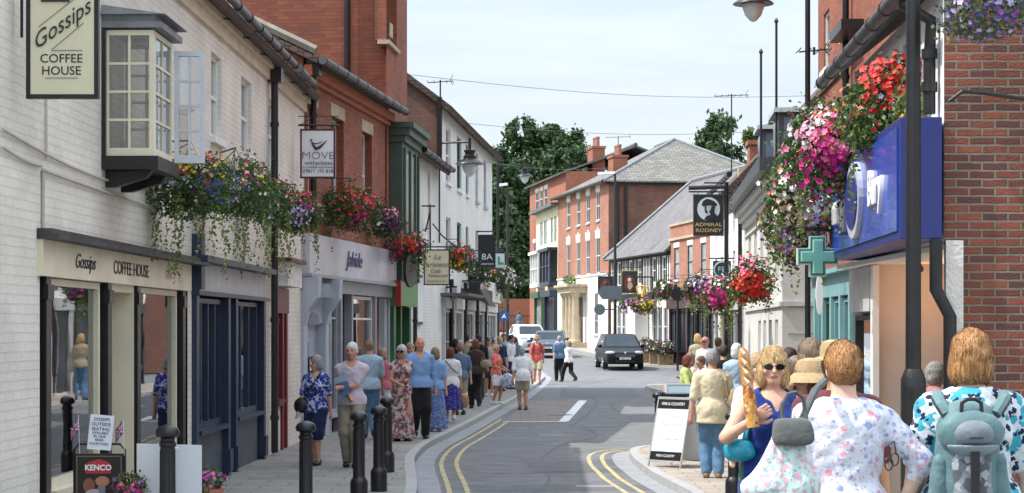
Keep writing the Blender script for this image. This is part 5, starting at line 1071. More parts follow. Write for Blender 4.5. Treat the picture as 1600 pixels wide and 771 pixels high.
# narrow cream house with oriels, then brick house
r8 = F((2.9, 120.92), (1.66, 131), 'R')
c8 = building('narrow_cream_house', 'narrow cream house with dark blue and white bay windows beyond the Georgian house', 'building', r8)
h8 = [(r8.s_(870), r8.s_(866)), (r8.s_(864.5), r8.s_(860.5)), (r8.s_(855), r8.s_(850)), (r8.s_(848.5), r8.s_(844))]; h8 = [(a, b, 7.5, 9.1) for a, b in h8]
mb = MB(); wall(mb, r8, 0, r8.L, 0, 9.7, h8, .05); mb.build('wall', RENDC, c8)
for h in h8: window(r8, *h, c8, M('sage_frame', (.3, .36, .30), .5), 1, 2, .03, pane=CURT)
mb = MB(); fb(mb, r8, -.2, r8.L+.2, 9.7, 9.9, -.4, .5); mb.build('roof', SLATE, c8)
for (a, b, m_) in ((r8.s_(871), r8.s_(855.5), NAVY), (r8.s_(852), r8.s_(840), WHITE)):
    z0 = 4.95; m2 = MB(); fb(m2, r8, a, b, z0-.25, z0, 0, .55); fb(m2, r8, a-.1, b+.1, z0+1.95, z0+2.15, 0, .65)
    for c in np.linspace(a+.08, b-.08, 4): fb(m2, r8, c-.07, c+.07, z0, z0+1.95, .42, .52)
    fb(m2, r8, a, b, z0+.95, z0+1.03, .42, .5)
    o_ = m2.build('bay_window', m_, c8); m2 = MB(); fb(m2, r8, a+.05, b-.05, z0+.01, z0+1.94, 0, .44); m2.build('pane', CURT if m_ is WHITE else PANE, o_)
    m2 = MB(); fb(m2, r8, a, b, 4.0, 4.4, 0, .5)
    for c in (a+.15, b-.15): fb(m2, r8, c-.15, c+.15, .9, 4.0, 0, .25)
    m2.build('shop_front', NAVY if m_ is NAVY else GREEN, c8); m2 = MB(); fb(m2, r8, a+.32, b-.32, 1.2, 3.95, .01, .1); m2.build('shop_pane', PANE if m_ is NAVY else CURT, c8)
r9 = F((2.9+.5, 121.1), (1.25, 134.2), 'R')
c9 = building('far_red_brick_house', 'red brick house with long low tiled roof rising behind the narrow cream house', 'building', r9)
h9 = [(r9.s_(px_+2.5), r9.s_(px_-2.5), 10.1, 11.3) for px_ in (853, 846, 839)]+[(r9.s_(px_+2), r9.s_(px_-1.5), 6.2, 7.9) for px_ in (834.5,)]
mb = MB(); wall(mb, r9, 0, r9.L, 0, 11.9, h9, .05); mb.quad(r9.P(0, 0, 0), r9.P(0, 0, -9), r9.P(0, 11.9, -9), r9.P(0, 11.9, 0)); back_walls(mb, r9, 0, r9.L, 0, 11.9, 9); mb.quad(r9.P(r9.L, 0, 0), r9.P(r9.L, 0, -9), r9.P(r9.L, 11.9, -9), r9.P(r9.L, 11.9, 0)); mb.build('wall', brick('salmon_brick', (.42, .15, .09), (.35, .12, .08), (.34, .2, .15), .23, .08, .007, .3, .2), c9)
for h in h9: window(r9, *h, c9, WHITE, 1, 2, .03, sill=STONE, lintel=WHITE)
pitched(r9, 0, r9.L, 11.95, 13.6, 9, c9, SLATE, .4)
chimney(r9, 1.2, -2.2, 11.9, 13.4, 1.6, .8, c9, RED3, 3)
# wall and railings across the end of the street
f9 = F((-4.5, 141), (2.5, 141), 'R'); mb = MB(); mb.box(-6, 2.6, 141, 141.3, G(141)-.3, 4.15); o_ = mb.build('garden_wall', RED3); tag(o_, 'red brick garden wall closing the end of the street', 'wall')
rl = W(empty('iron_railing', (-2, 139, G(139)), 0, 'black iron railings in front of the far brick wall', 'railing')); mb = MB()
for k in range(44): x = -5+k*.17; mb.tube([(x, 139, G(139)), (x, 139, G(139)+1.35)], .018, 5)
mb.build('bars', BLK, rl); mb = MB(); mb.box(-5.1, 2.4, 138.98, 139.02, G(139)+1.2, G(139)+1.25); mb.box(-5.1, 2.4, 138.98, 139.02, G(139)+.15, G(139)+.2); mb.build('rail', BLK, rl)

# ------------------------------------------------------------------ trees
LEAF_Y = leafmat('yew_foliage', (.02, .05, .018), (.065, .12, .035), (.038, .08, .025)); LEAF_P = leafmat('pine_foliage', (.03, .07, .028), (.09, .15, .05)); BARK = M('bark', (.12, .09, .06), .9, var=.3, scale=6, bump=.6)
def leaves(name, P_, N_, sz, mat, parent, asp=1.6, jit=.9):
    """quad leaves at points P_, tilted at random about N_"""
    n = len(P_); a = rng.normal(size=(n, 3)); N_ = N_+rng.normal(size=(n, 3))*jit; N_ /= np.linalg.norm(N_, axis=1)[:, None]
    t = np.cross(N_, a); t /= np.linalg.norm(t, axis=1)[:, None]; b = np.cross(N_, t); s_ = sz*rng.uniform(.6, 1.3, (n, 1))
    V = np.stack([P_-t*s_*asp/2, P_-b*s_/2, P_+t*s_*asp/2, P_+b*s_/2], 1).reshape(-1, 3); Q = np.arange(4*n).reshape(n, 4)
    return np_mesh(name, V, Q, mat, parent)
def tree(label, x, y, z0, lobes, n, sz, mat, trunk_h=6, tr=.4, spiky=0., grp='trees behind the roofs'):
    root = empty('tree', (x, y, z0), 0, label, 'tree', grp)
    mb = MB(); mb.tube([(0, 0, -.3), (.2, 0, trunk_h*.5), (0, .2, trunk_h), (.2, 0, trunk_h*1.6)], [tr, tr*.8, tr*.6, tr*.25], 9); mb.build('trunk', BARK, root, smooth=True)
    mb = MB()
    for l in lobes[:14]: mb.tube([(0, 0, trunk_h*.6), (l[0]*.5, l[1]*.5, (l[2]+trunk_h*.6)/2+.3), (l[0], l[1], l[2])], [tr*.35, tr*.2, tr*.08], 5)
    mb.each('limb', BARK, root, smooth=True)
    Ps, Ns = [], []
    w_ = np.array([l[3]**2 for l in lobes]); w_ = w_/w_.sum()
    for l, ww in zip(lobes, w_):
        k = int(n*ww); d = rng.normal(size=(k, 3)); d /= np.linalg.norm(d, axis=1)[:, None]; d[:, 2] = np.abs(d[:, 2])*1.0-.25*rng.random(k)
        cl = rng.normal(size=(max(6, k//90), 3)); cl /= np.linalg.norm(cl, axis=1)[:, None]; idx = rng.integers(0, len(cl), k)
        d = cl[idx]+rng.normal(size=(k, 3))*.19; r = l[3]*(.72+.32*rng.random(len(cl)))[idx]*(.80+.22*rng.random(k))
        p = d*r[:, None]*np.array([1, 1, l[4] if len(l) > 4 else .8])
        if spiky: p[:, 2] += spiky*rng.random(k)**3
        Ps.append(p+np.array(l[:3])); Ns.append(d)
    leaves('crown', np.vstack(Ps), np.vstack(Ns), sz, mat, root, 1.8); return root
def lobes_for(h, r, n, seed, zlo=.25, top=.35):
    q = random.Random(seed); out = []
    for i in range(n):
        t = q.random(); z = h*(zlo+(1-zlo)*t*.92); rr = r*(1-(t**2)*(1-top)); a = q.random()*6.28; d = rr*q.uniform(.15, .75); out.append((d*math.cos(a), d*math.sin(a), z, rr*q.uniform(.28, .5)))
    return out
tree('broad dark yew tree rising behind the white terrace and brick wall', X(838, 165), 165, 1.2, lobes_for(19.3, 7.4, 44, 3), 80000, .25, LEAF_Y, 6, .5, .9)
tree('dark evergreen directly right of the terrace roof, lower than the broad yew', X(760, 158), 158, 1.2, lobes_for(16.2, 6.2, 30, 5), 40000, .25, LEAF_Y, 5, .4, .8)
tree('dense evergreen mass low behind the street end wall', X(800, 150), 150, 1.2, lobes_for(10.5, 5.5, 20, 8, .05), 22000, .28, LEAF_Y, 3, .35, .5)
tree('bushy evergreen standing right behind the far red brick house', X(890, 172), 172, 1.2, lobes_for(14.0, 5, 18, 9), 12000, .32, LEAF_Y, 5, .4, .5)
tree('feathery green pine tree above the grey slate roofs at right', X(1120, 190), 190, 1.2, lobes_for(22.0, 5.0, 40, 12, .45, .5), 22000, .32, LEAF_P, 9, .35, 1.0)
tree('small pale tree top peeping over the hipped slate roof', X(1053, 195), 195, 1.2, lobes_for(18.8, 2.4, 12, 14, .6, .4), 1800, .4, LEAF_P, 9, .25, 1.)
tree('light green bushy tree behind the gabled white house', X(1185, 120), 120, .5, lobes_for(14.6, 3.5, 16, 15, .4), 5000, .35, leafmat('fresh_foliage', (.07, .13, .03), (.16, .24, .07)), 6, .3, .3)

# ------------------------------------------------------------------ flower baskets
FOL = [leafmat('basket_foliage', (.035, .085, .02), (.13, .20, .05), (.07, .13, .03)), leafmat('trailing_ivy', (.10, .17, .04), (.32, .36, .12), (.18, .25, .06)), leafmat('dusky_foliage', (.05, .08, .04), (.12, .15, .07))]
def bm_(n, c): return M(n, c, .6, var=.25, scale=60)
BL = dict(red=bm_('red_petals', (.62, .02, .015)), coral=bm_('coral_petals', (.75, .13, .06)), pink=bm_('pink_petals', (.80, .22, .38)), magenta=bm_('magenta_petals', (.60, .02, .24)), white=bm_('white_petals', (.80, .78, .80)), blush=bm_('blush_petals', (.80, .55, .52)),
          blue=bm_('blue_petals', (.06, .06, .38)), violet=bm_('violet_petals', (.24, .08, .42)), lilac=bm_('lilac_petals', (.48, .42, .72)), yellow=bm_('yellow_petals', (.72, .48, .02)), purple=bm_('dark_purple_petals', (.12, .02, .12)))
def blossoms(name, P_, N_, sz, mat, parent, cup=.25):
    n = len(P_)
    if not n: return
    N_ = N_+rng.normal(size=(n, 3))*.35; N_ /= np.linalg.norm(N_, axis=1)[:, None]; a = rng.normal(size=(n, 3)); t = np.cross(N_, a); t /= np.linalg.norm(t, axis=1)[:, None]; b = np.cross(N_, t)
    K_ = 10; s_ = sz*rng.uniform(.75, 1.2, (n, 1)); V = [P_]
    for k in range(K_):
        r = (1. if k % 2 == 0 else .62); V.append(P_+(t*math.cos(.6283*k)+b*math.sin(.6283*k))*s_*r+N_*s_*cup)
    V = np.stack(V, 1).reshape(-1, 3); base = (np.arange(n)*(K_+1))[:, None, None]; T = np.array([[0, k+1, (k+1) % K_+1] for k in range(K_)])[None]; Q = (base+T).reshape(-1, 3)
    o = np_mesh(name, V, Q, mat, parent); o['kind'] = 'stuff'; return o
def basket(label, c, r, cols, n=900, trail=.5, lsz=.03, fsz=.026, nf=120, hang=None, name='flower_basket', grp='hanging flower baskets', sx=1., sz=.8, bowl=True, fol=0, strands=12, cat='flower basket'):
    c = Vector(c); root = empty(name, c-Vector((0, 0, r*.7)), 0, label, cat, grp); o = np.array((0, 0, r*.7))
    d = rng.normal(size=(n, 3)); d /= np.linalg.norm(d, axis=1)[:, None]; cl = rng.normal(size=(26, 3)); cl /= np.linalg.norm(cl, axis=1)[:, None]; cr_ = rng.uniform(.65, 1.12, 26)
    near = np.argmax(d @ cl.T, 1); rr = r*cr_[near]*(.6+.4*rng.random(n)**.5)*np.where(rng.random(n) < .13, rng.uniform(1.05, 1.42, n), 1); sc3 = np.array([sx, sx, sz])
    p = d*rr[:, None]*sc3+o; f1_ = leaves('foliage', p, d, lsz, FOL[fol], root, 1.3)
    if strands:
        ps = []
        for k in range(strands):
            a = rng.random()*6.28; q = np.array([math.cos(a)*r*.7*sx, math.sin(a)*r*.7*sx, -.25*r]); l = trail*rng.uniform(.35, 1.1); m = int(l/(lsz*.65))+2; zz = np.linspace(0, 1, m)
            ps.append(np.stack([q[0]+math.cos(a)*.05*zz+.02*np.sin(zz*9+k), q[1]+math.sin(a)*.05*zz+.02*np.cos(zz*7+k), q[2]-l*zz], 1)+rng.normal(size=(m, 3))*lsz*.35)
        ps = np.vstack(ps)+o; leaves('trailing_stems', ps, rng.normal(size=ps.shape), lsz*1.05, FOL[1], root, 1.2)['kind'] = 'stuff'
    tot = sum(w for _, w, *_ in cols); nf = int(nf*1.45); fsz *= .84
    for (k, wt, *pos) in cols:
        m = int(nf*wt/tot); cen = np.array(pos[0]) if pos else None
        d = rng.normal(size=(m, 3)); d[:, 1] -= .35; d /= np.linalg.norm(d, axis=1)[:, None]
        if cen is not None: cen = cen/np.linalg.norm(cen); d = cen+rng.normal(size=(m, 3))*.38; d /= np.linalg.norm(d, axis=1)[:, None]
        near = np.argmax(d @ cl.T, 1); p = d*(r*cr_[near]*rng.uniform(.80, 1.14, m))[:, None]*sc3+o; blossoms(k+'_blossoms', p, d, fsz*(.6 if k in ('blue',) else 1), BL[k], root)
    mb = MB()
    if bowl: mb.lathe([(.02*r, -.55*r), (.3*r, -.45*r), (.45*r, -.2*r), (.5*r, 0)], Vector(o)+Vector((0, 0, 0)), 14); mb.build('basket', M('coir_liner', (.10, .07, .04), .95, var=.4, scale=20, bump=.6), root, smooth=True)
    if hang is not None:
        hp = Vector(hang)-root.location; top = Vector((0, 0, r*.7+r*1.0)); mb = MB()
        hp.z = top.z+.04; mb.tube([hp, (hp+top)/2+Vector((0, 0, .02)), top+Vector((0, 0, .04))], .011, 5); mb.tube([hp-Vector((0, 0, .35)), (hp*.5+top*.5)-Vector((0, 0, .1)), top+Vector((0, 0, .02))], .007, 5)
        for k in range(3): mb.tube([top+Vector((0, 0, .04)), (r*.5*math.cos(2.1*k), r*.5*math.sin(2.1*k), r*.65)], .004, 4)
        mb.build('bracket', IRON, root)
    return root
def wl(f, y, z, d=0): # point on a wall line at depth y
    s_ = (y-f.A.y)/f.u.y; return f.P(s_, z, d)
def bk(px, py, Y): return P(px, py, Y)
basket('large mixed basket nearest the oriel with yellow and blue flowers and long ivy trails', bk(298, 292, 20.8), .46, [('yellow', 3, (.2, -.6, .9)), ('red', 1, (.5, -.5, .8)), ('blue', 5, (.7, -.6, -.1)), ('lilac', 1.2, (-.4, -.9, .1)), ('white', 1), ('magenta', .8, (.3, -.3, 1))], 5200, .95, .030, .030, 210, wl(f1, 21, 4), sx=1.15, strands=22)
basket('blue lobelia basket with white blooms in the middle of the left hand row', bk(368, 300, 23.6), .50, [('blue', 7, (-.2, -.9, .1)), ('white', 1), ('lilac', 1.5, (.2, -.6, .6)), ('red', 1, (.5, -.5, .8)), ('yellow', 1.2, (.1, -.5, .9))], 5200, .9, .030, .030, 230, wl(f1, 24.6, 4), sx=1.1, strands=20)
basket('smaller basket of white and blue flowers between the lobelia and lilac ones', bk(418, 316, 26.6), .44, [('blue', 4, (-.2, -.9, .0)), ('white', 2), ('yellow', 1, (-.3, -.6, .8)), ('red', 1.5, (.4, -.5, .8)), ('lilac', 1)], 4400, .9, .032, .032, 180, wl(f1, 26.6, 4.1), strands=16)
basket('basket of lilac petunias and red geraniums beside the brick shop', bk(462, 335, 29.5), .42, [('red', 2, (.1, -.6, .9)), ('yellow', 1.5, (-.4, -.7, .6)), ('magenta', 1.2, (.7, -.5, .5)), ('lilac', 4, (.3, -.9, -.1)), ('blue', 2, (-.8, -.6, .1)), ('white', 1)], 4200, .7, .034, .034, 190, wl(f1, 29.5, 4.2), strands=14)
basket('bushy green basket with red and magenta flowers over the grey boutique fascia', bk(548, 328, 35.4), .54, [('red', 3, (.4, -.8, .3)), ('magenta', 3, (.5, -.7, -.7)), ('red', 1, (-.2, -.5, .9)), ('pink', .8, (.7, -.5, .6))], 3600, .7, .040, .042, 130, wl(f2, 35.4, 4.6), strands=14)
basket('purple and pink basket at the green oriel', bk(602, 345, 39.4), .44, [('purple', 3, (.7, -.7, -.2)), ('blue', 2, (.2, -.9, -.1)), ('pink', 2, (.5, -.6, .6)), ('white', .5)], 2600, .5, .042, .044, 110, wl(f2, 40, 4.6), fol=2, strands=8)
basket('round basket of red geraniums and pink petunias above the black oval sign', bk(637, 388, 41), .50, [('red', 4, (.1, -.8, .3)), ('magenta', 2, (-.5, -.8, -.2)), ('pink', 1, (.3, -.4, .8)), ('purple', 1.5, (.9, -.5, -.3))], 2400, .5, .045, .05, 110, wl(f2, 41, 4.3), strands=8)
basket('scarlet geranium basket behind the cream hanging sign', bk(716, 404, 52), .48, [('red', 3, (.1, -.7, .6)), ('coral', 2), ('violet', 1, (.6, -.6, -.1)), ('yellow', 1, (-.1, -.8, -.7))], 1500, .5, .055, .06, 80, wl(f5, 52, 5), strands=8)
basket('dark leaved basket under the black interiors sign', bk(744, 428, 58), .52, [('white', 2), ('purple', 2), ('pink', 1)], 1400, .4, .06, .05, 50, wl(f5, 58, 4.5), fol=2, strands=6)
basket('white and purple basket at the end of the white terrace', bk(777, 436, 64), .70, [('white', 3, (.6, -.7, .2)), ('purple', 2, (.5, -.6, -.7)), ('coral', 1, (0, -.6, .7))], 1700, 1.2, .06, .06, 80, wl(f5, 64, 4.6), strands=12)
# right hand side
basket('high red geranium basket over the blue sign next to the lamp column', bk(1398, 172, 19.0), .50, [('red', 5, (-.3, -.8, .6)), ('lilac', 1, (0, -1, -.4)), ('white', .8, (.3, -.5, 1)), ('coral', 1)], 5200, .8, .040, .044, 240, wl(r1, 19, 4.7), sx=1.15, sz=1.0, strands=16)
basket('loose yellow green basket right behind the lamp column', bk(1450, 185, 18.2), .36, [('white', 1), ('yellow', 2), ('red', 1)], 2200, .5, .038, .03, 50, wl(r1, 18.2, 4.7), sz=1.1, strands=8, fol=1)
basket('great mass of magenta and pink petunias over the blue sign', bk(1308, 235, 21.1), .53, [('magenta', 5, (-.3, -.9, -.3)), ('pink', 4, (-.5, -.7, .5)), ('coral', 1.5, (-.2, -.8, .6)), ('red', 2, (.5, -.8, .3)), ('white', 2, (-.6, -.5, .8)), ('violet', 2, (.5, -.8, -.2))], 5600, .9, .042, .050, 420, wl(r1, 21.1, 4.5), sx=1.05, sz=1.1, strands=18)
basket('white petunia basket below the magenta one at the sign end', bk(1265, 298, 22.7), .50, [('white', 5, (-.1, -.9, .1)), ('lilac', 3, (.1, -.9, -.4)), ('blush', 3, (-.3, -.8, -.5)), ('magenta', 1, (.4, -.7, .7)), ('coral', 1)], 4600, .65, .042, .048, 320, wl(r1, 22.7, 4.2), sx=1.1, sz=1.05, strands=16)
basket('blush and copper basket trailing behind the green pharmacy cross', bk(1243, 350, 23.3), .44, [('blush', 4), ('coral', 1.5), ('violet', 2, (-.6, -.7, -.6)), ('magenta', 1.5, (-.6, -.7, -.5)), ('lilac', 3, (-.4, -.8, -.5))], 2600, .7, .042, .038, 200, wl(r1, 23.3, 3.6), sx=.9, sz=1.1, strands=14)
basket('large round basket of scarlet geraniums in front of the pale grey bank', bk(1172, 442, 39), .50, [('red', 8, (0, -1, -.1)), ('coral', 3, (-.6, -.8, .0)), ('red', 3), ('pink', 2, (-.3, -.6, .8))], 3200, .55, .045, .055, 330, wl(r3, 41, 4.0), sz=1.0, strands=14)
basket('magenta petunia basket left of the scarlet one', bk(1125, 462, 43), .46, [('magenta', 4, (-.2, -1, -.2)), ('pink', 2), ('white', 1, (0, -.5, .8)), ('coral', 1)], 2000, .8, .05, .055, 150, wl(r3, 45, 3.8), sz=.9, strands=12)
basket('pink and white basket furthest left of the bank baskets', bk(1094, 452, 52), .50, [('magenta', 2, (-.3, -1, -.5)), ('white', 2, (0, -.5, .8)), ('violet', 2, (-.1, -1, 0)), ('pink', 1)], 1700, .7, .06, .06, 110, wl(r3, 53.5, 3.8), fol=2, strands=12)
basket('small pink basket hanging at the red brick shop', bk(1040, 452, 88), .6, [('magenta', 2), ('white', 2), ('pink', 1)], 900, .9, .10, .10, 50, wl(r5, 88, 4), strands=8)
basket('pair joined mixed basket of purple yellow and magenta flowers by the inn porch', bk(1004, 478, 96), .62, [('yellow', 2, (.3, -1, .3)), ('purple', 3), ('magenta', 2), ('blush', 2)], 1200, .3, .09, .10, 100, wl(r6, 96, 4), sx=1.2, strands=0)
basket('second mixed basket of pale flowers on the inn, left of the yellow one', bk(982, 478, 99), .55, [('blush', 3), ('violet', 2), ('lilac', 2)], 1000, .3, .09, .10, 70, wl(r6, 99, 4), strands=0)
basket('blue lobelia basket hanging at the top right corner on the brick wall', bk(1545, 12, 15.4), .34, [('blue', 10), ('lilac', 3), ('violet', 2)], 1500, .2, .035, .035, 260, (4.2, 17.1, 4.6), sx=1.25, sz=.8, fol=2, strands=4, bowl=False)
# plants on the ground
for (px, py, Y, r, l) in ((202, 762, 16.3, .16, 'red and violet petunias in a pot behind the coffee board'), (322, 752, 17.2, .18, 'pink petunias in a pot right of the blank white board')):
    b_ = basket(l, bk(px, py, Y), r, [('magenta', 3), ('violet', 2), ('pink', 2)], 900, .1, .022, .024, 70, None, 'flower_pot', 'flower pots on the left pavement', strands=0, bowl=False, cat='flower pot')
    mb = MB(); h_ = b_.location.z-G(Y)+.05; mb.lathe([(.10, -h_), (.14, .02), (.155, .02), (.155, .06)], (0, 0, .0), 14); mb.build('pot', M('terracotta', (.35, .13, .08)), b_, smooth=True)
for i, (px, Y, l) in enumerate(((1010, 94, 'yellow green planter by the inn porch'), (1026, 92.8, 'wooden planter of mixed pink flowers right of the porch'), (1040, 91.6, 'grey leaved planter next to the shopper with the green bag'), (962, 103, 'low planter of shrubs behind the black car'))):
    z = G(Y)+.75; b_ = basket(l, (X(px, Y), Y, z), .52, [('pink', 2), ('white', 2), ('lilac', 1), ('magenta', 1)], 700, .1, .10, .07, 50, None, 'flower_planter', 'planters outside the inn', strands=0, bowl=False, fol=2, cat='planter')
    mb = MB(); mb.box(-.35, .35, -.3, .3, -.39, .12); mb.build('tub', M('wood_tub', (.28, .2, .12), .85, var=.2), b_)
b_ = basket('weeds and grass growing on top of the stone doorway', r7.P(Q7(907)+.3, 4.85, .6), .45, [('white', 1)], 300, .1, .1, .03, 3, None, 'wall_plant', None, strands=0, bowl=False, fol=1, cat='plant')

# ------------------------------------------------------------------ street furniture
def bollard_proto():
    root = empty('bollard', (0, 0, 0)); mb = MB()
    mb.lathe([(.100, 0), (.100, .22), (.092, .26), (.074, .28), (.068, .30), (.062, .84), (.072, .85), (.072, .88), (.060, .89), (.060, .915)], n=16); mb.build('post', BLK, root, smooth=True)
    for k in range(8): a = k*.7854; 
    mb = MB(); mb.lathe([(.06, .916), (.098, .93), (.105, .965), (.088, 1.0), (.05, 1.02), (.01, 1.03)], n=16); mb.build('cap', BLK, root, smooth=True)
    mb = MB()
    for k in range(10): a = k*.6283; mb.box(.0665*1, .0775, -.006, .006, .30, .83) if 0 else mb.tube([(.061*math.cos(a), .061*math.sin(a), .31), (.059*math.cos(a), .059*math.sin(a), .82)], .008, 5)
    mb.build('fluting', BLK, root, smooth=True); return root
bp_ = bollard_proto(); first = True
for (px, yb, l) in ((478, 815, 'black bollard standing left of the elderly couple'), (561, 786, 'black bollard directly in front of the man with the brochure'), (592, 768, 'black bollard between the brochure man and the long dress'), (605, 738, 'shortest looking black bollard, furthest back in the left row'),
                    (262, 868, 'black bollard in front of the two blank white boards'), (1030, 720, 'black bollard left of the white estate agent board'), (1147, 785, 'black bollard beside the jeans wearing man and the sunglasses woman'), (1111, 723, 'black bollard base half hidden behind the man in jeans')):
    Y = 1.95*FP/(yb-514) if yb < 790 else {815: 19.2, 868: 16.1}[yb]
    o_ = bp_ if first else copy_tree(bp_); first = False; o_.location = (X(px, Y), Y, G(Y)); tag(o_, l, 'bollard', 'black bollards along the kerbs')
LG = M('lamp_bowl', (.62, .64, .66), .15, var=.1, spec=.8)
def lamp_head(par, p, r):
    mb = MB(); k = r/.3
    mb.lathe([(.30*k, 0), (.29*k, .02*k), (.16*k, .10*k), (.135*k, .11*k), (.135*k, .17*k), (.10*k, .19*k), (.10*k, .24*k), (.12*k, .25*k), (.12*k, .29*k), (.03*k, .31*k), (.02*k, .42*k)], p, 24); h = mb.build('lamp_hood', BLK, par, smooth=True)
    mb = MB(); mb.lathe([(.165*k, 0), (.16*k, -.05*k), (.12*k, -.16*k), (.05*k, -.24*k), (.004, -.26*k)], Vector(p)-Vector((0, 0, .002)), 20); mb.build('lamp_bowl', LG, h, smooth=True)
def street_lamp(label, base, h, head, r, pr=.05, arm_z=None, sleeve=1.35, sr=.088):
    root = W(empty('street_lamp', base, 0, label, 'street lamp', 'black street lamps')); b = Vector(base); mb = MB()
    if sleeve: mb.lathe([(sr*1.4, 0), (sr*1.4, .1), (sr, .15), (sr, sleeve-.1), (sr*.97, sleeve), (pr+.005, sleeve+.08)], b, 16)
    mb.tube([b+Vector((0, 0, sleeve or 0)), b+Vector((0, 0, h))], [pr, pr*.85], 12); mb.lathe([(.03, 0), (.045, .03), (.01, .12)], b+Vector((0, 0, h)), 10); mb.build('pole', BLK, root, smooth=True)
    if head is not None:
        hd_ = Vector(head); az = hd_.z+.42*r/.3; mb = MB(); mb.tube([(b.x, b.y, az), (hd_.x, hd_.y, az)], .022, 8); mb.tube([(b.x, b.y, az-.35), ((b.x*.6+hd_.x*.4), b.y, az-.03)], .012, 6); mb.tube([(hd_.x, hd_.y, az+.05), (hd_.x, hd_.y, az-.12)], .03, 8); mb.build('arm', BLK, root, smooth=True); lamp_head(root, hd_, r)
    return root
def door(f, s0, s1, par): pass
y = 31.0; street_lamp('tall black street lamp whose hood hangs at the top of the sky', (X(1262, y), y, 0), 8.4, (X(1177, y), y, Z(7, y)), .33, .048)
y = 15.8; street_lamp('nearest thick black lamp column rising in front of the blue sign', (X(1427, y), y, G(y)), 7.5, (X(1427, y)-1.1, y, 6.6), .3, .064, sleeve=Z(592, y)-G(y), sr=.105)
y = 72; street_lamp('black street lamp past the white terrace, second lantern from the left', (X(778, y), y, 0), Z(238, y), (X(820, y), y, Z(276, y)), .31, .06, sleeve=1.3)
# wall mounted lantern
y = 50; root = W(empty('wall_lantern', wl(f5, 51.2, 7), 0, 'big black lantern on a bracket fixed to the white terrace wall', 'street lamp', 'black street lamps')); q = (X(734, y), y, Z(257, y)); wx = X(686, y); mb = MB(); mb.tube([(wx, y+.3, Z(150, y)), (wx, y+.3, Z(253, y))], .07, 8); mb.tube([(wx, y+.3, Z(222, y)), (X(734, y), y, Z(222, y))], .03, 8); mb.tube([(q[0], y, Z(216, y)), (q[0], y, q[2]+.3)], .04, 8); mb.tube([(wx, y+.3, Z(250, y)), (wx, y+.3, 4.2)], .02, 6); mb.build('bracket', BLK, root, smooth=True); lamp_head(root, q, .38)
def modern_lamp(label, px, Y, pt, hx, hy):
    root = W(empty('street_lamp', (X(px, Y), Y, G(Y)), 0, label, 'street lamp', 'plain street lights with white heads')); mb = MB(); mb.tube([(X(px, Y), Y, G(Y)), (X(px, Y), Y, Z(pt, Y))], [.09, .06], 10); mb.build('pole', IRON, root, smooth=True)
    mb = MB(); x0, x1 = sorted((X(px, Y), X(hx, Y))); z = Z(hy, Y); mb.hexa([(x0, Y-.12, z-.05), (x1, Y-.12, z), (x1, Y+.12, z), (x0, Y+.12, z-.05), (x0, Y-.08, z+.08), (x1, Y-.08, z+.12), (x1, Y+.08, z+.12), (x0, Y+.08, z+.08)]); mb.build('lamp_head', M('lamp_grey', (.55, .56, .58), .5), root)
modern_lamp('tall thin street light with white head before the Georgian house', 961, 96, 270, 934, 272); modern_lamp('slender street light with white head before the dark trees', 793, 95, 287, 776, 290)
# aerials
def aerial(label, px, py0, py1, Y, w_=.7, n=5):
    mb = MB(); x = X(px, Y); zt = Z(py0, Y); mb.tube([(x, Y, Z(py1, Y)), (x, Y, zt)], .022, 6); mb.tube([(x-w_/2, Y, zt-.08), (x+w_/2, Y+.1, zt-.02)], .014, 5)
    for i in range(n): t = -w_/2+w_*i/(n-1); mb.tube([(x+t, Y-.25, zt-.05), (x+t, Y+.35, zt-.05)], .009, 4)
    for i in (-1, 1): mb.tube([(x+w_/2-.08, Y, zt-.02), (x+w_/2, Y, zt+.14*i)], .010, 4)
    tag(mb.build('tv_aerial', IRON), label, 'aerial', 'roof aerials')
aerial('tv aerial on the mossy roof of the white terrace', 688, 125, 165, 53, .7); aerial('tall tv aerial above the gabled white house', 1143, 147, 275, 64, 1.1, 6); aerial('small aerial on the Georgian house chimney', 966, 213, 262, 110, 1.4, 4); aerial('sideways aerial on the tall red brick house', 1272, 74, 86, 32, .5, 4)
for (pa, ya, pb, yb, Y0, Y1, l) in ((640, 117, 1262, 150, 48, 62, 'upper overhead wire crossing the sky between the rooftops'), (700, 190, 1200, 205, 60, 66, 'lower overhead wire across the sky above the chimneys'), (686, 240, 960, 262, 58, 80, 'faint wire from the terrace lantern to the far lamp')):
    mb = MB(); a, b = P(pa, ya, Y0), P(pb, yb, Y1); mb.tube([a.lerp(b, t)-Vector((0, 0, .25*math.sin(3.1416*t))) for t in np.linspace(0, 1, 14)], .009, 4, False); tag(mb.build('overhead_wire', M('wire_grey', (.2, .2, .2), .7)), l, 'wire')

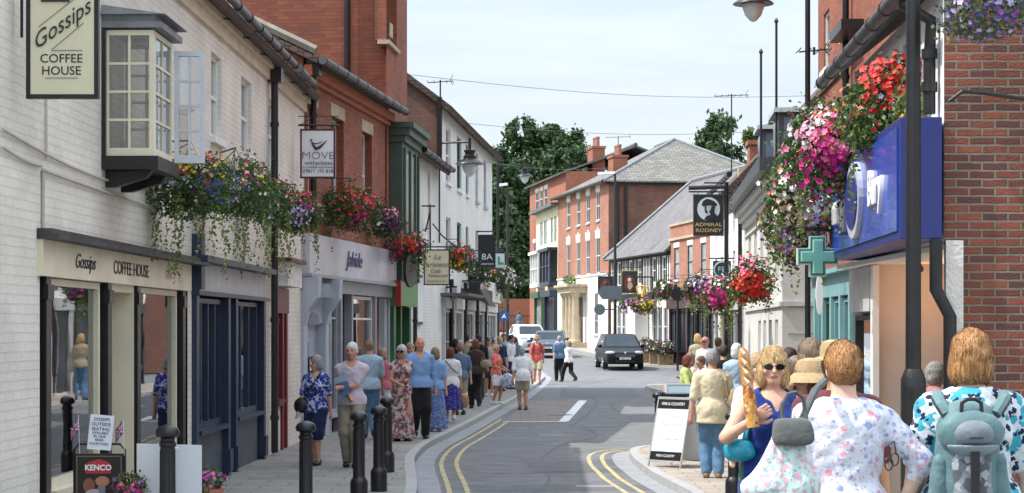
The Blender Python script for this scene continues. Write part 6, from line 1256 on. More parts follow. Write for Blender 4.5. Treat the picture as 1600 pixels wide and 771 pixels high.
# ------------------------------------------------------------------ hanging signs
GOLD = M('gilt', (.55, .40, .15), .45); CRS = M('sign_cream', (.70, .66, .48), .5, var=.04)
def disc(name, cx, Y, cz, rx, rz_, t, mat, par, n=28):
    mb = MB(); mb.prism([(cx+rx*math.cos(a), Y, cz+rz_*math.sin(a)) for a in np.linspace(0, 6.2832, n, endpoint=False)], (0, -t, 0)); return mb.build(name, mat, par)
def hsign(label, x0, x1, y0, y1, Y, board, frame=BLK, fr=.03, bar=None, th=.04, name='hanging_sign', cat='sign', grp='hanging shop signs', barpx=None, hook=True):
    a, b, z0, z1 = X(x0, Y), X(x1, Y), Z(y1, Y), Z(y0, Y); root = W(empty(name, ((a+b)/2, Y, z1), 0, label, cat, grp)); mb = MB(); mb.box(a+fr, b-fr, Y-th/2+.004, Y+th/2-.004, z0+fr, z1-fr); mb.build('board', board, root)
    if fr: mb = MB(); mb.box(a, a+fr, Y-th/2, Y+th/2, z0, z1); mb.box(b-fr, b, Y-th/2, Y+th/2, z0, z1); mb.box(a+fr, b-fr, Y-th/2+.001, Y+th/2-.001, z0, z0+fr); mb.box(a+fr, b-fr, Y-th/2+.001, Y+th/2-.001, z1-fr, z1); mb.build('frame', frame, root)
    if barpx:
        zb = Z(bar, Y) if bar else z1+.08; mb = MB(); mb.tube([(X(barpx[0], Y), Y, zb), (X(barpx[1], Y), Y, zb)], .018, 7)
        for x in (a+(b-a)*.15, b-(b-a)*.15): mb.tube([(x, Y, zb), (x, Y, z1)], .007, 5)
        mb.build('bracket', IRON, root)
    return root, (a+b)/2, (z0+z1)/2, b-a, z1-z0
XD, ZD = (1, 0, 0), (0, 0, 1)
def tx(root, s, px, py, Y, hpx, mat, sx=1., shear=0, **k): return text(s, hpx*Y/FP*1.38, (X(px, Y), Y-.026, Z(py, Y)), XD, ZD, mat, root, sx=sx, shear=shear, ext=.003, **k)
y = 15.4; r_, cx, cz, w_, h_ = hsign('cream coffee house sign in a heavy black frame at the top left', 42, 155, -8, 155, y, CRS, BLK, .035, None, .06)
tx(r_, 'COFFEE', 97, 93, y, 14, IRON, 1.0, off=.0006); tx(r_, 'HOUSE', 97, 112, y, 14, IRON, 1.0, off=.0006)
tt = text('Gossips', .175, (X(97, y), y-.034, Z(40, y)), (.82, 0, .57), (-.30, 0, .95), IRON, r_, sx=1.0, shear=.35, ext=.003, off=-.0005)
mb = MB()
for (a, b, c, d) in ((62, 43, 118, -1), (82, 79, 132, 37), (82, 80, 130, 80), (72, 123, 123, 123)): mb.tube([(X(a, y), y-.032, Z(b, y)), (X(c, y), y-.032, Z(d, y))], .0025, 4)
mb.each('rule_line', IRON, r_)
mb = MB(); mb.tube([(X(20, y), y, Z(-14, y)), (X(165, y), y, Z(-14, y))], .02, 8); mb.box(X(66, y), X(110, y), y-.04, y+.04, Z(4, y), Z(-9, y)); mb.build('bracket', IRON, r_)
mb = MB(); mb.tube([(X(29, y), y+.1, Z(-20, y)), (X(29, y), y+.1, Z(56, y))], .014, 6); mb.build('stay', IRON, r_)
y = 32.5; r_, *_ = hsign('white fitness studio sign with dark red frame hanging by the brick shop', 469, 524, 202, 279, y, M('sign_white', (.74, .76, .80), .4, var=.02), M('maroon_frame', (.06, .015, .02), .5), .03, 196, barpx=(466, 530))
SG = M('sign_grey_letters', (.13, .13, .14), .5); tx(r_, 'MOVE', 497, 244, y, 12, SG, 1.15, off=-.003); tx(r_, 'withpilates', 498, 255, y, 6.5, SG, 1.15); tx(r_, '07817 193 818', 497, 268, y, 5.5, SG, 1.05); tx(r_, 'for a healthy mind & body', 497, 261.5, y, 3, SG, 1.1)
mb = MB(); q = lambda a, b: (X(a, y), y-.024, Z(b, y))
mb.tube([q(487, 222), q(490, 228), q(494, 233), q(499, 231), q(505, 226), q(511, 220)], [.012, .02, .028, .024, .014, .005], 6); mb.tube([q(488, 224), q(496, 225), q(504, 222)], [.01, .008, .005], 5); mb.lathe([(.001, -.02), (.024, 0), (.001, .02)], q(486.5, 219.5), 10); mb.build('figure_logo', IRON, r_)
mb = MB(); mb.tube([(X(466, y), y, Z(182, y)), (X(530, y), y, Z(182, y))], .008, 5); mb.tube([(X(468, y), y, Z(196, y)), (X(500, y), y, Z(178, y)), (X(530, y), y, Z(196, y))], .006, 5); mb.build('scroll_iron', IRON, r_)
y = 46.5; r_, *_ = hsign('large cream restaurant sign with dark edge and script lettering', 662, 703, 390, 446, y, CRS, IRON, .03, 386, barpx=(640, 716))
OL = M('olive_script', (.25, .2, .11), .6); tx(r_, 'La', 683, 402, y, 8, OL, 1.1, .3); tx(r_, 'Parisienne', 683, 414, y, 8.5, OL, .95, .3); tx(r_, 'Cafe', 680, 424, y, 6.5, OL, 1, .3); tx(r_, 'Restaurant', 684, 431, y, 5, OL, 1, .3); tx(r_, '01636 815 511', 683, 440, y, 3.5, OL, 1.1)
y = 56; r_, *_ = hsign('black sign with white lettering for an interiors shop', 747, 774, 367, 418, y, M('sign_black', (.012, .012, .016), .5), IRON, .012, 392, barpx=(731, 788)); tx(r_, '8A', 761, 402, y, 10, PAPER, 1.1); tx(r_, 'Interiors', 761, 412.5, y, 4.2, PAPER, 1.0); mb = MB(); mb.tube([(X(744, y), y, Z(362, y)), (X(772, y), y, Z(362, y))], .02, 6); mb.build('top_bar', IRON, r_)
y = 58; r_, *_ = hsign('small white and green sign beside the black interiors sign', 774, 789, 396, 419, y, PAPER, GREYP, .02, 394, barpx=(770, 791)); mb = MB(); mb.box(X(778, y), X(781, y), y-.03, y-.021, Z(414, y), Z(401, y)); mb.box(X(781, y)+.001, X(787, y), y-.03, y-.021, Z(414, y), Z(410, y)); mb.build('green_mark', M('sign_green', (.05, .4, .2), .5), r_)
r_ = W(empty('oval_sign', P(637, 398, 40.6), 0, 'black oval sign board seen almost edge on below the red basket', 'sign', 'hanging shop signs')); mb = MB(); c = P(637, 423, 40.6); mb.prism([c+Vector((.10*math.sin(a)+.02, .30*math.sin(a), .36*math.cos(a))) for a in np.linspace(0, 6.283, 24, endpoint=False)], Vector((.06, -.03, 0))); mb.build('board', BLK, r_); mb = MB(); mb.tube([c+Vector((-.16, 0, .3)), c+Vector((-.16, 0, .5)), c+Vector((.1, 0, .5))], .015, 6); mb.build('bracket', IRON, r_)
y = 60; mb = MB(); r_ = W(empty('round_road_sign', P(787, 497, 74), 0, 'round blue road sign with white arrow at the end of the pavement', 'road sign')); disc('disc', X(787, 74), 74, Z(494, 74), .22, .22, .02, M('sign_blue', (.02, .09, .30), .4), r_); mb.tube([(X(787, 74), 74.03, G(74)), (X(787, 74), 74.03, Z(484, 74))], .035, 8); mb.build('pole', IRON, r_); mb = MB(); mb.prism([(X(783, 74), 73.975, Z(498, 74)), (X(788, 74), 73.975, Z(490, 74)), (X(791, 74), 73.975, Z(498, 74)), (X(788, 74), 73.975, Z(496, 74))], (0, -.006, 0)); mb.build('arrow', PAPER, r_)
# flood light and lantern clutter on the terrace
for (x0, x1, y0, y1, Y, m_, l) in ((706, 714, 450, 470, 52, GREYP, 'grey metal cabinet fixed under the scarlet basket'), (733, 751, 440, 460, 56, IRON, 'square black carriage lantern over the brown awning')):
    r_ = W(empty('wall_box', P((x0+x1)/2, y1, Y), 0, l, 'wall box')); mb = MB(); mb.box(X(x0, Y), X(x1, Y), Y-.15, Y+.15, Z(y1, Y), Z(y0, Y)); mb.build('casing', m_, r_, bevel=.02); mb = MB(); mb.tube([(X(x0, Y)-.5, Y+.1, Z(y0, Y)), (X(x1, Y), Y, Z(y0, Y)+.03)], .025, 6); mb.build('bracket', IRON, r_)
mb = MB(); y = 47
for pts in (((672, 320), (672, 396)), ((656, 322), (680, 322)), ((668, 350), (672, 330), (664, 362)), ((640, 330), (652, 336), (660, 360), (668, 356)), ((676, 350), (690, 368), (712, 386))): mb.tube([(X(a, y), y+.1*i, Z(b, y)) for i, (a, b) in enumerate(pts)], .02, 5)
tag(mb.build('sign_bracket', IRON), 'tangle of empty black wrought iron sign brackets on the white cottage', 'bracket')
# right signs
y = 44; r_, *_ = hsign('black pub sign with admiral portrait in a white circle and gold lettering', 1083, 1131, 304, 369, y, M('sign_night', (.02, .025, .035), .45), M('gilt_edge', (.10, .085, .04), .5), .02, 300, barpx=(1076, 1138))
disc('portrait_ground', X(1107, y), y-.02, Z(327, y), .26, .27, .008, M('portrait_white', (.62, .68, .70), .5), r_)
mb = MB(); q = lambda a, b, t=.032: (X(a, y), y-t, Z(b, y))
mb.prism([q(*p) for p in ((1096, 321), (1098, 315), (1104, 311), (1109, 312), (1116, 315), (1121, 320), (1118, 323), (1108, 321), (1100, 323))], (0, -.006, 0)); mb.prism([q(*p) for p in ((1112, 322.5), (1117, 323.2), (1116, 333), (1121, 338), (1118, 343), (1107, 346), (1100, 343), (1104, 338), (1110, 336), (1108, 331), (1110, 328))], (0, -.006, 0)); mb.prism([q(*p) for p in ((1101, 323.5), (1103.5, 323), (1103, 328), (1106, 332), (1104, 334), (1101, 331))], (0, -.006, 0)); mb.each('portrait', IRON, r_)
tx(r_, 'ADMIRAL', 1107, 351.5, y, 5.8, GOLD, 1.25, off=.002); tx(r_, 'RODNEY', 1107, 360.5, y, 5.8, GOLD, 1.25, off=.002)
mb = MB(); x = X(1135, y); mb.tube([(x, y, Z(285, y)), (x, y, 0)], .05, 8); mb.tube([(X(1076, y), y, Z(294, y)), (x, y, Z(292, y))], .05, 8); mb.tube([(X(1100, y), y, Z(286, y)), (x, y, Z(286, y))], .02, 6)
for k in range(4): mb.tube([(x+.03, y, Z(300+k*9, y)), (x+.14, y, Z(303+k*9, y)), (x+.03, y, Z(307+k*9, y))], .012, 5)
mb.build('sign_post', BLK, r_)
y = 47; r_, *_ = hsign('dark green square sign with FB letters in a ring', 1114, 1142, 408, 435, y, M('sign_teal_dark', (.03, .07, .09), .5), IRON, .01, 404, barpx=(1108, 1147)); mb = MB()
c = P(1128, 422, y); ring = [c+Vector((.19*math.cos(a), -.03, .19*math.sin(a))) for a in np.linspace(0, 6.283, 25)]; mb.tube(ring, .018, 6); mb.build('ring', M('pale_green_line', (.42, .55, .52), .5), r_); tx(r_, 'FB', 1128, 422, y, 9, M('pale_green_line', (.42, .55, .52)), 1.1, off=.003)
# pharmacy cross
y = 22.2; r_ = W(empty('pharmacy_cross', P(1277, 360, y), 0, 'green illuminated pharmacy cross sign on a black bar', 'sign')); c = P(1277, 401, y); 
def crossp(a, b, yy): return [(c.x+x, yy, c.z+z) for x, z in ((-a, -b), (-b, -b), (-b, -a), (b, -a), (b, -b), (a, -b), (a, b), (b, b), (b, a), (-b, a), (-b, b), (-a, b))]
for (a, b, yy, m_, nm) in ((.235, .096, y-.03, M('cross_white', (.7, .75, .74), .4), 'edge'), (.222, .083, y-.037, M('cross_green', (.02, .26, .17), .4), 'green_band'), (.195, .058, y-.044, M('cross_line', (.75, .8, .78), .4), 'line'), (.184, .047, y-.051, M('cross_mint', (.20, .55, .45), .3), 'centre')):
    mb = MB(); mb.prism(crossp(a, b, yy), (0, .03 if nm != 'edge' else .08, 0)); mb.build(nm, m_, r_)
mb = MB(); mb.tube([(X(1236, y), y, Z(359, y)), (4.15, y+.1, Z(359, y))], .026, 8); mb.tube([(c.x, y, Z(359, y)), (c.x, y, c.z+.23)], .018, 6); mb.build('bracket', BLK, r_)
# projecting white oval sign in teal street front
mb = MB(); y = 27; c = P(1280, 460, y); mb.prism([c+Vector((.05*math.cos(a), 0, .29*math.sin(a))) for a in np.linspace(0, 6.283, 20, endpoint=False)], (0, -.04, 0)); tag(mb.build('oval_sign', PAPER), 'narrow white oval sign projecting from the teal shop', 'sign')
# inn signs (far)
for (x0, x1, y0, y1, Y, l, fig) in ((971, 997, 423, 459, 98, 'black pub sign with a white haired portrait on dark red', 1), (934, 958, 432, 460, 104, 'dark square pub sign with a faint portrait left of the street light', 0)):
    r_, *_ = hsign(l, x0, x1, y0, y1, Y, M('sign_night', (.02, .025, .035)), GOLD if fig else IRON, .03, y0-5, barpx=(x0-4, x1+6)); cx = (x0+x1)/2; disc('portrait_ground', X(cx, Y), Y-.02, Z((y0+y1)/2+2, Y), .28, .42, .01, M('dark_red_ground', (.16, .03, .02), .6), r_)
    mb = MB(); mb.lathe([(.001, -.12), (.1, -.05), (.1, .06), (.001, .12)], (X(cx, Y), Y-.06, Z((y0+y1)/2-3, Y)), 10); mb.prism([(X(cx, Y)+a_, Y-.05, Z((y0+y1)/2-3, Y)+b__) for a_, b__ in ((-.08, -.1), (.1, -.1), (.16, -.32), (0, -.5), (-.12, -.35))], (0, -.02, 0)); mb.each('portrait', M('pale_portrait', (.5, .42, .34), .7) if fig else M('dim_portrait', (.12, .07, .05), .7), r_)
mb = MB(); Y = 95.5; a, b, z0, z1 = X(938, Y), X(972, Y), Z(468, Y), Z(447, Y); r_ = W(empty('direction_sign', (X(961, Y), Y, G(Y)), 0, 'grey back of a pointed direction sign on the street light', 'road sign')); mb.prism([(a-.15, Y, (z0+z1)/2), (a+.1, Y, z0), (b, Y, z0), (b, Y, z1), (a+.1, Y, z1)], (0, .03, 0)); mb.build('plate', M('sign_back_grey', (.10, .13, .14), .5), r_); disc('disc', X(937, Y), Y, Z(484, Y), .28, .28, .03, M('sign_back_grey', (.10, .13, .14)), r_); mb = MB(); mb.tube([(X(937, Y), Y+.05, Z(484, Y)), (X(960, Y), Y+.05, Z(484, Y))], .03, 6); mb.build('arm', IRON, r_)
for (px, py, Y, l) in ((1059, 460, 86, 'round black sign on a post by the far brick shop'), (1087, 459, 83, 'dark round sign partly behind pink baskets')):
    r_ = W(empty('round_sign', (X(px, Y), Y, G(Y)), 0, l, 'sign', 'dark round signs by the brick shop')); disc('disc', X(px, Y), Y, Z(py, Y), .32, .32, .12, BLK, r_); mb = MB(); mb.tube([(X(px, Y), Y+.06, G(Y)), (X(px, Y), Y+.06, Z(py, Y))], .05, 8); mb.build('pole', BLK, r_)
mb = MB(); Y = 96; c = P(1004, 455, Y); r_ = W(empty('gilt_emblem', c, 0, 'gilded horned emblem on a black bracket over the inn porch', 'emblem')); mb.tube([c+Vector((-.3, 0, .2)), c+Vector((-.2, 0, -.15)), c+Vector((.2, 0, -.15)), c+Vector((.3, 0, .2)), c+Vector((.0, 0, .25)), c+Vector((-.3, 0, .2))], .05, 7); mb.tube([c+Vector((0, 0, -.3)), c+Vector((.05, 0, .1))], .09, 7); mb.build('emblem', M('gilt_bright', (.7, .48, .08), .4), r_); mb = MB(); mb.tube([c+Vector((.5, 0, -.4)), c+Vector((.5, 0, .7)), c+Vector((-.3, 0, .7))], .05, 6); mb.build('bracket', BLK, r_)
# boards on the pavements
def aboard(label, X_, Y_, rot, w_, h_, frm, face, lean=.14, name='pavement_board', bk_=None):
    root = empty(name, (X_, Y_, G(Y_)), R_(rot), label, 'pavement board', 'boards standing on the pavements')
    for sd, nm in ((-1, 'front_panel'), (1, 'rear_panel')):
        y0, y1 = sd*lean, sd*.015; mb = MB(); e = .02
        def pt(x, z, t=0): k = z/h_; return (x, y0+(y1-y0)*k+sd*t, z)
        def bar(x0, x1, z0, z1, t0=-.012, t1=.012): mb.hexa([pt(x0, z0, t0), pt(x1, z0, t0), pt(x1, z0, t1), pt(x0, z0, t1), pt(x0, z1, t0), pt(x1, z1, t0), pt(x1, z1, t1), pt(x0, z1, t1)])
        bar(-w_/2, -w_/2+e, 0, h_); bar(w_/2-e, w_/2, 0, h_); bar(-w_/2+e, w_/2-e, h_-e, h_); bar(-w_/2+e, w_/2-e, .07, .07+e); mb.build(nm+'_frame', frm, root); mb = MB(); bar(-w_/2+e, w_/2-e, .07+e, h_-e, -.006, .006); mb.build(nm, face if sd < 0 or bk_ is None else bk_, root)
    k = lean/h_
    def at(x, z, t=.02): return Vector((x, -(lean-(lean-.015)*z/h_)-t, z))
    return root, at, Vector((0, (lean-.015)/h_, 1)).normalized()
Y = 27.2; r_, at, up = aboard('white estate agent board with black top and bottom bands leaning on its legs', X(1056, Y), Y, -44, .60, .98, M('alu', (.6, .6, .62), .35, .6), PAPER, .26)
mb = MB()
for z0, z1 in ((.82, .95), (.10, .22)): mb.hexa([at(-.28, z0, .008), at(.28, z0, .008), at(.28, z0, .012), at(-.28, z0, .012), at(-.28, z1, .008), at(.28, z1, .008), at(.28, z1, .012), at(-.28, z1, .012)])
mb.each('black_band', BLK, r_)
def btx(s, z, size, mat, sx=1.): text(s, size, at(0, z, .016), XD, up, mat, r_, ext=.001, sx=sx)
btx('FINE & COUNTRY', .885, .062, PAPER, .85); btx('FINE & COUNTRY', .16, .052, PAPER, .8)
GL_ = M('pale_blue_letters', (.42, .47, .55), .7); btx('LOCAL AGENTS', .72, .048, GL_); btx('GLOBAL EXPOSURE', .60, .048, GL_); btx('LUXURY PROPERTY EXPERTS', .40, .038, GL_, .9)
for z in (.53, .34, .30): btx('sales and lettings in your area', z, .028, M('very_pale_letters', (.62, .66, .70), .7))
Y = 30.4; r_, at, up = aboard('pale blue board standing behind the estate agent board', X(1066, Y), Y, -5, .50, 1.08, M('alu', (.6, .6, .62)), M('pale_blue_board', (.45, .62, .68), .5))
Y = 29.2; lb = empty('litter_bin', (X(1051, Y), Y, G(Y)), 0, 'black litter bin with thin gold band between bollard and board', 'litter bin'); mb = MB(); mb.box(-.22, .22, -.2, .2, 0, .92); mb.build('body', BLK, lb, bevel=.03); mb = MB(); mb.box(-.25, .25, -.23, .23, .921, .97); mb.build('lid', BLK, lb, bevel=.01); mb = MB(); mb.box(-.224, .224, -.204, .204, .74, .76); mb.build('gold_band', GOLD, lb)
# coffee brand board, notice, flags, blank boards
Y = 16.4; kb = W(empty('pavement_board', (X(155, Y), Y, G(Y)), 0, 'black coffee poster board in a bent tube stand outside the coffee house', 'pavement board', 'boards standing on the pavements')); g_ = G(Y)
a, b = X(116, Y), X(195, Y); mb = MB(); zt = Z(694, Y); mb.tube([(a, Y+.02, g_), (a, Y, zt-.05), (a+.04, Y, zt), (b-.04, Y, zt), (b, Y, zt-.05), (b, Y+.02, g_)], .011, 8); mb.build('tube_stand', BLK, kb, smooth=True)
mb = MB(); mb.box(a+.012, b-.012, Y-.02, Y+.02, g_+.1, Z(709, Y)); mb.build('panel', M('poster_black', (.012, .010, .010), .3), kb); mb = MB(); zt2 = Z(709, Y); x0, x1 = a+.035, b-.035
for (p0, p1, q0, q1) in ((x0-.012, x0-.004, g_+.13, zt2-.02), (x1+.004, x1+.012, g_+.13, zt2-.02), (x0-.003, x1+.003, zt2-.026, zt2-.018)): mb.box(p0, p1, Y-.023, Y-.0205, q0, q1)
mb.build('trim', M('bronze_trim', (.16, .13, .08), .4), kb)
mb = MB(); mb.prism([(X(u_, Y), Y-.021, Z(v_, Y)) for u_, v_ in ((135, 740), (135, 725), (142, 721), (155, 717.5), (168, 721), (174, 725), (174, 740))], (0, -.006, 0)); mb.build('brand_plate', M('brand_red', (.40, .03, .03), .4), kb); text('KENCO', .066, (X(154.5, Y), Y-.03, Z(731, Y)), XD, ZD, PAPER, kb, ext=.002, off=.002)
for (cx, cz, rx, rz_, m_) in ((140, 759, 9, 12, M('poster_face_brown', (.22, .09, .05), .7)), (161, 752, 11, 8, M('poster_face_warm', (.42, .20, .13), .7)), (160, 763, 6, 9, M('poster_slate', (.2, .2, .26), .6)), (150, 772, 16, 8, M('poster_cup', (.45, .40, .42), .5))): disc('poster_picture', X(cx, Y), Y-.021, Z(cz, Y), rx*Y/FP, rz_*Y/FP, .003+.0006*cx/20, m_, kb)
nt_ = W(empty('paper_notice', P(159, 703, Y), 0, 'white hand lettered notice about outside seating clipped above the coffee board', 'notice')); mb = MB(); q = lambda u_, v_: (X(u_, Y), Y-.03, Z(v_, Y)); mb.prism([q(137, 701.5), q(174.5, 704), q(180, 650), q(143, 647)], (0, -.003, 0)); mb.build('sheet', M('notice_paper', (.74, .77, .86), .8, var=.02), nt_)
for i, (s, sz_) in enumerate((('GOSSIPS', 5.0), ('OUTSIDE', 5.4), ('SEATING', 5.2), ('AVAILABLE', 3.8), ('IN OUR', 4), ('REAR', 4), ('COURTYARD', 3.6))): text(s, sz_*1.38*Y/FP, (X(160.5-i*.8, Y), Y-.036, Z((655.5, 663, 670.5, 676.5, 682, 687.5, 693.5)[i], Y)), (1, 0, -.065), (.065, 0, 1), M('biro_ink', (.08, .08, .13), .7), nt_, ext=.001)
UB = M('flag_blue', (.03, .06, .30), .8, var=.05); UR = M('flag_red', (.50, .03, .04), .8, var=.05); UW = M('flag_white', (.72, .72, .76), .8, var=.02)
for (px, py, l) in ((123, 652, 'small union flag left of the paper notice'), (192.5, 656, 'small union flag right of the paper notice')):
    fl = W(empty('paper_flag', P(px+2, 712, Y), 0, l, 'flag', 'small union flags on the coffee board')); mb = MB(); mb.tube([P(px+2, 712, Y)+Vector((0, -.01, 0)), P(px, py-3, Y)+Vector((0, -.01, 0))], .0025, 5); mb.build('stick', WHITE, fl)
    o0 = P(px, py, Y); ex = Vector((-.62, .25, -.75)).normalized()*.125; ez = Vector((.04, 0, -1))*.115
    def fp(u_, v_, t): return o0+ex*u_+ez*v_+Vector((0, -.01-t-.012*math.sin(u_*5), 0))
    def band(pts, m_, t, nm):
        mb = MB(); n = 6
        (a0, a1), (b0, b1) = pts
        for i in range(n):
            t0, t1 = i/n, (i+1)/n; L_ = lambda A_, B_, tt: (A_[0]+(B_[0]-A_[0])*tt, A_[1]+(B_[1]-A_[1])*tt)
            mb.quad(fp(*L_(a0, b0, t0), t), fp(*L_(a0, b0, t1), t), fp(*L_(a1, b1, t1), t), fp(*L_(a1, b1, t0), t))
        mb.build(nm, m_, fl)
    band((((0, 0), (0, 1)), ((1, 0), (1, 1))), UB, 0, 'field')
    for (m_, w2, t) in ((UW, .12, .0012), (UR, .05, .0024)):
        band((((0, 0+0), (0, w2)), ((1, 1-w2), (1, 1))), m_, t, 'saltire'); band((((0, 1-w2), (0, 1)), ((1, 0), (1, w2))), m_, t+.0003, 'saltire')
    for (m_, w2, t) in ((UW, .15, .0034), (UR, .08, .0046)): band((((0, .5-w2), (0, .5+w2)), ((1, .5-w2), (1, .5+w2))), m_, t, 'cross'); band((((.5-w2*.8, 0), (.5-w2*.8, 1)), ((.5+w2*.8, 0), (.5+w2*.8, 1))), m_, t+.0003, 'cross')
Y = 16.25; r_ = W(empty('blank_board', P(262, 771, Y), 0, 'pair of blank white boards tied to the black bollard', 'board')); mb = MB(); mb.prism([(X(a_, Y), Y+.10, Z(b__, Y)) for a_, b__ in ((210, 694.5), (312, 697), (312, 830), (210, 830))], (0, .012, 0)); mb.build('board_sheet', M('board_white', (.72, .75, .80), .6, var=.02), r_); mb = MB(); mb.tube([(X(245, Y), Y+.06, Z(697, Y)), (X(256, Y), Y-.10, Z(700, Y)), (X(270, Y), Y-.10, Z(699, Y)), (X(277, Y), Y+.06, Z(701, Y))], .006, 5); mb.build('tie', PAPER, r_)

# ------------------------------------------------------------------ cars
def convex(S, planes, k=.04, op='u', kk=.03):
    x, y, z = S.ax[0][:, None, None], S.ax[1][None, :, None], S.ax[2][None, None, :]; acc = 0; m = None; D = []
    for (n, d) in planes: n = np.array(n, float); L_ = np.linalg.norm(n); D.append((x*n[0]+y*n[1]+z*n[2]-d)/L_)
    D = [np.broadcast_to(d, S.g.shape) for d in D]; m = np.maximum.reduce(D); acc = sum(np.exp((d-m)/k) for d in D); r = m+k*np.log(acc)
    S._mix((slice(None),)*3, r.astype('f'), kk, op); return S
TYRE = M('tyre_rubber', (.02, .02, .02), .85); RIM = M('alloy_rim', (.45, .46, .48), .3, .8, var=.05); CARGL = M('car_glass', (.02, .035, .045), .10, var=.3, scale=1, spec=.4)
def car(label, X_, Y_, rot, col, L_=4.36, W_=1.83, H_=1.6, belt=.98, hood=.98, plate='BD12 FHC', z0=None):
    root = empty('parked_car' if 0 else 'car', (X_, Y_, G(Y_)-.1), R_(rot), label, 'car', 'cars in the street'); pt = M(col[0], col[1], .30, col[2], var=.03, spec=.18, coat=.12)
    vx = .03; F0, F1 = -L_/2, L_/2; fx, rx = F0+.88, F1-.80; wr = .33
    S = Sdf((-W_/2-.08, F0-.1, .12), (W_/2+.08, F1+.1, H_+.1), vx)
    convex(S, [((1, -.28, 0), W_/2+.02-.28*(F0+.5)), ((-1, -.28, 0), W_/2+.02-.28*(F0+.5)), ((1, .25, 0), W_/2+.01+.25*(F1-.55)), ((-1, .25, 0), W_/2+.01+.25*(F1-.55)), ((1, 0, .05), W_/2+.025), ((-1, 0, .05), W_/2+.025), ((1, 0, -.45), W_/2-.21), ((-1, 0, -.45), W_/2-.21), ((0, -1, -.5), -F0-.235), ((0, 1, -.4), F1-.2), ((0, 0, 1), belt), ((0, 0, -1), -.24), ((0, -1, .22), -F0+.11), ((0, 1, .10), F1+.04), ((0, -.22, 1), hood-.0-.22*(F0+1.0)), ((.42, -1, 0), -F0+.33), ((-.42, -1, 0), -F0+.33)], .035)
    gh = [((0, 0, -1), -(belt-.22)), ((.96, 0, .27), .96*(W_/2-.03)+.27*belt), ((-.96, 0, .27), .96*(W_/2-.03)+.27*belt), ((0, 0, 1), H_), ((0, -.58, .815), -.58*(F0+.80)+.815*belt), ((0, .72, .69), .72*(F1-.42)+.69*belt), ((0, -.10, 1), H_+.05)]
    convex(S, gh, .035, kk=.05)
    for yy in (fx, rx): S.cone((-W_/2-.2, yy, wr), (-W_/2+.22, yy, wr), wr+.035, wr+.035, .01, 's'); S.cone((W_/2+.2, yy, wr), (W_/2-.22, yy, wr), wr+.035, wr+.035, .01, 's')
    S.build('body', pt, root)
    def glassp(name, extra):
        T = Sdf((-W_/2-.08, F0-.1, belt-.1), (W_/2+.08, F1+.1, H_+.1), .022); convex(T, [(n, d+.012*np.linalg.norm(n)) for n, d in gh], .03)
        for p, n in extra: T.cut(p, n)
        return T.build(name, CARGL, root)
    nW = np.array((0, -.58, .815)); dW = -.58*(F0+.80)+.815*belt; pW = nW*(dW-.035)
    zt = H_-.10
    glassp('windscreen', [(pW, -nW), ((0, 0, zt), (0, 0, 1)), ((0, 0, belt+.03), (0, 0, -1)), ((W_/2-.13, 0, belt), (.96, 0, .27)), ((-W_/2+.13, 0, belt), (-.96, 0, .27))])
    for sd in (1, -1):
        for (ya, yb) in ((F0+1.62, -.02), (.08, F1-1.02)): glassp('side_window', [((sd*(W_/2-.09), 0, belt), (-sd*.96, 0, -.27)), ((0, ya, belt), (0, -.75, .45)), ((0, yb, 0), (0, 1, 0)), ((0, 0, zt+.02), (0, 0, 1)), ((0, 0, belt+.04), (0, 0, -1))])
        for yy in (fx, rx):
            mb = MB(); mb.lathe([(.19, -.10), (wr-.02, -.11), (wr, -.08), (wr, .08), (wr-.02, .11), (.19, .10)], (sd*(W_/2-.10), yy, wr+.0), 22, (1, 0, 0)); wh = mb.build('wheel', TYRE, root, smooth=True); mb = MB(); mb.lathe([(.21, .10), (.215, .125), (.17, .118), (.06, .105), (.05, .125), (.01, .125)], (sd*(W_/2-.10), yy, wr), 16, (sd, 0, 0))
            mb.build('rim', RIM, wh, smooth=True)
        T = Sdf((min(sd*.3, sd*W_/2)-.1, F0-.15, .5), (max(sd*.3, sd*W_/2)+.1, F0+.7, 1.0), .018); T.ell((sd*(W_/2-.26), F0+.27, .77), (.23, .30, .09), 0)
        T.cut((sd*(W_/2-.05), F0+.06, .7), (0, -1, .22)); T.cut((sd*(W_/2-.25), F0+.05, .7), (sd*.35, -1, 0)); T.build('headlight', M('headlight_glass', (.5, .53, .56), .08, spec=1., coat=1.), root)
        T = Sdf((sd*W_/2-.3, F0+1.1, belt-.1), (sd*W_/2+.3, F0+1.6, belt+.25), .02); T.ell((sd*(W_/2+.08), F0+1.32, belt+.05), (.11, .07, .085), .0); T.build('wing_mirror', pt, root)
    yb_ = F0-.02
    def fr(x0, x1, za, zb_, t, m_, nm): mb = MB(); mb.box(x0, x1, yb_-t, yb_+.35, za, zb_); return mb.build(nm, m_, root, bevel=.01)
    fr(-.42, .42, .32, .42, .02, M('intake_black', (.01, .01, .01), .8), 'lower_intake'); fr(-.46, .46, .57, .68, .012, M('grille_dark', (.03, .03, .032), .4), 'grille')
    mb = MB()
    for k in range(4): mb.box(-.44, .44, yb_-.024, yb_-.012, .575+k*.032, .583+k*.032)
    mb.build('grille_bars', RIM, root); mb = MB(); mb.lathe([(.001, 0), (.055, .004), (.05, .012), (.001, .014)], (0, yb_-.0, .77), 14, (0, -1, .25)); mb.build('badge', RIM, root)
    fr(-.26, .26, .455, .55, .035, M('plate_white', (.72, .72, .70), .5), 'number_plate'); base = root.location.copy(); t_ = text(plate, .10, (0, yb_-.038, .503), XD, ZD, IRON, root, ext=.001, off=.001, sx=.9)
    return root
car('black family car with pale headlights facing the camera at the right kerb', X(967, 90), 90, 4.5, ('black_car_paint', (.008, .009, .014), 0), 4.36, 1.84, 1.64, 1.02, 1.0, 'NM53 EYS')
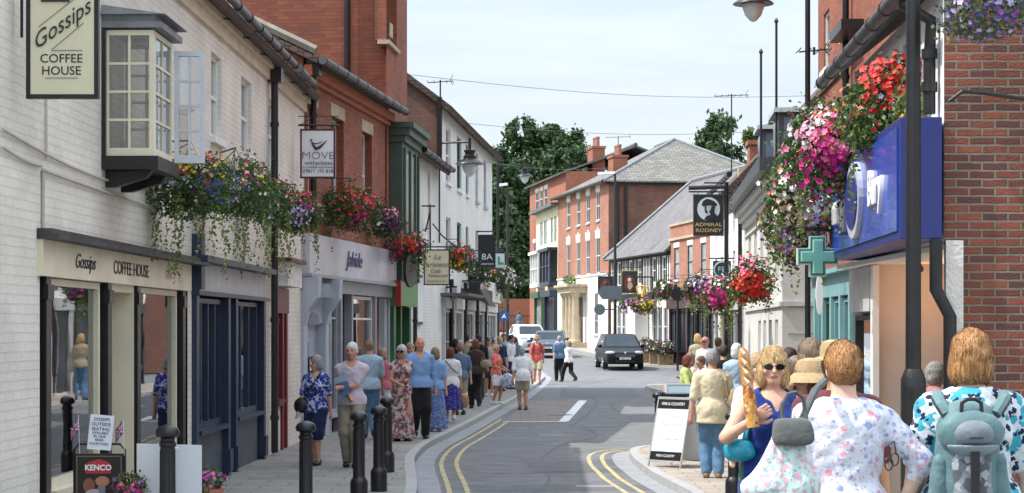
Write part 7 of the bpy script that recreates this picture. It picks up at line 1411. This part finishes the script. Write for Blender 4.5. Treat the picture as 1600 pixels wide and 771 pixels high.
car('dark slate blue car waiting behind the man in the straw hat', X(860, 102.3), 102.3, -6, ('slate_blue_car_paint', (.09, .12, .16), .5), 4.0, 1.74, 1.42, .93, .93, 'FJ09 OSX')
car('white car left of the slate blue one at the far bend', X(824, 109), 109, 12, ('white_car_paint', (.72, .73, .75), 0), 4.1, 1.74, 1.55, .96, .94, 'YK57 LDA')

# ------------------------------------------------------------------ people
fb_ = fabric
c_white = fb_('white_cotton', (.72, .73, .76)); c_cream = fb_('cream_cotton', (.68, .60, .42)); c_black = fb_('black_cloth', (.012, .012, .014)); c_navy = fb_('navy_cloth', (.015, .022, .075)); c_char = fb_('charcoal_cloth', (.03, .03, .035))
c_lblue = fb_('light_blue_shirt', (.22, .38, .66)); c_pale = fb_('pale_blue_shirt', (.36, .50, .62)); c_pinkchk = fb_('pinkish_check_shirt', (.50, .42, .48), 'stripe', (.58, .54, .60), scale=26); c_jean = fb_('jeans_denim', (.11, .22, .36), var=.25); c_beige = fb_('beige_cotton', (.40, .35, .25)); c_taupe = fb_('taupe_trousers', (.30, .26, .20))
c_coral = fb_('coral_top', (.68, .16, .12)); c_rose = fb_('rose_vest', (.52, .15, .20)); c_redt = fb_('salmon_red_tee', (.55, .10, .09)); c_brown = fb_('dark_brown_knit', (.055, .03, .025)); c_purple = fb_('violet_skirt', (.035, .03, .21), 'print', (.10, .09, .35), scale=18); c_lime = fb_('lime_blouse', (.50, .58, .20)); c_steel = fb_('steel_blue_tee', (.10, .17, .28))
c_royal = fb_('royal_blue_sleeveless', (.012, .035, .19)); c_emer = fb_('emerald_skirt', (.01, .14, .06)); c_check = fb_('grey_check', (.28, .30, .30), 'stripe', (.42, .44, .43), scale=20); c_maroon = fb_('maroon_shirt', (.12, .03, .04)); c_slate = fb_('slate_tee', (.09, .12, .15)); c_dusty = fb_('dusty_pink_tee', (.42, .20, .20))
p_blue = fb_('blue_print_blouse', (.50, .54, .74), 'print', (.05, .07, .34), (.02, .03, .16), scale=15, thr=.55); p_long = fb_('long_floral_print', (.52, .44, .40), 'print', (.30, .10, .14), (.08, .09, .10), scale=12, thr=.5); p_bluemaxi = fb_('blue_maxi_print', (.10, .16, .36), 'print', (.45, .5, .6), scale=30, thr=.3)
p_sprig = fb_('white_sprigged_blouse', (.70, .71, .80), 'sprigs'); p_teal = fb_('teal_navy_floral', (.60, .66, .70), 'print', (.05, .33, .44), (.015, .02, .06), scale=17, thr=.47)
TAN = M('tan_leather', (.34, .20, .09), .5, var=.15); WSH = M('white_shoes', (.72, .72, .72), .6); STRAW = M('straw_hat', (.40, .28, .15), .8, var=.15, scale=30, bump=.4, bscale=90); SAND = M('sandal_brown', (.12, .06, .03), .6)
def pp(label, px, Y, h, rot, **k): return person(label, X(px, Y), Y, h, rot, **k)
# left pavement, near to far
w1, i1 = pp('grey haired woman in blue patterned blouse and navy skirt with black bag', 494, 27.5, 1.56, -18, top=p_blue, sleeve=.42, bot=c_navy, legs='culottes', hair='grey', style='full', skin='fair', bust=.5, build=1.08, stride=.16, yaw=-25, hem=.04, neck='v')
w2, i2 = pp('white haired man in pale shirt and taupe trousers holding a brochure', 550, 27.1, 1.75, -8, top=c_pinkchk, sleeve=.42, bot=c_taupe, hair='white', style='back', skin='ruddy', build=1.04, stride=.12, la=(-.06, -.30, 1.10), ra=(.02, -.22, .97), neck='collar', yaw=-5)
w3, i3_ = pp('man seen from behind in pale blue shirt and jeans', 577, 34, 1.75, 190, top=c_pale, sleeve=.45, bot=c_jean, hair='mousy', style='crop', skin='ruddy', build=1.05, stride=.3, neck='back')
pp('woman seen from behind in rose vest and white trousers', 598, 37, 1.56, 185, top=c_rose, sleeve=.0, bot=c_white, hair='sandy', style='bob', skin='fair', bust=.3, build=1.05, stride=.2, neck='back')
w5, i5 = pp('silver haired woman in long floral dress and sunglasses', 627, 33.4, 1.66, 25, top=p_long, sleeve=.12, bot=p_long, legs='maxi', hair='silver', style='full', skin='tan', bust=.55, build=1.0, stride=.2, la=(-.02, -.26, 1.08), ra=(-.16, -.30, 1.02), neck='v', yaw=-40, glasses=True, hem=.02)
w6, i6 = pp('tall bald man in open light blue shirt and black trousers', 656, 34.2, 1.80, 12, top=c_lblue, sleeve=.96, bot=c_black, hair='grey', style='bald', skin='ruddy', build=1.15, stride=.28, neck='v')
pp('sandy haired woman mostly hidden behind the bald man', 641, 38.5, 1.66, 20, top=c_cream, sleeve=.5, bot=c_jean, hair='sandy', style='full', bust=.3)
pp('person in long pale blue dress behind the black trousers', 680, 36.5, 1.58, 185, top=c_lblue, sleeve=.4, bot=p_bluemaxi, legs='maxi', hair='mousy', style='bob', bust=.3, shoes=WSH)
w9, i9 = pp('red haired woman in white top and violet skirt carrying tan bag', 704, 39.8, 1.55, 188, top=c_white, sleeve=.45, bot=c_purple, legs='midi', hair='auburn', style='full', skin='fair', bust=.3, build=1.12, stride=.22, shoes=WSH, hem=.06)
pp('man in steel blue tee partly behind the violet skirt woman', 719, 43.5, 1.62, 200, top=c_steel, sleeve=.45, bot=c_beige, legs='shorts', hair='mousy', style='short', build=1.15)
w11, i11 = pp('woman in dark brown top and black trousers with beige shoulder bag', 743, 47, 1.68, 195, top=c_brown, sleeve=.9, bot=c_black, hair='auburn', style='bob', skin='fair', bust=.3, build=1.05, stride=.25)
pp('dark haired woman behind, nearest the grey shopfront', 712, 52, 1.66, 180, top=c_black, sleeve=.5, bot=c_jean, hair='dark', style='bob', bust=.3)
pp('short haired man in beige shirt in the crowd', 729, 54, 1.80, 185, top=c_beige, sleeve=.45, bot=c_beige, legs='shorts', hair='dark', style='crop', skin='tan')
pp('man in black shirt and dark cap in the crowd', 748, 53, 1.78, 190, top=c_black, sleeve=.45, bot=c_char, hair='dark', style='short', skin='tan', hat=('cap', M('black_cap', (.015, .015, .02), .8)))
pp('man in grey check shirt and dark cap with white trainers', 764, 55.5, 1.70, 10, top=c_check, sleeve=.45, bot=c_char, legs='shorts', hair='grey', style='short', skin='ruddy', hat=('cap', M('green_cap', (.06, .07, .05), .8)), shoes=WSH, stride=.2, yaw=-30)
w16, i16 = pp('woman in coral top and white shorts with white trainers', 775, 49.6, 1.54, 62, top=c_coral, sleeve=.35, bot=c_white, legs='shorts', hair='blonde', style='bun', skin='tan', bust=.5, shoes=WSH, stride=.12, ra=(-.12, -.28, 1.0), la=(.08, -.3, 1.0), hem=.03)
w17, i17 = pp('man in loose white shirt and beige shorts stooping in the road', 817, 48.3, 1.62, 188, top=c_white, sleeve=.48, bot=c_beige, legs='shorts', hair='grey', style='short', skin='tan', build=1.12, lean=.35, stride=.16, road=True, hem=.08, shoes=SAND)
w18, i18 = pp('man in salmon red tee and straw hat walking with a backpack', 839, 70.5, 1.78, 5, top=c_redt, sleeve=.48, bot=c_beige, legs='shorts', hair='brown', style='short', skin='ruddy', hat=('brim', STRAW), stride=.4, road=True, build=1.05, shoes=SAND, hem=.05)
pp('man in steel blue shirt and black trousers crossing the road', 874, 75, 1.77, 192, top=c_steel, sleeve=.45, bot=c_black, hair='grey', style='crop', skin='ruddy', stride=.35, road=True, build=1.08)
pp('person in white shirt and black trousers striding across the road', 889, 74, 1.64, 215, top=c_white, sleeve=.8, bot=c_black, hair='mousy', style='full', skin='fair', stride=.75, road=True, bust=.2, build=1.05)
for (px, Y, h, rot, top, bot, lg, hr, sk, l) in ((796, 62, 1.76, 60, c_white, c_navy, 'shorts', 'dark', 'tan', 'man in white tee and navy shorts leaning at the kerb'), (781, 60, 1.70, 30, c_navy, c_black, 'trousers', 'blonde', 'fair', 'fair haired person in navy jacket left of the white tee man'), (787, 66, 1.78, 15, c_lblue, c_beige, 'shorts', 'brown', 'tan', 'man in bright blue shirt behind the white tee man'),
        (774, 68, 1.74, 0, c_white, c_jean, 'trousers', 'mousy', 'ruddy', 'man with sunglasses at the far end of the terrace'), (805, 66, 1.66, 200, c_steel, c_navy, 'culottes', 'brown', 'tan', 'woman in steel blue top by the white car'), (768, 62, 1.66, 170, c_char, c_black, 'trousers', 'dark', 'fair', 'dark clothed person at the terrace corner')):
    pp(l, px, Y, h, rot, top=top, sleeve=.45, bot=bot, legs=lg, hair=hr, style='short', skin=sk, lean=.12 if px == 796 else 0)
pp('distant person in blue top and patterned skirt by the railings', 811, 131, 1.72, 160, top=c_steel, sleeve=.4, bot=fb_('distant_print', (.15, .16, .13), 'print', (.5, .5, .42), scale=9), legs='knee', hair='brown', style='short', bust=.3, vox=.035)
# far right
pp('bare armed woman in navy strap dress holding a green bag', 1058, 95, 1.68, 200, top=c_navy, sleeve=0, bot=c_navy, legs='dress', hair='ginger', style='long', skin='tan', bust=.4, stride=.2)
pp('woman in dark red dress beside the navy dress', 1050, 97.5, 1.70, 190, top=c_maroon, sleeve=.3, bot=c_maroon, legs='dress', hair='brown', style='long', skin='tan', bust=.4)
# right crowd
grp2 = 'people gathered on the right pavement'
pp('seated woman in lime green blouse turned to her neighbour', 1070, 40, 1.72, 70, top=c_lime, sleeve=.5, bot=c_navy, hair='auburn', style='bob', skin='tan', bust=.4, sit=True, ra=(-.15, -.35, .7), gp=grp2, z0=.12, lean=.1)
pp('brown haired woman in white vest leaning over beside the lime blouse', 1089, 41, 1.80, -60, top=c_white, sleeve=0, bot=c_beige, hair='mousy', style='bob', skin='tan', bust=.4, sit=True, la=(.1, -.4, .72), gp=grp2, z0=.12, lean=.3)
pp('short haired person in white top sitting closest to the jeans man', 1103, 40.5, 1.70, -70, top=c_white, sleeve=.4, bot=c_char, hair='brown', style='short', skin='tan', sit=True, la=(.1, -.4, .72), gp=grp2, z0=.12, lean=.2)
pp('man in white tee and salmon pink cap looking right', 1102, 46, 1.74, -40, top=c_white, sleeve=.45, bot=c_jean, hair='grey', style='short', skin='ruddy', gp=grp2, hat=('cap', M('pink_cap', (.55, .16, .14), .8)), build=1.15)
pp('blonde woman behind the pink cap man', 1090, 52, 1.80, 170, top=c_beige, sleeve=.4, bot=c_jean, hair='blonde', style='bob', gp=grp2, bust=.3)
pp('dark haired man in black shirt behind the cream shirt', 1131, 33, 1.66, 175, top=c_black, sleeve=.45, bot=c_char, hair='dark', style='short', gp=grp2, build=1.15)
pp('brown haired tall man behind the black shirt', 1122, 44, 1.74, 180, top=c_slate, sleeve=.45, bot=c_jean, hair='brown', style='short', gp=grp2)
pp('white haired person in pale blue shirt with a strap', 1151, 31, 1.70, 178, top=c_pale, sleeve=.4, bot=c_beige, hair='white', style='full', gp=grp2, bust=.1)
w30, i30 = pp('man from behind in cream short sleeved shirt and blue jeans', 1113, 25.1, 1.67, 176, top=c_cream, sleeve=.5, bot=c_jean, hair='grey', style='short', skin='ruddy', build=1.2, stride=.05, gp=grp2, hem=.12, shoes=TAN, neck='back')
pp('fair haired woman in white top behind the baguette', 1184, 17, 1.70, 10, top=c_white, sleeve=.5, bot=c_char, hair='sandy', style='full', gp=grp2, bust=.4, z0=.02)
pp('person in slate tee and dark hair left of the grey blonde head', 1233, 21, 1.73, 175, top=c_slate, sleeve=.5, bot=c_char, hair='dark', style='short', gp=grp2, yaw=20)
pp('man in slate blue cap in the right crowd', 1243, 18, 1.66, 185, top=c_slate, sleeve=.5, bot=c_char, hair='mousy', style='short', gp=grp2, hat=('cap', c_slate))
pp('woman with tousled grey blonde hair right of the sunglasses woman', 1266, 14.5, 1.76, 190, top=c_char, sleeve=.5, bot=c_char, hair='mousy', style='full', gp=grp2, bust=.3, z0=.1, build=1.1)
pp('dark haired woman with downcast face in the right crowd', 1240, 13, 1.585, -50, top=c_navy, sleeve=.4, bot=c_char, hair='brown', style='bob', skin='tan', gp=grp2, bust=.3, z0=.12)
pp('woman in wide straw cloche hat before the floral blouse', 1266, 11.6, 1.545, -60, top=c_char, sleeve=.4, bot=c_char, hair='brown', style='bob', skin='tan', gp=grp2, hat=('cloche', STRAW), bust=.3, z0=.2)
pp('person in salmon pink cap behind the straw cloche', 1288, 13.2, 1.61, 180, top=c_dusty, sleeve=.4, bot=c_char, hair='grey', style='short', gp=grp2, hat=('cap', M('salmon_cap', (.60, .15, .10), .8)), z0=.12)
pp('man in maroon shirt and tall straw hat behind the floral blouse', 1308, 10.4, 1.60, 170, top=c_maroon, sleeve=.5, bot=c_char, hair='grey', style='short', skin='tan', gp=grp2, hat=('brim', STRAW), build=1.2, z0=.25)
pp('grey haired person in the shop doorway behind the lamp column', 1462, 19.4, 1.6, 90, top=c_dusty, sleeve=.5, bot=c_char, hair='grey', style='full', gp=grp2)
# three nearest women
w40, i40 = pp('blonde woman in sunglasses and royal blue sleeveless top carrying a baguette', 1207, 11, 1.555, 6, top=c_royal, sleeve=0, bot=c_emer, legs='midi', hair='blonde', style='fringe', skin='fair', bust=.75, build=1.2, glasses=True, neck='v', vox=.0085, gp=grp2,
    ra=(-.19, -.29, 1.27), rhint=(-.8, .1, -.9), fine=((0, 0, 0), (.6, -.2, .5), (0, -1, 0), (-.2, -1, .1), 1), curl=.75, stride=.2, yaw=-8, hem=.12)
w41, i41 = pp('woman from behind in white floral blouse with a strawberry blonde bun', 1318, 8.5, 1.60, 184, top=p_sprig, sleeve=.68, bot=c_beige, hair='ginger', style='bun', skin='pale', bust=.3, build=1.3, vox=.0085, gp=grp2, ra=(-.27, .02, .93), rhint=(-1, .25, 0), fine=((0, 0, 0), (.5, -.3, -.2), (0, -1, 0), (-.6, .8, 0), 1), hem=.1, neck='back')
w42, i42 = pp('woman from behind in teal and navy floral top with ginger bob', 1517, 8.6, 1.65, 180, top=p_teal, sleeve=.46, bot=c_navy, hair='ginger', style='bob', skin='pale', bust=.3, build=1.42, vox=.0085, gp=grp2, hem=.14, neck='back')
# ------------------------------------------------------------------ things carried
def strap(mb, pts, wd=.02, th=.004):
    pts = [Vector(p) for p in pts]; mb.tube(pts, [wd]*len(pts), 6); return mb
def bag(label, body, info, bs, strap_pts, mat, size=(.16, .07, .13), name='handbag', straps=None, mat2=None, r=.009, flap=True):
    """bag hanging in body space at bs (centre)"""
    c = wp(body, bs); root = W(empty(name, c-Vector((0, 0, size[2])), 0, label, 'bag', 'bags carried by people')); T = Sdf(c-Vector(size)-Vector((.05,)*3), c+Vector(size)+Vector((.05,)*3), .012 if size[0] < .2 else .014)
    rz = body.rotation_euler.z; T.ell(c, (size[0]*1.1, size[1]*1.3, size[2]*1.15), 0); T.cut(c+Vector((0, 0, size[2])), (0, 0, 1)); T.cut(c-Vector((0, 0, size[2])), (0, 0, -1)); T.wob(.004, 30); b_ = T.build('body', mat, root, xf=lambda V: V-np.array(root.location))
    if strap_pts: mb = MB(); mb.tube([wp(body, p) for p in strap_pts], r, 6); mb.build('strap', mat2 or mat, root, smooth=True)
    return root
BLKL = M('black_leather', (.015, .015, .017), .4, var=.2)
bag('black shoulder bag worn across the blue patterned blouse', w1, i1, (-.20, -.10, .93), [(-.16, -.13, 1.02), (-.02, -.17, 1.20), (.10, -.10, 1.42), (.12, .04, 1.44), (.0, .14, 1.25), (-.16, .12, 1.05)], BLKL, (.10, .05, .11))
bag('tan leather bag swinging beside the violet skirt', w9, i9, (-.30, -.02, .50), [(-.24, -.02, .62), (-.27, .0, .80), (-.33, -.02, .62)], TAN, (.10, .06, .15)); mb = MB(); mb.tube([wp(w9, p) for p in ((-.16, .13, 1.12), (0, .145, 1.25), (.13, .10, 1.42))], .010, 5); tag(mb.build('bag_strap', BLKL), 'dark strap crossing the back of the white top', 'strap')
bag('beige shoulder bag on the woman in brown', w11, i11, (-.20, .13, 1.10), [(-.13, .16, 1.18), (-.14, .10, 1.42), (-.24, .14, 1.18)], M('olive_beige_leather', (.26, .21, .13), .5), (.11, .05, .10))
bag('white plastic carrier bag held by the woman in coral', w16, i16, (.05, -.34, .68), [(.05, -.32, .82), (.06, -.3, .98)], M('carrier_white', (.62, .64, .68), .4, var=.15), (.15, .07, .17), 'carrier_bag'); bag('lilac patterned carrier bag held by the woman in coral', w16, i16, (-.12, -.42, .66), [(-.12, -.36, .80), (-.12, -.3, .98)], fb_('carrier_print', (.5, .5, .6), 'print', (.2, .2, .5), (.3, .45, .15), scale=12), (.15, .07, .17), 'carrier_bag')
bag('green carrier bag beside the navy dress', [o for o in people if 'strap dress' in o['label']][0], None, (.32, -.05, .62), [(.32, -.05, .8), (.26, 0, .9)], M('carrier_green', (.10, .55, .12), .4, var=.2), (.20, .12, .28), 'carrier_bag')
bag('tan canvas bag on the right shoulder of the cream shirt', w30, i30, (-.27, .08, 1.06), [(-.20, .12, 1.12), (-.17, .14, 1.30), (-.15, .02, 1.43), (-.22, -.08, 1.25), (-.28, .0, 1.1)], M('canvas_tan', (.34, .25, .15), .8), (.06, .10, .13), r=.018)
bag('bright teal handbag tucked under the arm with the baguette', w40, i40, (-.215, -.04, 1.07), [(-.20, -.10, 1.14), (-.145, -.085, 1.34), (-.13, .02, 1.43), (-.17, .12, 1.3), (-.22, .1, 1.12)], M('teal_leather', (.015, .30, .42), .4, var=.1), (.085, .09, .065), r=.016)
# small backpack straps of straw hat man
mb = MB()
for sd in (-1, 1): mb.tube([wp(w18, p) for p in ((sd*.10, .05, 1.47), (sd*.125, -.09, 1.40), (sd*.135, -.13, 1.22), (sd*.16, .02, 1.12))], .022, 6)
T = wp(w18, (0, .22, 1.22)); mb.lathe([(.05, -.24), (.17, -.18), (.18, .1), (.1, .22), (.02, .24)], T, 12); tag(mb.build('backpack', fb_('dark_plum_pack', (.05, .03, .07))), 'dark backpack worn by the man in the straw hat', 'backpack')
# brochure
br_ = W(empty('brochure', wp(w2, (-.04, -.33, 1.05)), 0, 'blue landscape brochure held by the white haired man', 'brochure')); mb = MB(); q = [wp(w2, p) for p in ((-.20, -.27, 1.22), (-.02, -.31, 1.29), (.07, -.34, 1.03), (-.10, -.30, .96))]; mb.prism(q, (0, .008, 0)); mb.build('cover', M('brochure_blue', (.12, .20, .38), .4, var=.4, scale=5), br_); mb = MB(); q2 = [q[0].lerp(q[3], .02)+Vector((0, -.002, 0)), q[1].lerp(q[2], .02)+Vector((0, -.002, 0)), q[1].lerp(q[2], .38)+Vector((0, -.002, 0)), q[0].lerp(q[3], .30)+Vector((0, -.002, 0))]; mb.prism(q2, (0, -.0015, 0)); mb.build('cover_picture', M('brochure_sky', (.38, .48, .62), .4), br_)
# baguette in its paper sleeve
b0, b1 = P(1160, 543, 10.65), P(1177, 668, 10.62)
bg_ = W(empty('baguette', b1, 0, 'long crusty baguette in an orange brown paper sleeve', 'bread')); CR_ = hairmat('baguette_crust', (.46, .20, .05), (.66, .42, .18)); mb = MB(); ax_ = (b1-b0); k = 16; mb.tube([b0+ax_*.75*t for t in np.linspace(0, 1, k)], [.010+.022*min(1, (t*6)**.5)*(1+.06*math.sin(t*34)) for t in np.linspace(0, 1, k)], 12)
mb.build('loaf', M('crust', (.45, .21, .06), .6, var=.4, scale=25, bump=.4), bg_, smooth=True); mb = MB()
for t in (.08, .2, .32, .44): c = b0+ax_*t; mb.tube([c+Vector((-.022, -.030, .03)), c+Vector((0, -.041, 0)), c+Vector((.022, -.030, -.03))], [.004, .012, .004], 6)
mb.build('slashes', M('crumb', (.66, .50, .32), .8), bg_, smooth=True)
mb = MB(); c0, c1 = b0+ax_*.47, b1; mb.tube([c0, c0.lerp(c1, .3), c0.lerp(c1, .7), c1], [.032, .036, .037, .035], 10); mb.build('paper_sleeve', fb_('sleeve_paper', (.58, .28, .06), 'print', (.34, .09, .03), (.62, .45, .2), scale=22, rough=.5), bg_, smooth=True)
# bracelets, keys
mb = MB(); A_ = i40['A']['arm', -1]; c = wp(w40, A_[2]+(A_[1]-A_[2])*.12); mb.tube([c+Vector((.0, .033*math.cos(a), .033*math.sin(a))) for a in np.linspace(0, 6.283, 14)], .003, 5); tag(mb.build('bracelet', GOLD), 'thin gold bracelet on the wrist beside the baguette', 'bracelet')
A_ = i41['A']['arm', -1]; d = Vector(A_[2]-A_[1]).normalized(); c = wp(w41, A_[2]-np.array(d)*.05); dw = (wp(w41, A_[2])-wp(w41, A_[1])).normalized(); a1 = dw.orthogonal().normalized(); a2 = dw.cross(a1); mb = MB()
for o_ in (0, .016): mb.tube([c+dw*o_+(a1*math.cos(a)+a2*math.sin(a))*.040 for a in np.linspace(0, 6.283, 18)], .0035, 6)
tag(mb.build('bangle', M('pale_gold', (.6, .5, .3), .3, .8)), 'pale gold bangles on the wrist of the floral blouse woman', 'bangle')
gx = P(1393, 722, 8.32); mb = MB()
for s_ in (-.012, .014): mb.tube([gx+Vector((s_+.017*math.cos(a), 0, s_*.8+.028*math.sin(a))) for a in np.linspace(0, 6.283, 14)], .0035, 5)
mb.tube([gx+Vector((-.01, 0, .03)), gx+Vector((-.014, 0, .075)), gx+Vector((.012, 0, .09))], .0035, 5); mb.tube([gx+Vector((.02, 0, .03)), gx+Vector((.012, 0, .09))], .003, 5); tag(mb.build('spectacles', IRON), 'black framed spectacles dangling by the hip of the floral blouse', 'spectacles')
# big floral rucksack with grey flap on the shoulder of the floral blouse woman
Y = 8.12; c = P(1222, 725, Y); rk = W(empty('rucksack', c-Vector((0, 0, .15)), 0, 'large mint and pink floral rucksack with a grey flap slung on one shoulder', 'bag', 'bags carried by people'))
PR = fb_('mint_floral_canvas', (.50, .62, .57), 'print', (.55, .34, .42), (.26, .42, .46), scale=34, thr=.42); GF = fb_('grey_canvas', (.095, .10, .10), rough=.7)
T = Sdf(c-Vector((.24, .16, .24)), c+Vector((.24, .16, .26)), .008); T.cone(c+Vector((-.005, 0, -.10)), c+Vector((.03, 0, .11)), .135, .072, .02, sy=.7); T.ell(c+Vector((-.05, 0, -.11)), (.125, .09, .09), .04); T.ell(c+Vector((.05, 0, -.10)), (.115, .09, .10), .04)
x_, y_, z_ = T.ax[0][:, None, None], T.ax[1][None, :, None], T.ax[2][None, None, :]; th = np.arctan2(x_-c.x, c.z+.33-z_); T.g += .007*np.sin(th*38+2*np.sin(z_*20))*np.clip((z_-(c.z-.2))/.3, 0, 1); T.wob(.003, 30, 2); T.build('body', PR, rk, xf=lambda V: V-np.array(rk.location))
mb = MB(); f0 = P(1237, 675, Y-.03); 
T = Sdf(f0-Vector((.13, .14, .11)), f0+Vector((.13, .12, .11)), .007); convex(T, [((1, 0, .22), f0.x+.22*f0.z+.092), ((-1, 0, .12), -f0.x+.12*f0.z+.090), ((0, 0, 1), f0.z+.062), ((0, 0, -1), -f0.z+.062), ((.55, 0, -1), 0.55*f0.x-f0.z+.106), ((-.55, 0, -1), -0.55*f0.x-f0.z+.106), ((0, -1, .25), -f0.y+.25*f0.z+.055), ((0, 1, 0), f0.y+.02)], .013); T.wob(.004, 22, 1); T.build('flap', GF, rk, xf=lambda V: V-np.array(rk.location))
mb = MB(); mb.tube([P(1224, 660, Y), P(1222, 635, Y), P(1231, 616, Y), P(1243, 613, Y), P(1255, 622, Y+.02), P(1260, 655, Y)], .009, 8); mb.build('grab_handle', GF, rk, smooth=True); mb = MB(); mb.tube([P(1252, 660, Y), P(1260, 640, Y+.05), P(1274, 610, Y+.12), P(1288, 596, Y+.3)], [.016, .017, .018, .018], 6); mb.build('shoulder_strap', GF, rk, smooth=True)
# teal backpack
Yb = 8.27; c = P(1517, 690, Yb); bp2 = W(empty('backpack', P(1517, 771, Yb), 0, 'pale teal backpack with grey pocket and dark camouflage panel on the ginger woman', 'backpack', 'bags carried by people')); xf = lambda V: V-np.array(bp2.location)
BT = fb_('pale_teal_nylon', (.105, .185, .20), rough=.5); BG = fb_('grey_nylon', (.17, .20, .23), rough=.5); CAM = fb_('camo_nylon', (.20, .22, .25), 'print', (.09, .10, .12), (.33, .35, .38), scale=14, thr=.5); BKN = M('black_webbing', (.015, .015, .017), .7)
T = Sdf(c-Vector((.22, .14, .36)), c+Vector((.22, .24, .24)), .009); T.ell(c+Vector((0, .06, .0)), (.135, .10, .18), 0); T.cone(c+Vector((0, .05, -.25)), c+Vector((0, .06, .05)), .135, .12, .03, sy=.75); T.wob(.003, 30, 5); T.build('body', BT, bp2, xf=xf)
T = Sdf(c-Vector((.16, .16, .40)), c+Vector((.16, .1, .1)), .008); T.cone(c+Vector((0, -.02, -.3)), c+Vector((0, -.01, -.04)), .088, .085, .01, sy=.55); T.wob(.003, 26, 2); T.build('front_panel', CAM, bp2, xf=xf)
T = Sdf(c-Vector((.2, .2, .12)), c+Vector((.2, .1, .2)), .008); T.ell(c+Vector((0, .0, .035)), (.145, .075, .105), 0); T.cut(c+Vector((0, 0, -.035)), (0, .25, -1)); T.build('lid', BT, bp2, xf=xf)
T = Sdf(c-Vector((.2, .2, .12)), c+Vector((.2, .1, .16)), .007); T.ell(c+Vector((0, -.045, .035)), (.088, .055, .062), 0); T.cut(c+Vector((0, 0, -.005)), (0, 0, -1)); T.build('lid_pocket', BG, bp2, xf=xf)
T = Sdf(c-Vector((.2, .2, .14)), c+Vector((.2, .1, .16)), .007); T.ell(c+Vector((0, -.025, .0)), (.115, .068, .07), 0); T.cut(c+Vector((0, 0, -.012)), (0, 0, 1)); T.build('lid_edge', M('pale_grey_nylon', (.22, .27, .31), .5), bp2, xf=xf)
for sd in (-1, 1):
    T = Sdf(c+Vector((sd*.15-.1, -.12, -.36)), c+Vector((sd*.15+.1, .16, 0)), .008); T.cone(c+Vector((sd*.135, .03, -.28)), c+Vector((sd*.125, .03, -.09)), .052, .034, 0, sy=.9); T.wob(.003, 30, sd); T.build('side_pocket', BT, bp2, xf=xf)
    pts = [P(1517+sd*38, 648, Yb+.04), P(1517+sd*45, 636, Yb+.06), P(1517+sd*52, 624, Yb+.14), P(1517+sd*51, 618, Yb+.24)]; mb = MB(); mb.tube(pts, [.026, .028, .028, .027], 8); mb.build('shoulder_strap', BT, bp2, smooth=True)
    mb = MB()
    for e in (-.027, .027): mb.tube([p+Vector((e, -.012, 0)) for p in pts], .005, 5)
    mb.each('strap_edge', BKN, bp2)
mb = MB(); mb.tube([P(1502, 645, Yb-.02), P(1503, 630, Yb-.02), P(1512, 624, Yb-.02), P(1524, 624, Yb-.02), P(1533, 630, Yb-.02), P(1534, 645, Yb-.02)], .009, 8); mb.build('grab_handle', BKN, bp2, smooth=True); mb = MB(); mb.box(c.x-.018, c.x+.018, Yb-.085, Yb-.07, c.z-.33, c.z-.04); mb.build('webbing', BKN, bp2); mb = MB(); mb.box(c.x-.03, c.x+.03, Yb-.103, Yb-.098, c.z+.018, c.z+.022); mb.build('zip', BKN, bp2)
for o in bpy.data.objects:
    if '_w' in o: del o['_w']
